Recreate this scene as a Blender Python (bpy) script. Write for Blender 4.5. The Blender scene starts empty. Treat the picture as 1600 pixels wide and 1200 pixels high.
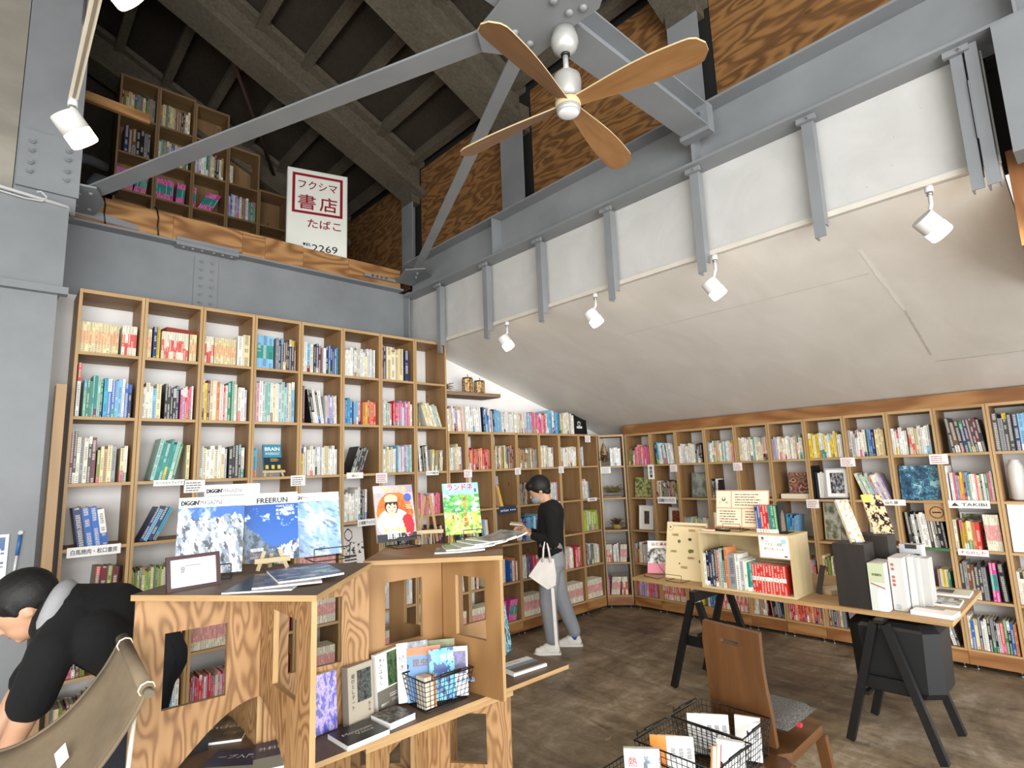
import bpy, math, random
from mathutils import Vector, Matrix
random.seed(7)
SC = bpy.context.scene
COL = SC.collection

# ------------------------------------------------------------------ camera
cam_data = bpy.data.cameras.new('camera')
cam = bpy.data.objects.new('camera', cam_data)
COL.objects.link(cam)
YAW, PITCH, ROLL = math.radians(46.9795), math.radians(8.691), math.radians(-2.145)
f_ = Vector((math.cos(YAW) * math.cos(PITCH), math.sin(YAW) * math.cos(PITCH), math.sin(PITCH)))
r_ = Vector((math.sin(YAW), -math.cos(YAW), 0))
u_ = r_.cross(f_)
r2 = r_ * math.cos(ROLL) + u_ * math.sin(ROLL)
u2 = -r_ * math.sin(ROLL) + u_ * math.cos(ROLL)
CP = Vector((0, 0, 1.65))
cam.matrix_world = Matrix(((r2.x, u2.x, -f_.x, CP.x), (r2.y, u2.y, -f_.y, CP.y), (r2.z, u2.z, -f_.z, CP.z), (0, 0, 0, 1)))
cam_data.sensor_width = 36
cam_data.lens = 880.445 / 1600 * 36
cam_data.clip_start = 0.02
SC.camera = cam

# ------------------------------------------------------------------ world and light
SC.view_settings.view_transform = 'Standard'
SC.view_settings.look = 'None'
SC.view_settings.gamma = 1
SC.view_settings.exposure = 0.6
SC.view_settings.use_curve_mapping = False
W = bpy.data.worlds.new('overcast_sky')
SC.world = W
W.use_nodes = True
wn = W.node_tree.nodes
wn['Background'].inputs[0].default_value = (0.93, 0.96, 1.0, 1)
wn['Background'].inputs[1].default_value = 0.9


def area(name, loc, aim, size, size_y, power, col=(1, 1, 1)):
    l = bpy.data.lights.new(name, 'AREA')
    l.shape = 'RECTANGLE'
    l.size, l.size_y, l.energy, l.color = size, size_y, power, col
    o = bpy.data.objects.new(name, l)
    COL.objects.link(o)
    o.location = loc
    o.rotation_euler = (Vector(aim) - Vector(loc)).to_track_quat('-Z', 'Y').to_euler()
    return o


# daylight through the glazed shop front behind the camera
area('shopfront_daylight', (-1.6, -3.2, 1.7), (3.2, 3.6, 1.7), 5.5, 3.0, 390, (0.98, 0.99, 1.0))
area('left_fill_light', (-3.0, .6, 1.5), (5.5, 1.6, 2.4), 4.5, 2.6, 80, (1.0, 0.99, .97))  # added fill lamp brightening the sloping ceiling and right wall; no window here
area('side_window_daylight', (3.6, -3.0, 1.6), (3.4, 4.0, 1.7), 4.0, 2.6, 120, (0.95, 0.98, 1.0))

# ------------------------------------------------------------------ colour helpers


def lin(c):
    if isinstance(c, str):
        c = c.lstrip('#')
        if len(c) == 3:
            c = ''.join(k * 2 for k in c)
        c = tuple(int(c[i:i + 2], 16) / 255 for i in (0, 2, 4))
    return tuple(x / 12.92 if x <= .04045 else ((x + .055) / 1.055) ** 2.4 for x in c)


def mix(a, b, t):
    t = max(0, min(1, t))
    return tuple(a[i] * (1 - t) + b[i] * t for i in range(3))


# ------------------------------------------------------------------ materials
MATS = {}


def nodes(name):
    m = bpy.data.materials.new(name)
    m.use_nodes = True
    nt = m.node_tree
    return m, nt, nt.nodes['Principled BSDF']


def nn(nt, t, **kw):
    n = nt.nodes.new(t)
    for k, v in kw.items():
        setattr(n, k, v)
    return n


def ramp(nt, stops, fac):
    r = nn(nt, 'ShaderNodeValToRGB')
    e = r.color_ramp.elements
    while len(e) < len(stops):
        e.new(0.5)
    for el, (p, c) in zip(e, stops):
        el.position = p
        el.color = (*lin(c), 1)
    nt.links.new(fac, r.inputs[0])
    return r.outputs[0]


def noise(nt, vec, scale, detail=3, rough=.55, dist=0):
    n = nn(nt, 'ShaderNodeTexNoise')
    n.inputs['Scale'].default_value = scale
    n.inputs['Detail'].default_value = detail
    n.inputs['Roughness'].default_value = rough
    n.inputs['Distortion'].default_value = dist
    if vec is not None:
        nt.links.new(vec, n.inputs['Vector'])
    return n.outputs[0]


def mapping(nt, vec, sc):
    n = nn(nt, 'ShaderNodeMapping')
    n.inputs['Scale'].default_value = sc
    nt.links.new(vec, n.inputs['Vector'])
    return n.outputs[0]


def math_(nt, op, a, b=None, clamp=False):
    n = nn(nt, 'ShaderNodeMath', operation=op)
    n.use_clamp = clamp
    for i, x in enumerate((a, b)):
        if x is None:
            continue
        if isinstance(x, (int, float)):
            n.inputs[i].default_value = x
        else:
            nt.links.new(x, n.inputs[i])
    return n.outputs[0]


def mixc(nt, fac, a, b, blend='MIX'):
    n = nn(nt, 'ShaderNodeMix', data_type='RGBA', blend_type=blend)
    for i, x in ((0, fac), (6, a), (7, b)):
        if isinstance(x, (int, float)):
            n.inputs[i].default_value = x
        elif isinstance(x, tuple):
            n.inputs[i].default_value = (*x[:3], 1)
        else:
            nt.links.new(x, n.inputs[i])
    return n.outputs[2]


def bump(nt, p, h, strength, dist=.01):
    b = nn(nt, 'ShaderNodeBump')
    b.inputs['Strength'].default_value = strength
    b.inputs['Distance'].default_value = dist
    nt.links.new(h, b.inputs['Height'])
    nt.links.new(b.outputs[0], p.inputs['Normal'])


def coords(nt, kind='Object'):
    return nn(nt, 'ShaderNodeTexCoord').outputs[kind]


def wpos(nt):
    return nn(nt, 'ShaderNodeNewGeometry').outputs['Position']


def paint(col, rough=.5, metal=0, name='paint'):
    k = (str(col), rough, metal, name)
    if k not in MATS:
        m, nt, p = nodes(name)
        c = lin(col)
        n = noise(nt, coords(nt), 14, 3)
        a = mixc(nt, n, tuple(x * .9 for x in c), tuple(min(1, x * 1.08) for x in c))
        nt.links.new(a, p.inputs['Base Color'])
        p.inputs['Roughness'].default_value = rough
        p.inputs['Metallic'].default_value = metal
        MATS[k] = m
    return MATS[k]


def glow(col, strength, name='glowing_diffuser'):
    k = (str(col), strength, name)
    if k not in MATS:
        m, nt, p = nodes(name)
        p.inputs['Base Color'].default_value = (*lin(col), 1)
        p.inputs['Emission Color'].default_value = (*lin(col), 1)
        p.inputs['Emission Strength'].default_value = strength
        MATS[k] = m
    return MATS[k]


def attr_mat(rough, name):
    m, nt, p = nodes(name)
    a = nn(nt, 'ShaderNodeAttribute', attribute_name='Col')
    nt.links.new(a.outputs[0], p.inputs['Base Color'])
    p.inputs['Roughness'].default_value = rough
    return m


M_PRINT = attr_mat(.32, 'printed_paper')
M_MATTE = attr_mat(.75, 'matte_print')
M_CLOTH = attr_mat(.9, 'cloth_colour')


def spine_mat():
    # printed spine: the cover colour plus small character-like marks running down the middle
    m, nt, p = nodes('book_spine')
    a = nn(nt, 'ShaderNodeAttribute', attribute_name='Col').outputs[0]
    uv = coords(nt, 'UV')
    s = nn(nt, 'ShaderNodeSeparateXYZ')
    nt.links.new(uv, s.inputs[0])
    u, v = s.outputs[0], s.outputs[1]
    inu = math_(nt, 'LESS_THAN', math_(nt, 'ABSOLUTE', math_(nt, 'SUBTRACT', math_(nt, 'FRACT', u), .5)), .27)
    ins = math_(nt, 'LESS_THAN', u, 90)
    cell = math_(nt, 'FRACT', math_(nt, 'MULTIPLY', v, 72))
    inc = math_(nt, 'LESS_THAN', math_(nt, 'ABSOLUTE', math_(nt, 'SUBTRACT', cell, .5)), .4)
    mp = mapping(nt, uv, (7.3, 620, 1))
    n1 = noise(nt, mp, 1.0, 1)
    th = math_(nt, 'GREATER_THAN', n1, .48)
    n2 = noise(nt, mapping(nt, uv, (.02, 16, 1)), 1.0, 1)
    blk = math_(nt, 'GREATER_THAN', n2, .44)
    mk = math_(nt, 'MULTIPLY', math_(nt, 'MULTIPLY', inu, inc), math_(nt, 'MULTIPLY', th, blk))
    mk = math_(nt, 'MULTIPLY', mk, ins)
    lum = nn(nt, 'ShaderNodeRGBToBW')
    nt.links.new(a, lum.inputs[0])
    dark = math_(nt, 'GREATER_THAN', lum.outputs[0], .22)
    ink = mixc(nt, dark, (.75, .72, .62), (.02, .02, .03))
    c = mixc(nt, math_(nt, 'MULTIPLY', mk, .85), a, ink)
    nt.links.new(c, p.inputs['Base Color'])
    p.inputs['Roughness'].default_value = .4
    return m


M_SPINE = spine_mat()


def wood_mat(name, c1, c2, c3, grain=1.0, contour=0.0, rough=.55, knots=True):
    # UV based: u runs across the grain, v along it, both in metres
    m, nt, p = nodes(name)
    uv = coords(nt, 'UV')
    a = noise(nt, mapping(nt, uv, (9 * grain, .9 * grain, 1)), 1.0, 4, .6, .3)
    fine = noise(nt, mapping(nt, uv, (160, 6, 1)), 1.0, 2)
    if contour:
        w = math_(nt, 'SINE', math_(nt, 'MULTIPLY', noise(nt, mapping(nt, uv, (4.2 * grain, 1.1 * grain, 1)), 1.0, 2, .5, .15), contour))
        f = math_(nt, 'ADD', math_(nt, 'MULTIPLY', w, .36), .5)
        f = math_(nt, 'ADD', math_(nt, 'MULTIPLY', f, .7), math_(nt, 'MULTIPLY', a, .3))
    else:
        f = a
    f = math_(nt, 'ADD', math_(nt, 'MULTIPLY', f, .85), math_(nt, 'MULTIPLY', fine, .15))
    c = ramp(nt, [(.25, c1), (.5, c2), (.78, c3)], f)
    if knots:
        vo = nn(nt, 'ShaderNodeTexVoronoi')
        vo.inputs['Scale'].default_value = 1
        nt.links.new(mapping(nt, uv, (5.5, 2.6, 1)), vo.inputs['Vector'])
        k = math_(nt, 'LESS_THAN', math_(nt, 'ADD', vo.outputs[0], math_(nt, 'MULTIPLY', fine, .03)), .075)
        c = mixc(nt, math_(nt, 'MULTIPLY', k, .7), c, lin('#4a2e1a'))
    nt.links.new(c, p.inputs['Base Color'])
    p.inputs['Roughness'].default_value = rough
    return m


WD_CASE = wood_mat('bookcase_ply', '#775431', '#947046', '#a8845a', 1)
WD_CASE_EDGE = wood_mat('bookcase_edge', '#9b7a4f', '#b39263', '#c6a67a', 1, knots=False)
WD_BASE = wood_mat('plinth_wood', '#7d4f27', '#97683a', '#ab7d4c', 1, 22)
WD_PLY = wood_mat('larch_plywood', '#7d5833', '#a37a4d', '#ad875c', 1.7, 120, .6, False)
WD_PLY2 = wood_mat('pine_plywood', '#845f35', '#977043', '#a47d52', .7, 30)
WD_EDGE = wood_mat('plywood_edge', '#8f6e45', '#aa885a', '#bfa276', 3, 0, .7, False)
WD_TOP = wood_mat('brown_top', '#5e4a36', '#6b5540', '#77614a', 1, 0, .6, False)
WD_BOARD = wood_mat('table_board', '#92734f', '#a3845d', '#b0916b', 1, 0, .5, False)
WD_WALL = wood_mat('rough_plywood', '#5a3a1c', '#7d5629', '#92683a', 1.6, 46, .8)
WD_FASCIA = wood_mat('fascia_plywood', '#7a5029', '#9c703f', '#b08555', .8, 60, .7)
WD_LOFT = wood_mat('loft_ply', '#6d5335', '#876a46', '#967a54', 1)
WD_CHAIR = wood_mat('varnished_wood', '#472d17', '#5c3c22', '#704c2c', 1.2, 0, .3, False)
WD_PALE = wood_mat('pale_wood', '#b39e74', '#c6b288', '#d2c097', 1, 0, .6, False)
WD_DARK = wood_mat('dark_stained_wood', '#191512', '#25201c', '#322b26', 1, 0, .5, False)
WD_OLD = wood_mat('weathered_wood', '#6d5742', '#8a7258', '#9c8467', 1.5, 0, .8)


def steel_mat():
    m, nt, p = nodes('grey_painted_steel')
    n = noise(nt, wpos(nt), 2.2, 5)
    n2 = noise(nt, wpos(nt), 90, 2)
    c = ramp(nt, [(.3, '#787b7d'), (.7, '#878a8c')], n)
    nt.links.new(c, p.inputs['Base Color'])
    p.inputs['Roughness'].default_value = .5
    bump(nt, p, n2, .12, .002)
    return m


STEEL = steel_mat()


def floor_mat():
    m, nt, p = nodes('stained_concrete')
    w = wpos(nt)
    a = noise(nt, mapping(nt, w, (.55, 1.1, 1)), 1.6, 6, .62, .8)
    b = noise(nt, w, 16, 5, .7, .6)
    c = noise(nt, mapping(nt, w, (2.4, .8, 1)), 2.0, 4, .6, 1.4)
    f = math_(nt, 'ADD', math_(nt, 'MULTIPLY', a, .5), math_(nt, 'ADD', math_(nt, 'MULTIPLY', b, .22), math_(nt, 'MULTIPLY', c, .28)))
    col = ramp(nt, [(.38, '#4a3f31'), (.46, '#6c5e4b'), (.53, '#857661'), (.64, '#aca08f')], f)
    v = nn(nt, 'ShaderNodeTexVoronoi', feature='DISTANCE_TO_EDGE')
    v.inputs['Scale'].default_value = .55
    nt.links.new(mapping(nt, w, (1, .7, 1)), v.inputs['Vector'])
    spots = math_(nt, 'GREATER_THAN', noise(nt, mapping(nt, w, (7, 16, 1)), 1.0, 3), .7)
    col = mixc(nt, math_(nt, 'MULTIPLY', spots, .35), col, lin('#a89f90'))
    nt.links.new(col, p.inputs['Base Color'])
    r = math_(nt, 'ADD', math_(nt, 'MULTIPLY', b, .4), .25)
    nt.links.new(r, p.inputs['Roughness'])
    bump(nt, p, b, .2, .004)
    return m


FLOOR = floor_mat()


def plaster_mat(name, c1, c2, streak=True, rough=.75):
    m, nt, p = nodes(name)
    w = wpos(nt)
    a = noise(nt, mapping(nt, w, (.8, 2.2, 2.2)), 1.3, 5, .6, .6)
    f = a
    c = ramp(nt, [(.35, c1), (.7, c2)], f)
    nt.links.new(c, p.inputs['Base Color'])
    p.inputs['Roughness'].default_value = rough
    bump(nt, p, noise(nt, w, 9, 5), .1, .01)
    return m


PLASTER = plaster_mat('white_wall_board', '#eceae6', '#f6f5f2')
SLOPE = plaster_mat('white_ceiling_board', '#d2cec6', '#dedad3', True, .45)
PANEL = plaster_mat('white_panel_board', '#b9b8b4', '#c6c5c1')
CONC = plaster_mat('bare_concrete', '#7f7a70', '#9a9488')


def spray_mat(name, c1, c2, b=1.0):
    m, nt, p = nodes(name)
    w = wpos(nt)
    n = noise(nt, w, 30, 8, .75)
    n2 = noise(nt, w, 2.5, 4)
    c = ramp(nt, [(.3, c1), (.72, c2)], math_(nt, 'ADD', math_(nt, 'MULTIPLY', n, .65), math_(nt, 'MULTIPLY', n2, .35)))
    nt.links.new(c, p.inputs['Base Color'])
    p.inputs['Roughness'].default_value = .95
    bump(nt, p, n, b, .03)
    return m


SPRAY = spray_mat('sprayed_fireproofing', '#4a4336', '#7d7360')
ROOFDECK = spray_mat('dark_roof_deck', '#292319', '#453c2e', .6)


def felt_mat():
    m, nt, p = nodes('grey_felt')
    n = noise(nt, wpos(nt), 140, 4, .8)
    nt.links.new(ramp(nt, [(.35, '#1d1d1d'), (.65, '#77756f')], n), p.inputs['Base Color'])
    p.inputs['Roughness'].default_value = 1
    bump(nt, p, n, .8, .006)
    return m


FELT = felt_mat()


def canvas_mat():
    m, nt, p = nodes('brown_canvas')
    w = coords(nt)
    n = noise(nt, w, 6, 4)
    n2 = noise(nt, w, 300, 2)
    nt.links.new(ramp(nt, [(.3, '#5f5240'), (.7, '#7a6a53')], n), p.inputs['Base Color'])
    p.inputs['Roughness'].default_value = .9
    bump(nt, p, n2, .3, .002)
    return m


CANVAS = canvas_mat()
BLACKM = paint('#0b0b0b', .45, 0, 'black_metal')
CHROME = paint('#b5b5b5', .2, .9, 'chrome')
WHITE = paint('#d4d3cf', .4, 0, 'white_enamel')
SKIN = paint('#c99b7c', .5, 0, 'skin')

# ------------------------------------------------------------------ mesh builder


def tag(o, label=None, cat=None, group=None, kind=None):
    for k, v in (('label', label), ('category', cat), ('group', group), ('kind', kind)):
        if v:
            o[k] = v
    return o


def thing(name, label, cat, loc=(0, 0, 0), group=None):
    o = bpy.data.objects.new(name, None)
    COL.objects.link(o)
    o.location = loc
    o.empty_display_size = .1
    return tag(o, label, cat, group)


_glyph = {}


def glyphs(s):
    if s not in _glyph:
        c = bpy.data.curves.new('t', 'FONT')
        c.body = s
        c.size = 1
        c.resolution_u = 2
        o = bpy.data.objects.new('t', c)
        COL.objects.link(o)
        bpy.context.view_layer.update()
        dg = bpy.context.evaluated_depsgraph_get()
        m = bpy.data.meshes.new_from_object(o.evaluated_get(dg))
        vs = [(v.co.x, v.co.y) for v in m.vertices]
        fs = [tuple(p.vertices) for p in m.polygons]
        bpy.data.objects.remove(o)
        bpy.data.curves.remove(c)
        bpy.data.meshes.remove(m)
        xs = [v[0] for v in vs] or [0, 1]
        _glyph[s] = (vs, fs, min(xs), max(xs))
    return _glyph[s]


class MB:
    def __init__(s):
        s.v, s.f, s.uv, s.c, s.m, s.mats, s.sm = [], [], [], [], [], [], []

    def mi(s, m):
        if m not in s.mats:
            s.mats.append(m)
        return s.mats.index(m)

    def face(s, pts, mat, col=(1, 1, 1), uv=None, smooth=False):
        b = len(s.v)
        s.v += [tuple(p) for p in pts]
        s.f.append(tuple(range(b, b + len(pts))))
        s.uv.append(uv or [(99, 0)] * len(pts))
        s.c.append(col)
        s.m.append(s.mi(mat))
        s.sm.append(smooth)

    def idx(s, fs, mat, col=(1, 1, 1), smooth=False, uv=None):
        for f in fs:
            s.f.append(f)
            s.uv.append(uv or [(s.v[i][0] + s.v[i][1], s.v[i][2]) for i in f])
            s.c.append(col)
            s.m.append(s.mi(mat))
            s.sm.append(smooth)

    def obox(s, o, ex, ey, ez, mat, col=(1, 1, 1), grain=2, mats=None):
        # box from corner o with edge vectors; grain = index of the edge the grain follows
        o, E = Vector(o), [Vector(ex), Vector(ey), Vector(ez)]
        L = [e.length for e in E]
        off = (random.random() * 9, random.random() * 9)
        det = E[0].cross(E[1]).dot(E[2])
        for n, a, b in ((0, 1, 2), (1, 2, 0), (2, 0, 1)):
            for side in (0, 1):
                q = [o + E[n] * side + E[a] * i + E[b] * j for i, j in ((0, 0), (1, 0), (1, 1), (0, 1))]
                st = [(0, 0), (L[a], 0), (L[a], L[b]), (0, L[b])]
                if grain == a:
                    st = [(t, r) for r, t in st]
                uv = [(x + off[0], y + off[1]) for x, y in st]
                if (side == 1) != (det > 0):
                    q.reverse()
                    uv.reverse()
                mm = mats[n] if mats else mat
                s.face(q, mm, col, uv)

    def box(s, x0, x1, y0, y1, z0, z1, mat, col=(1, 1, 1), grain=2, mats=None):
        s.obox((x0, y0, z0), (x1 - x0, 0, 0), (0, y1 - y0, 0), (0, 0, z1 - z0), mat, col, grain, mats)

    def bar(s, p, q, w, h, mat, col=(1, 1, 1), up=(0, 0, 1)):
        # rectangular bar from p to q, w across, h along up
        p, q = Vector(p), Vector(q)
        d = (q - p)
        up = Vector(up)
        sx = d.cross(up).normalized()
        uz = sx.cross(d).normalized()
        s.obox(p - sx * w / 2 - uz * h / 2, d, sx * w, uz * h, mat, col, 0)

    def cyl(s, p, q, r0, r1, mat, n=16, col=(1, 1, 1), caps=True, smooth=True):
        p, q = Vector(p), Vector(q)
        d = (q - p).normalized()
        a = d.orthogonal().normalized()
        b = d.cross(a)
        i0 = len(s.v)
        for c, r in ((p, r0), (q, r1)):
            for k in range(n):
                t = 2 * math.pi * k / n
                s.v.append(tuple(c + (a * math.cos(t) + b * math.sin(t)) * r))
        fs = [(i0 + k, i0 + (k + 1) % n, i0 + n + (k + 1) % n, i0 + n + k) for k in range(n)]
        s.idx(fs, mat, col, smooth)
        if caps:
            s.idx([tuple(i0 + k for k in reversed(range(n))), tuple(i0 + n + k for k in range(n))], mat, col)

    def tube(s, pts, r, mat, n=8, col=(1, 1, 1), close=False):
        P = [Vector(p) for p in pts]
        N = len(P)
        i0 = len(s.v)
        pa = None
        for i, p in enumerate(P):
            if close:
                d = (P[(i + 1) % N] - P[i - 1])
            else:
                d = P[min(i + 1, N - 1)] - P[max(i - 1, 0)]
            d.normalize()
            a = d.orthogonal().normalized() if pa is None else (pa - d * pa.dot(d)).normalized()
            pa = a
            b = d.cross(a)
            for k in range(n):
                t = 2 * math.pi * k / n
                s.v.append(tuple(p + (a * math.cos(t) + b * math.sin(t)) * r))
        fs = []
        for i in range(N if close else N - 1):
            j = (i + 1) % N
            fs += [(i0 + i * n + k, i0 + i * n + (k + 1) % n, i0 + j * n + (k + 1) % n, i0 + j * n + k) for k in range(n)]
        s.idx(fs, mat, col, True)
        if not close:
            s.idx([tuple(i0 + k for k in reversed(range(n))), tuple(i0 + (N - 1) * n + k for k in range(n))], mat, col)

    def lathe(s, prof, o, axis, mat, n=24, col=(1, 1, 1)):
        # prof: (radius, height along axis)
        o, d = Vector(o), Vector(axis).normalized()
        a = d.orthogonal().normalized()
        b = d.cross(a)
        i0 = len(s.v)
        for r, h in prof:
            for k in range(n):
                t = 2 * math.pi * k / n
                s.v.append(tuple(o + d * h + (a * math.cos(t) + b * math.sin(t)) * r))
        fs = []
        for i in range(len(prof) - 1):
            fs += [(i0 + i * n + k, i0 + i * n + (k + 1) % n, i0 + (i + 1) * n + (k + 1) % n, i0 + (i + 1) * n + k) for k in range(n)]
        s.idx(fs, mat, col, True)
        s.idx([tuple(i0 + k for k in reversed(range(n))), tuple(i0 + (len(prof) - 1) * n + k for k in range(n))], mat, col)

    def prism(s, poly, o, ex, ey, t, mat, col=(1, 1, 1), emat=None, ecol=None, holes=()):
        # extruded polygon (with optional holes) lying in the ex/ey plane, thickness t along ex x ey
        o, ex, ey = Vector(o), Vector(ex), Vector(ey)
        n = ex.cross(ey).normalized() * t
        off = random.random() * 9
        from mathutils.geometry import tessellate_polygon
        loops = [poly] + list(holes)
        flat = [p for l in loops for p in l]
        tris = tessellate_polygon([[Vector((x, y, 0)) for x, y in l] for l in loops])
        P = [o + ex * x + ey * y for x, y in flat]
        for tr in tris:
            tr = list(tr)
            (ax, ay), (bx, by), (cx, cy) = (flat[i] for i in tr)
            if (bx - ax) * (cy - ay) - (by - ay) * (cx - ax) < 0:
                tr.reverse()
            s.face([P[i] + n for i in tr], mat, col, [(flat[i][0] + off, flat[i][1]) for i in tr])
            s.face([P[i] for i in reversed(tr)], mat, col, [(flat[i][0] + off, flat[i][1]) for i in reversed(tr)])
        for li, l in enumerate(loops):
            area2 = sum(l[i - 1][0] * l[i][1] - l[i][0] * l[i - 1][1] for i in range(len(l)))
            flip = (area2 < 0) != (li > 0)
            d = 0
            for i in range(len(l)):
                a, b = l[i - 1], l[i]
                L = math.hypot(a[0] - b[0], a[1] - b[1])
                A, B = o + ex * a[0] + ey * a[1], o + ex * b[0] + ey * b[1]
                q = [A, B, B + n, A + n]
                uv = [(0, d), (0, d + L), (t, d + L), (t, d)]
                if flip:
                    q.reverse()
                    uv.reverse()
                s.face(q, emat or mat, ecol or col, uv)
                d += L

    def text(s, txt, o, ex, ey, size, mat, col, width=None, align='c', lift=.0006, vertical=False, bold=0):
        o, ex, ey = Vector(o), Vector(ex).normalized(), Vector(ey).normalized()
        n = ex.cross(ey).normalized()
        if vertical:
            for i, ch in enumerate(txt):
                s.text(ch, o - ey * (i * size * 1.08), ex, ey, size, mat, col, lift=lift, bold=bold)
            return
        vs, fs, x0, x1 = glyphs(txt)
        w = (x1 - x0) * size
        k = size if width is None or w <= 0 else size * width / w
        kx = k if width is None else width / max(1e-6, (x1 - x0))
        sh = {'c': -(x0 + x1) / 2, 'l': -x0, 'r': -x1}[align]
        reps = [(0, 0)] if not bold else [(-bold, 0), (bold, 0), (0, bold), (0, -bold)]
        for ri, (bx, by) in enumerate(reps):
            base = len(s.v)
            for x, y in vs:
                s.v.append(tuple(o + ex * ((x + sh) * kx + bx * size) + ey * ((y) * size + by * size) + n * (lift + ri * .0001)))
            s.idx([tuple(base + i for i in f) for f in fs], mat, col, uv=None)

    def grid(s, o, ex, ey, w, h, nx, ny, fn, mat):
        o, ex, ey = Vector(o), Vector(ex).normalized(), Vector(ey).normalized()
        b = len(s.v)
        for j in range(ny + 1):
            for i in range(nx + 1):
                s.v.append(tuple(o + ex * (w * i / nx) + ey * (h * j / ny)))
        for j in range(ny):
            for i in range(nx):
                s.idx([(b + j * (nx + 1) + i, b + j * (nx + 1) + i + 1, b + (j + 1) * (nx + 1) + i + 1, b + (j + 1) * (nx + 1) + i)], mat, lin(fn((i + .5) / nx, (j + .5) / ny)))

    def blob(s, c, r, mat, n=10, col=(1, 1, 1), R=None):
        # ellipsoid with radii r at c
        b = len(s.v)
        c = Vector(c)
        for i in range(n + 1):
            ph = math.pi * i / n
            for k in range(2 * n):
                t = math.pi * k / n
                v = Vector((math.sin(ph) * math.cos(t) * r[0], math.sin(ph) * math.sin(t) * r[1], math.cos(ph) * r[2]))
                if R is not None:
                    v = R @ v
                s.v.append(tuple(c + v))
        m = 2 * n
        s.idx([(b + i * m + k, b + (i + 1) * m + k, b + (i + 1) * m + (k + 1) % m, b + i * m + (k + 1) % m) for i in range(n) for k in range(m)], mat, col, True)

    def limb(s, p, q, r0, r1, mat, col=(1, 1, 1), n=14):
        s.cyl(p, q, r0, r1, mat, n, col)
        s.blob(p, (r0, r0, r0), mat, 7, col)
        s.blob(q, (r1, r1, r1), mat, 7, col)

    def build(s, name, parent=None, origin=None):
        if parent is not None:
            O = parent
            loc = Vector((0, 0, 0))
            while O is not None:
                loc += O.location
                O = O.parent
        elif origin is not None:
            loc = Vector(origin)
        else:
            lo = [min(v[i] for v in s.v) for i in range(3)]
            hi = [max(v[i] for v in s.v) for i in range(3)]
            loc = Vector(((lo[0] + hi[0]) / 2, (lo[1] + hi[1]) / 2, lo[2]))
        me = bpy.data.meshes.new(name)
        me.from_pydata([(v[0] - loc.x, v[1] - loc.y, v[2] - loc.z) for v in s.v], [], s.f)
        for m in s.mats:
            me.materials.append(m)
        me.polygons.foreach_set('material_index', s.m)
        me.polygons.foreach_set('use_smooth', s.sm)
        uvl = me.uv_layers.new(name='UVMap')
        flat = []
        for u, f in zip(s.uv, s.f):
            if len(u) != len(f):
                u = [u[0]] * len(f)
            for a in u:
                flat += [a[0], a[1]]
        uvl.data.foreach_set('uv', flat)
        ca = me.color_attributes.new('Col', 'FLOAT_COLOR', 'CORNER')
        fl = []
        for c, f in zip(s.c, s.f):
            fl += [c[0], c[1], c[2], 1.0] * len(f)
        ca.data.foreach_set('color', fl)
        me.update()
        o = bpy.data.objects.new(name, me)
        COL.objects.link(o)
        if parent is not None:
            o.parent = parent
        else:
            o.location = loc
        return o


def struct(name, mb, label=None):
    o = mb.build(name)
    o['kind'] = 'structure'
    if label:
        o['label'] = label
    return o


def ordinal(n):
    return ['first', 'second', 'third', 'fourth', 'fifth', 'sixth', 'seventh', 'eighth', 'ninth', 'tenth', 'eleventh', 'twelfth', 'thirteenth', 'fourteenth', 'fifteenth', 'sixteenth', 'seventeenth', 'eighteenth', 'nineteenth', 'twentieth'][n] if n < 20 else str(n + 1) + 'th'
# ------------------------------------------------------------------ room shell
WA, WB = 4.74, 6.06          # wall planes behind the bookcases
FA, FB = 4.40, 5.72          # front planes of the bookcases


def zc(x):                    # underside of the sloping ceiling
    return 3.899 - .306 * x


m = MB(); m.box(-3.3, 6.3, -3.6, 7.2, -.1, 0, FLOOR); struct('floor', m)
m = MB()
m.prism([(.256, 0), (6.2, 0), (6.2, 2.03), (3.23, 2.91), (3.2, 2.95), (.256, 2.95)], (0, WA + .12, 0), (1, 0, 0), (0, 0, 1), .12, PLASTER)
struct('wall_left', m)
m = MB(); m.box(WB, WB + .1, -1.2, 4.74, 0, 2.04, PLASTER); struct('wall_right', m)
m = MB()
m.prism([(3.2215, zc(3.2215)), (6.16, zc(6.16)), (6.16, zc(6.16) + .06), (3.2215, zc(3.2215) + .06)], (0, 4.738, 0), (1, 0, 0), (0, 0, 1), 4.53, SLOPE)
struct('ceiling', m)
m = MB(); m.prism([(3.3, zc(3.3) + .1), (6.16, zc(6.16) + .05), (6.16, zc(6.16) + .15), (3.3, zc(3.3) + .3)], (0, .1, 0), (1, 0, 0), (0, 0, 1), 3.6, PANEL); struct('ceiling.001', m)  # unseen deck added past the ceiling's right edge to block light
# filler seams and scuffs on the ceiling boards
m = MB()
nz = Vector((-.306, 0, -1)).normalized()


def seam(a, b, w, col):
    A = Vector((a[0], a[1], zc(a[0]))) + nz * .0012
    B = Vector((b[0], b[1], zc(b[0]))) + nz * .0012
    d = (B - A).normalized(); s_ = d.cross(nz) * w / 2
    n = 14
    pts = [A + (B - A) * i / n for i in range(n + 1)]
    for i in range(n):
        j0, j1 = random.uniform(.5, 1.4), random.uniform(.5, 1.4)
        q = [pts[i] - s_ * j0, pts[i + 1] - s_ * j1, pts[i + 1] + s_ * j1, pts[i] + s_ * j0]
        if (q[1] - q[0]).cross(q[3] - q[0]).dot(nz) < 0:
            q.reverse()
        m.face(q, M_MATTE, lin(col))


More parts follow.
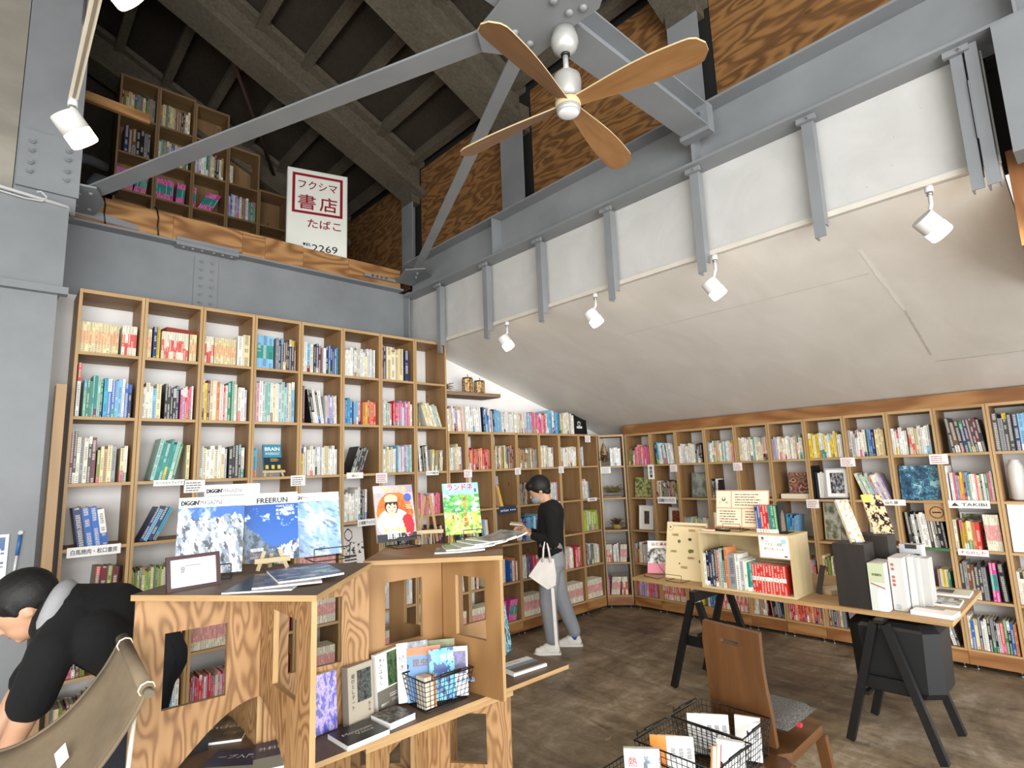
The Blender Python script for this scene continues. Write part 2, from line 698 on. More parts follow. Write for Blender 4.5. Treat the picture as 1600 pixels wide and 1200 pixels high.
for a, b, w, c in (((3.55, .87), (4.3, .85), .028, '#dedad3'), ((4.3, .85), (5.0, .87), .012, '#bdb8af'), ((5.12, .87), (5.14, .3), .007, '#a8a49b'),
                   ((3.83, 2.78), (5.02, 2.74), .012, '#dad6ce'), ((4.27, 2.8), (4.27, 1.9), .008, '#d9d5cc'), ((3.8, .75), (3.86, .22), .02, '#dcd7ce'),
                   ((3.82, 2.7), (3.8, .9), .006, '#c0bbb2')):
    seam(a, b, w, c)
tag(struct('trim_1', m), 'pale filler seams between the sloping ceiling boards')
# vertical white boards between the hangers
m = MB()
for y0, y1 in ((4.3, 4.99), (3.66, 4.3), (3.0, 3.66), (2.3, 3.0), (1.62, 2.3), (.93, 1.62), (.2, .93)):
    m.box(3.2, 3.22, y0 + .002, y1 - .002, zc(3.2), 3.5, PANEL)
    for q in range(4):
        yy, zz = random.uniform(y0 + .1, y1 - .1), random.uniform(2.97, 3.42)
        m.cyl((3.2, yy, zz), (3.1985, yy, zz), .006, .005, PANEL, 8)
struct('wall_upper', m)
m = MB(); m.box(3.176, 3.2, .2, 4.39, zc(3.2) - .008, zc(3.2) + .022, paint('#cfc9bd', .5), grain=1); tag(struct('trim_2', m), 'thin cream strip under the white boards')
m = MB(); m.box(FB - .002, FB + .03, -.3, 4.16, 2.03, zc(5.75) - .002, WD_BASE, grain=1); struct('trim_3', m)
# plywood cladding high above the steel beam
m = MB()
for y0, y1 in ((-1.2, .2), (.2, 1.5), (1.78, 3.2), (3.52, 4.95), (5.2, 7.1)):
    m.box(3.34, 3.37, y0, y1, 3.7, 5.02, WD_WALL, grain=1)
m.box(3.345, 3.39, -3.6, 7.1, 3.46, 5.5, paint('#131210', .9))
m.box(3.44, 3.46, -1.5, .7, 2.95, 3.5, paint('#1c1814', .9)); m.box(3.44, 3.46, -1.5, .03, 1.9, 2.95, paint('#1c1814', .9)); m.box(3.2, 3.46, -1.6, -1.5, 1.9, 3.5, paint('#1c1814', .9)); m.box(3.24, 3.46, -1.5, .2, 3.484, 3.5, paint('#1c1814', .9))  # added dark boxes hiding the bright sky gap at the beam's right end
struct('wall_right_upper', m)
# grey wall and column mass at the left
m = MB()
m.box(-2.2, .262, 4.3, 4.6, 2.86, 3.385, STEEL)
m.box(-2.2, .243, 4.32, 4.7, 0, 2.86, STEEL)
m.box(-2.2, .29, 4.27, 4.34, 2.815, 2.86, STEEL)
struct('wall_left_grey', m)
m = MB(); m.box(-2.2, -.012, 4.42, 4.9, 3.385, 6.6, CONC)
m.box(-2.2, -.012, 4.9, 7.1, 3.385, 6.9, ROOFDECK)
m.box(-.2, 3.4, 7.0, 7.1, 3.4, 7.0, ROOFDECK)
struct('wall_back_concrete', m)
m = MB(); m.box(-3.3, -3.2, -3.6, 5, 0, 6.6, PLASTER); struct('wall_rear_left', m)
m = MB(); m.box(3.37, 6.3, -3.6, -3.5, 2.6, 4.2, PLASTER); m.box(-3.3, 3.37, -3.6, -3.5, 3.4, 5.0, PLASTER); struct('wall_rear', m)


def roofz(x):
    return 5.16 + .45 * (3.3 - x)


m = MB(); m.prism([(3.5, roofz(3.5)), (3.5, roofz(3.5) + .08), (-3.3, roofz(-.6) + .08), (-.6, roofz(-.6) + .08), (-3.3, roofz(-.6)), (-.6, roofz(-.6))][:2] + [(-.6, roofz(-.6) + .08), (-3.3, roofz(-.6) - 1.1), (-3.3, roofz(-.6) - 1.18), (-.6, roofz(-.6))], (0, 7.2, 0), (1, 0, 0), (0, 0, 1), 10.8, ROOFDECK)
struct('ceiling.002', m)

# ------------------------------------------------------------------ steel


def hbeam(mb, p, q, h, w, tf=.014, tw=.01, up=(0, 0, 1), mat=None):
    # I section running p to q, p and q on the centre line
    mat = mat or STEEL
    p, q, up = Vector(p), Vector(q), Vector(up)
    d = (q - p).normalized()
    sx = d.cross(up).normalized()
    uz = sx.cross(d).normalized()
    for s_ in (-1, 1):
        c = uz * s_ * (h / 2 - tf / 2)
        mb.bar(p + c, q + c, w, tf, mat, up=uz)
    mb.bar(p, q, tw, h - 2 * tf - .001, mat, up=uz)


def bolt(parent, p, n, r=.013, h=.014, hexa=True, name='bolt'):
    b = MB()
    p, n = Vector(p), Vector(n).normalized()
    if hexa:
        b.cyl(p, p + n * .003, r * 1.5, r * 1.5, STEEL, 14)
        b.cyl(p + n * .003, p + n * h, r * 1.1, r * 1.1, STEEL, 6, smooth=False)
        b.cyl(p + n * h, p + n * (h + .01), r * .55, r * .5, STEEL, 8)
    else:
        b.lathe([(r, 0), (r, h * .3), (r * .8, h * .75), (r * .35, h)], p, n, STEEL, 14)
    return b.build(name, parent)


# left beam over the tall bookcase
t = thing('steel_beam', 'deep grey steel beam above the tall bookcase on the left wall', 'beam', (1.7, 4.99, 2.9), 'grey steel beams')
m = MB(); m.box(.245, 3.195, 4.985, 5.0, 2.96, 3.54, STEEL); m.build('web', t)
m = MB(); m.box(.25, 3.06, 4.88, 5.09, 3.54, 3.556, STEEL); m.build('top_flange', t)
m = MB(); m.box(.25, 3.19, 4.88, 5.09, 2.945, 2.96, STEEL); m.build('bottom_flange', t)
m = MB(); m.box(3.12, 3.135, 4.88, 4.985, 2.96, 3.54, STEEL); m.build('stiffener', t)
sp = MB(); sp.box(1.13, 1.31, 4.973, 4.985, 3.0, 3.49, STEEL); sp = sp.build('splice_plate', t)
for i in range(2):
    for j in range(7):
        bolt(sp, (1.18 + i * .082, 4.973, 3.45 - j * .07), (0, -1, 0))
sp = MB(); sp.box(.975, 1.44, 4.872, 4.96, 3.52, 3.54, STEEL); sp.box(.975, 1.44, 4.872, 4.96, 3.556, 3.585, STEEL); sp = sp.build('flange_splice', t)
for j in range(6):
    bolt(sp, (1.03 + j * .068 + (.02 if j > 2 else 0), 4.905, 3.52), (0, 0, -1), .013, .012, False)
    bolt(sp, (1.03 + j * .068 + (.02 if j > 2 else 0), 4.905, 3.585), (0, 0, 1), .013, .012, False)

# big beam carrying the sloping ceiling
t = thing('steel_beam', 'long grey steel beam running above the white boards and hangers', 'beam', (3.17, 2.4, 3.47), 'grey steel beams')
m = MB(); m.box(3.16, 3.175, -1.4, 4.87, 3.485, 3.815, STEEL); m.build('web', t)
m = MB(); m.box(3.05, 3.28, -1.4, 4.87, 3.47, 3.485, STEEL); m.build('bottom_flange', t)
m = MB(); m.box(3.05, 3.33, -1.4, 4.87, 3.815, 3.83, STEEL); m.build('top_flange', t)
for y in (3.45, 1.56, .06):
    m = MB(); m.box(3.055, 3.16, y, y + .012, 3.485, 3.815, STEEL); m.build('stiffener', t)
for y in (3.36, 1.5, 1.42, 3.3):
    bolt(t, (3.1, y, 3.83), (0, 0, 1), .016, .016, False)

# hangers under the big beam
HY = [4.34, 3.64, 2.97, 2.28, 1.6, .93, .284]
for i, y in enumerate(HY):
    HW = .028 if i < 6 else .023
    lab = ['grey steel hanger nearest the left wall, over the tall bookcase end', 'second grey steel hanger from the left wall', 'third grey steel hanger from the left wall',
           'grey steel hanger just left of the spotlight beside the middle boards', 'grey steel hanger below the end of the tie beam', 'grey steel hanger next to the rightmost spotlight', 'left hanger of the close pair at the right end'][i]
    t = thing('steel_hanger', lab, 'hanger', (3.12, y, 2.8), 'grey steel channel hangers')
    m = MB(); m.box(3.11, 3.118, y - HW, y + HW, 2.795, 3.468, STEEL); m.box(3.118, 3.17, y + HW - .007, y + HW, 2.795, 3.45, STEEL); m.box(3.118, 3.17, y - HW, y - HW + .007, 2.86, 3.45, STEEL)
    m.build('channel', t)
    m = MB(); m.box(3.1185, 3.17, y - HW + .008, y - HW + .013, 3.0, 3.25, STEEL); m.box(3.0, 3.17, y - .037, y - .035, 3.05, 3.2, STEEL) if 0 else None
    m.build('stitch_plate', t)
    m = MB(); m.box(3.085, 3.108, y - .05, y + .045, 3.44, 3.469, STEEL)
    br = m.build('bracket', t)
    bolt(br, (3.085, y - .02, 3.452), (-1, 0, 0), .008, .008)
t = thing('steel_hanger', 'right hanger of the close pair at the right end', 'hanger', (3.12, .23, 2.8), 'grey steel channel hangers')
m = MB(); m.box(3.1, 3.108, .207, .252, 2.795, 3.468, STEEL); m.box(3.108, 3.18, .245, .252, 2.795, 3.45, STEEL); m.box(3.108, 3.18, .207, .214, 2.795, 3.45, STEEL); m.build('channel', t)
m = MB(); m.box(3.1, 3.17, .2525, .257, 3.02, 3.3, STEEL); m.build('stitch_plate', t)
m = MB(); m.box(3.04, 3.19, -.5, .15, 2.88, 3.468, STEEL); tag(m.build('steel_column_stub'), 'broad grey steel plate at the far right end of the beam', 'column')
m = MB(); m.box(3.26, 3.42, .03, .09, 2.4, 2.97, WD_BASE); m.box(3.3, 4.3, .1, .19, 2.55, 3.0, WD_BASE, grain=0); tag(m.build('timber_frame'), 'orange timber framing beyond the right end of the sloping ceiling', 'timber')

# columns in the plywood wall
for y0, y1, lab in ((1.54, 1.76, 'grey steel column in the plywood wall behind the long fan blade'), (3.22, 3.50, 'grey steel column in the plywood wall above the left fan blade'), (4.97, 5.18, 'grey steel column in the corner between loft and plywood wall')):
    t = thing('steel_column', lab, 'column', (3.3, (y0 + y1) / 2, 3.83), 'grey steel columns in the plywood wall')
    m = MB(); m.box(3.23, 3.245, y0, y1, 3.832, 4.62, STEEL); m.build('flange', t)
    m = MB(); m.box(3.245, 3.335, (y0 + y1) / 2 - .006, (y0 + y1) / 2 + .006, 3.832, 4.7, STEEL); m.build('web', t)
    m = MB(); m.box(3.226, 3.335, y0 - .004, y1 + .004, 4.62, roofz(3.3) - .3, SPRAY); m.build('sprayed_top', t)
# tall column at the left
t = thing('steel_column', 'tall grey steel column at the far left against the concrete', 'column', (.14, 4.5, 3.39))
m = MB(); m.box(-.008, .3, 4.42, 4.45, 3.387, 6.4, STEEL); m.build('flange', t)
m = MB(); m.box(.17, .2, 4.45, 4.86, 3.387, 6.4, STEEL); m.build('web', t)
m = MB(); m.box(.0, .31, 4.395, 4.418, 3.5, 3.88, STEEL); sp = m.build('splice_plate', t)
for x in (.06, .24):
    for z in (3.8, 3.74, 3.6, 3.66):
        bolt(sp, (x, 4.395, z), (0, -1, 0), .014, .02)

# tie beam, plates and braces under the roof
t = thing('steel_tie_beam', 'grey steel beam crossing overhead behind the ceiling fan', 'beam', (1.2, 1.5, 3.62))
m = MB(); hbeam(m, (-1.6, 1.5, 3.7), (3.04, 1.5, 3.7), .15, .17, .01, .008); m.build('section', t)
m = MB(); m.box(2.98, 3.05, 1.41, 1.6, 3.6, 3.78, STEEL); sp = m.build('end_plate', t)
for z in (3.66, 3.72):
    bolt(sp, (2.98, 1.45, z), (-1, 0, 0), .01, .012)
t = thing('gusset_plate', 'grey riveted steel plate above the fan joining the roof braces', 'plate', (1.6, 1.45, 3.6))
m = MB(); m.prism([(1.788, 1.673), (1.57, 1.80), (1.47, 1.72), (1.45, 1.56), (1.38, 1.24), (1.5, 1.1), (1.72, 1.18), (1.79, 1.28), (1.78, 1.42)], (0, 0, 3.6), (1, 0, 0), (0, 1, 0), .012, STEEL); m.build('plate', t)
for x, y in ((1.601, 1.612), (1.701, 1.615), (1.705, 1.377), (1.731, 1.32), (1.607, 1.377), (1.56, 1.7), (1.5, 1.36)):
    bolt(t, (x, y, 3.6), (0, 0, -1), .018, .016, False, 'rivet')
t = thing('roof_brace', 'wide grey steel angle brace slanting from the left column to the riveted plate', 'brace', (1, 3.1, 3.615))
m = MB(); m.bar((.39, 4.52, 3.625), (1.56, 1.72, 3.625), .12, .012, STEEL); m.bar((.43, 4.56, 3.68), (1.6, 1.76, 3.68), .01, .1, STEEL); m.build('angle_bar', t)
m = MB(); m.prism([(.27, 4.9), (.25, 4.42), (.4, 4.4), (.47, 4.62), (.44, 4.88)], (0, 0, 3.6), (1, 0, 0), (0, 1, 0), .012, STEEL); sp = m.build('end_plate', t)
for x, y in ((.32, 4.55), (.38, 4.5), (.32, 4.76), (.4, 4.78)):
    bolt(sp, (x, y, 3.6), (0, 0, -1), .016, .012, False)
t = thing('roof_brace', 'narrow grey steel brace slanting from the far corner behind the fan', 'brace', (2.4, 3.1, 3.615))
m = MB(); m.bar((2.99, 4.56, 3.62), (1.72, 1.7, 3.62), .075, .01, STEEL); m.build('flat_bar', t)
m = MB(); m.prism([(2.84, 4.5), (2.98, 4.36), (3.14, 4.5), (3.14, 4.86), (2.95, 4.86)], (0, 0, 3.605), (1, 0, 0), (0, 1, 0), .01, STEEL); sp = m.build('end_plate', t)
for x, y in ((2.98, 4.5), (3.03, 4.6)):
    bolt(sp, (x, y, 3.605), (0, 0, -1), .012, .012)

# roof timbers coated with fireproofing
for y0, y1, lab in ((4.86, 5.2, 'thick sprayed roof rafter meeting the corner column'), (3.24, 3.56, 'thick sprayed roof rafter above the fan, second from the loft'), (1.5, 1.8, 'thick sprayed roof rafter at the top edge, nearest the camera'), (6.6, 6.9, 'thick sprayed roof rafter over the loft bookcase')):
    t = thing('roof_rafter', lab, 'rafter', (1.3, (y0 + y1) / 2, 5))
    m = MB()
    yc = (y0 + y1) / 2
    def rz(x, d): return roofz(x) - d
    for wy, d0, d1 in (((y1 - y0) / 2, .47, .40), (.07, .40, .06), ((y1 - y0) / 2, .12, .06)):
        m.prism([(3.33, rz(3.33, d0)), (3.33, rz(3.33, d1)), (-.6, rz(-.6, d1)), (-.6, rz(-.6, d0))], (0, yc + wy, 0), (1, 0, 0), (0, 0, 1), 2 * wy, SPRAY)
    m.build('coated_section', t)
PX = [3.24, 2.83, 2.41, 2.0, 1.57, 1.14, .7, .26, -.2]
for i, x in enumerate(PX):
    m = MB(); z = roofz(x)
    m.box(x - .04, x + .04, -1.5, 7.0, z - .14, z - .07, SPRAY); m.box(x - .012, x + .012, -1.5, 7.0, z - .07, z + .0, SPRAY)
    tag(m.build('roof_purlin'), '%s sprayed roof purlin up from the plywood wall' % ordinal(i), 'purlin', 'sprayed roof purlins')
for a, b, lab in (((.5, 4.0, roofz(.5) - .25), (2.35, 6.7, roofz(2.35) - .22), 'thin rusty roof tie rod left of the sign'), ((1.2, 4.2, roofz(1.2) - .3), (2.55, 2.0, roofz(2.55) - .3), 'sprayed roof tie bar between the two middle rafters')):
    m = MB(); m.tube([a, b], .022 if 'thin' in lab else .035, SPRAY if 'bar' in lab else paint('#5a4236', .8)); tag(m.build('tie_rod'), lab, 'rod')

# ------------------------------------------------------------------ loft
m = MB(); m.box(.0, 3.2, 5.1, 7.0, 3.5, 3.56, WD_LOFT, grain=0); struct('floor.001', m)
BX = [(.30, .95, 0), (.95, 1.47, 1), (1.47, 1.66, 0), (1.66, 2.0, 1), (2.0, 2.45, 0), (2.45, 3.03, 1)]
for i, (a, b, k) in enumerate(BX):
    m = MB(); m.box(a + .001, b - .001, 4.895, 4.915 - .002 * k, 3.558, 3.765 - (.012 if i > 3 else 0), WD_FASCIA, grain=0)
    tag(m.build('fascia_board'), '%s plywood edge board from the left along the loft edge' % ordinal(i), 'board', 'plywood boards along the loft edge')
m = MB(); m.prism([(.3, 3.585), (.3, 3.66), (.36, 3.66), (.72, 3.6), (.72, 3.565)], (0, 4.893, 0), (1, 0, 0), (0, 0, 1), .008, STEEL); tag(m.build('steel_wedge'), 'grey tapered steel plate against the leftmost loft edge board', 'plate')
m = MB(); m.box(2.6, 2.95, 4.85, 4.875, 3.6, 3.63, STEEL)
for k in range(4):
    m.cyl((2.68 + k * .05, 4.85, 3.615), (2.68 + k * .05, 4.835, 3.615), .012, .012, CHROME, 8)
tag(m.build('steel_bracket'), 'small bolted steel bracket on the loft edge near the corner', 'bracket')
m = MB(); m.obox((.3, 4.9, 4.5), (.45, 0, -.025), (0, .03, 0), (0, 0, .075), WD_FASCIA, grain=0); tag(m.build('plank_offcut'), 'short wooden plank above the loft at the left', 'plank')
for i, (x, lab) in enumerate(((.5, 'fat grey cable hanging over the leftmost loft board'), (.84, 'thin dark cable hanging over the second loft board'))):
    m = MB(); m.tube([(x - .02, 4.93, 3.80), (x - .01, 4.885, 3.77), (x + .004, 4.883, 3.70), (x, 4.884, 3.64), (x + .01, 4.884, 3.56)], .005, BLACKM, 6)
    tag(m.build('cable'), 'thin dark cable hanging over the %s loft edge board' % ordinal(i), 'cable')
for x, lab in ((.42, 'upright grey drain pipe in the loft beside the left column'), ):
    t = thing('drain_pipe', lab, 'pipe', (x, 6.2, 3.56))
    m = MB(); pc = paint('#55595b', .6); m.tube([(.36, 6.1, 3.56), (.36, 6.1, 4.9)], .055, pc, 14); m.tube([(.36, 6.1, 4.55), (.42, 6.12, 4.62), (.5, 6.2, 4.66), (.62, 6.3, 4.68)], .05, pc, 12); m.build('pipe', t)
    m = MB(); m.tube([(.5, 5.9, 3.56), (.5, 5.9, 4.3), (.53, 5.95, 4.38), (.62, 6.05, 4.42), (.68, 6.2, 4.42)], .05, pc, 12); m.build('branch', t)

# stand-up shop sign in the loft
t = thing('shop_sign', 'white box sign with red framed Japanese lettering standing in the loft', 'sign', (2.2, 5.1, 3.56))
SO = Vector((1.915, 5.10, 3.562)); sa = math.radians(-17)
SXv, SYv = Vector((math.cos(sa), math.sin(sa), 0)), Vector((-math.sin(sa), math.cos(sa), 0))
sw, sh = .56, 1.06
m = MB(); m.obox(SO, SXv * sw, SYv * .13, (0, 0, sh), paint('#d9d9cf', .35)); m.build('box', t)
m = MB(); RED = lin('#8f1426')
Sp = lambda x, z: SO + SXv * x + Vector((0, 0, z)) - SYv * .001
m.face([Sp(.012, .012), Sp(sw - .012, .012), Sp(sw - .012, sh - .012), Sp(.012, sh - .012)], M_PRINT, lin('#e6e7dd'))
face = m.build('front_panel', t)
m = MB()
def strip(x0, x1, z0, z1): m.face([Sp(x0, z0) - SYv * .001, Sp(x1, z0) - SYv * .001, Sp(x1, z1) - SYv * .001, Sp(x0, z1) - SYv * .001], M_PRINT, RED)
bx0, bx1, bz0, bz1, bt = .045, .515, .605, 1.015, .026
strip(bx0, bx1, bz0, bz0 + bt); strip(bx0, bx1, bz1 - bt, bz1); strip(bx0, bx0 + bt, bz0 + bt, bz1 - bt); strip(bx1 - bt, bx1, bz0 + bt, bz1 - bt)
UPV = Vector((0, 0, 1))
m.text('フクシマ', Sp(.28, .865), SXv, UPV, .1, M_PRINT, RED, width=.36, lift=.002, bold=.012)
m.text('書', Sp(.18, .665), SXv, UPV, .16, M_PRINT, RED, width=.16, lift=.002, bold=.012)
m.text('店', Sp(.38, .665), SXv, UPV, .16, M_PRINT, RED, width=.16, lift=.002, bold=.012)
m.text('たばこ', Sp(.345, .475), SXv, UPV, .1, M_PRINT, RED, width=.31, lift=.002, bold=.014)
m.build('red_lettering', face)
m = MB()
m.text('℡2269', Sp(.31, .235), SXv, UPV, .1, M_PRINT, lin('#151515'), width=.32, lift=.002, bold=.006)
m.build('phone_number', face)

# ------------------------------------------------------------------ ceiling fan
FX, FY = 1.77, 1.465
SIL = paint('#b9b9b4', .35, .35, 'silver_enamel')
t = thing('ceiling_fan', 'four blade wooden ceiling fan hanging from the riveted steel plate', 'fan', (FX, FY, 3.17))
m = MB(); m.lathe([(.052, 3.598), (.056, 3.572), (.06, 3.565), (.062, 3.54), (.05, 3.505), (.026, 3.487), (.02, 3.485)], (FX, FY, 0), (0, 0, 1), SIL, 32); m.build('canopy', t)
m = MB(); m.cyl((FX, FY, 3.49), (FX, FY, 3.475), .022, .02, BLACKM, 18); m.cyl((FX, FY, 3.49), (FX, FY, 3.39), .0125, .0125, SIL, 16); m.lathe([(.02, 3.41), (.026, 3.4), (.014, 3.39)][::-1], (FX, FY, 0), (0, 0, 1), WHITE, 16); m.build('rod', t)
m = MB(); m.lathe([(.048, 3.262), (.056, 3.28), (.062, 3.31), (.064, 3.345), (.06, 3.37), (.045, 3.385), (.015, 3.392)], (FX, FY, 0), (0, 0, 1), SIL, 32); m.build('motor_housing', t)
m = MB(); m.lathe([(.052, 3.222), (.057, 3.23), (.057, 3.25), (.042, 3.262)], (FX, FY, 0), (0, 0, 1), WD_PALE, 28); m.build('hub_cover', t)
m = MB(); m.lathe([(.046, 3.196), (.052, 3.2), (.053, 3.222), (.05, 3.224)], (FX, FY, 0), (0, 0, 1), SIL, 28)
m.build('light_ring', t)
m = MB(); m.lathe([(.001, 3.184), (.03, 3.186), (.044, 3.192), (.047, 3.2)], (FX, FY, 0), (0, 0, 1), paint('#e8e8ea', .3), 28); m.build('light_diffuser', t)
WD_BLADE = wood_mat('fan_blade_wood', '#6b4826', '#86603a', '#99724a', 2, 0, .45, False)
a0 = math.atan2(-.13, -.6)
for k in range(4):
    a = a0 + k * math.pi / 2
    dx, dy = Vector((math.cos(a), math.sin(a), 0)), Vector((-math.sin(a), math.cos(a), 0))
    m = MB(); b = 0; N = 22; rows = []
    for i in range(N + 1):
        u = i / N
        r = .04 + u * .565
        w = (.026 + .038 * math.sin(min(1, u * 1.35) * math.pi / 2) ** 1.3)
        if u > .88:
            w *= math.sqrt(max(0.02, 1 - ((u - .88) / .125) ** 2))
        lead, trail = w * .95, w * 1.05
        tw = -math.radians(22 - 7 * u)
        row = []
        for s_ in (-lead, -lead * .5, 0, trail * .5, trail):
            c = Vector((FX, FY, 3.238)) + dx * r + dy * (s_ * math.cos(tw)) + Vector((0, 0, s_ * math.sin(tw) - .02 * u * u))
            row.append(c)
        rows.append(row)
    T = Vector((0, 0, .007))
    for i in range(N):
        for j in range(4):
            q = [rows[i][j], rows[i + 1][j], rows[i + 1][j + 1], rows[i][j + 1]]
            uv = [(j * .02, i * .026), (j * .02, i * .026 + .026), (j * .02 + .02, i * .026 + .026), (j * .02 + .02, i * .026)]
            m.face([p + T for p in q], WD_BLADE, (1, 1, 1), uv)
            m.face([p for p in reversed(q)], WD_BLADE, (1, 1, 1), uv[::-1])
        for j, fl in ((0, False), (4, True)):
            q = [rows[i][j], rows[i][j] + T, rows[i + 1][j] + T, rows[i + 1][j]]
            m.face(q[::-1] if fl else q, WD_PALE, (1, 1, 1), [(0, 0), (.01, 0), (.01, .02), (0, .02)])
    q = [rows[N][0], rows[N][0] + T, rows[N][4] + T, rows[N][4]]
    m.face(q, WD_PALE)
    m.build('blade', t)

# ------------------------------------------------------------------ spotlights


def spotlight(att, head, d, lab, power, scale=1.0, group='white track spotlights'):
    # att: fixing point on the track, head: centre of the back cap, d: pointing direction
    att, head, d = Vector(att), Vector(head), Vector(d).normalized()
    t = thing('track_spotlight', lab, 'spotlight', att, group)
    m = MB(); m.cyl(att, att + Vector((0, 0, -.03)), .018, .018, WHITE, 16); m.cyl(att + Vector((0, 0, -.03)), att + Vector((0, 0, -.045)), .013, .013, CHROME, 12); m.build('adapter', t)
    m = MB(); mid = head + d * .05 + Vector((0, 0, .04)); m.tube([att + Vector((0, 0, -.04)), att + Vector((0, 0, -.09)), mid, head + d * .06], .009, WHITE, 10); m.build('arm', t)
    R = .05 * scale; L = .125 * scale
    m = MB(); m.lathe([(R * .96, 0), (R, .004), (R, L * .58)], head, d, WHITE, 28); m.build('housing', t)
    m = MB(); m.lathe([(R * .995, L * .58), (R * .995, L * .95), (R * .93, L), (R * .5, L * 1.005), (.001, L * 1.005)], head, d, glow('#ffe6bc', 5.0), 28); m.build('glass', t)
    l = bpy.data.lights.new('spot_bulb', 'SPOT'); l.energy = power; l.color = (1, .83, .6); l.spot_size = math.radians(110); l.spot_blend = .8; l.shadow_soft_size = .05
    lo = bpy.data.objects.new('spot_bulb', l); COL.objects.link(lo); lo.parent = t
    lo.location = head + d * (L + .02) - att; lo.rotation_euler = d.to_track_quat('-Z', 'Y').to_euler()


D_ = Vector((.50, -.62, -.75))
spotlight((3.14, .46, 2.89), (3.11, .50, 2.74), (.42, -.42, -.6), 'white spotlight at the right end, beside the rightmost hanger', 22, 1.0)
spotlight((3.14, 1.53, 2.89), (3.11, 1.57, 2.73), (.3, -.4, -.75), 'white spotlight under the tie beam end, second from the right', 22, .95)
spotlight((3.14, 2.45, 2.89), (3.11, 2.49, 2.76), (.3, -.4, -.8), 'white spotlight third from the right under the white boards', 22, .95)
spotlight((3.14, 3.40, 2.89), (3.11, 3.43, 2.76), (.3, -.4, -.8), 'white spotlight nearest the left wall above the dried flowers', 22, .95)
m = MB(); m.box(.137, .167, -.5, 2.85, 3.25, 3.275, paint('#e4dcc8', .5), grain=1); m.box(.147, .157, -.5, 2.85, 3.248, 3.25, paint('#8a7f70', .5)); 
for y in (2.6, 1.2, 0):
    m.cyl((.152, y, 3.275), (.152, y, 3.7), .006, .006, CHROME, 8)
tag(m.build('light_track'), 'cream lighting track running overhead at the upper left', 'track')
spotlight((.152, 2.79, 3.25), (.115, 2.60, 3.075), (.36, .1, -.42), 'white spotlight at the end of the cream track at upper left', 10, 1.0, 'spotlights on the cream track')
spotlight((.152, 1.98, 3.25), (.13, 1.86, 3.19), (.42, .25, -.2), 'glowing spotlight cut by the top edge at upper left', 8, 1.0, 'spotlights on the cream track')
m = MB(); m.tube([(-.2, 4.29, 3.43), (.0, 4.29, 3.41), (.25, 4.29, 3.385), (.29, 4.45, 3.385)], .012, paint('#b4b6b4', .6)); m.tube([(-.2, 4.28, 3.40), (.05, 4.28, 3.375), (.13, 4.28, 3.38), (.15, 4.28, 3.41), (.12, 4.28, 3.44), (.10, 4.28, 3.43)], .006, paint('#b4b6b4', .6))
tag(m.build('conduit'), 'pale cable conduit along the top of the grey wall at left', 'conduit')
m = MB(); m.tube([(.24, 4.86, 3.46), (.27, 4.86, 3.45), (.27, 4.86, 3.42)], .022, STEEL, 12); tag(m.build('drain_stub'), 'short grey pipe stub under the end of the left beam', 'pipe')
# ------------------------------------------------------------------ bookcases
DEP = .33
TH = .018
A0, APW = .355, .36           # tall bookcases: first edge, pitch
LPW = .3775 * .9
LX = [3.237, 3.463, 3.80, 4.14, 4.481, 4.81, 5.153, 5.505]
BY = [4.148, 3.787, 3.455, 3.1, 2.754, 2.41, 2.064, 1.722, 1.385, 1.046, .706, .366, .026]
ZT = [2.497, 2.083, 1.668, 1.278, .903, .527, .15]      # shelf tops of the tall case
ZL = [1.668, 1.283, .908, .530, .15]
ZB = [1.655, 1.276, .897, .52, .147]


class Frame:
    # local frame of a bookcase: u to the right along the front, w into the depth
    def __init__(s, o, du, dw):
        s.o, s.du, s.dw = Vector(o), Vector(du), Vector(dw)

    def p(s, u, w, z):
        return s.o + s.du * u + s.dw * w + Vector((0, 0, z))


FRA = Frame((0, FA, 0), (1, 0, 0), (0, 1, 0))
FRB = Frame((FB, 0, 0), (0, -1, 0), (1, 0, 0))          # u = -y
c0, c1 = Vector((5.513, 4.392, 0)), Vector((5.712, 4.158, 0))
cd = (c1 - c0).normalized()
FRC = Frame(c0, cd, (-cd.y, cd.x, 0))
FRL = Frame((0, 6.4, 0), (1, 0, 0), (0, 1, 0))


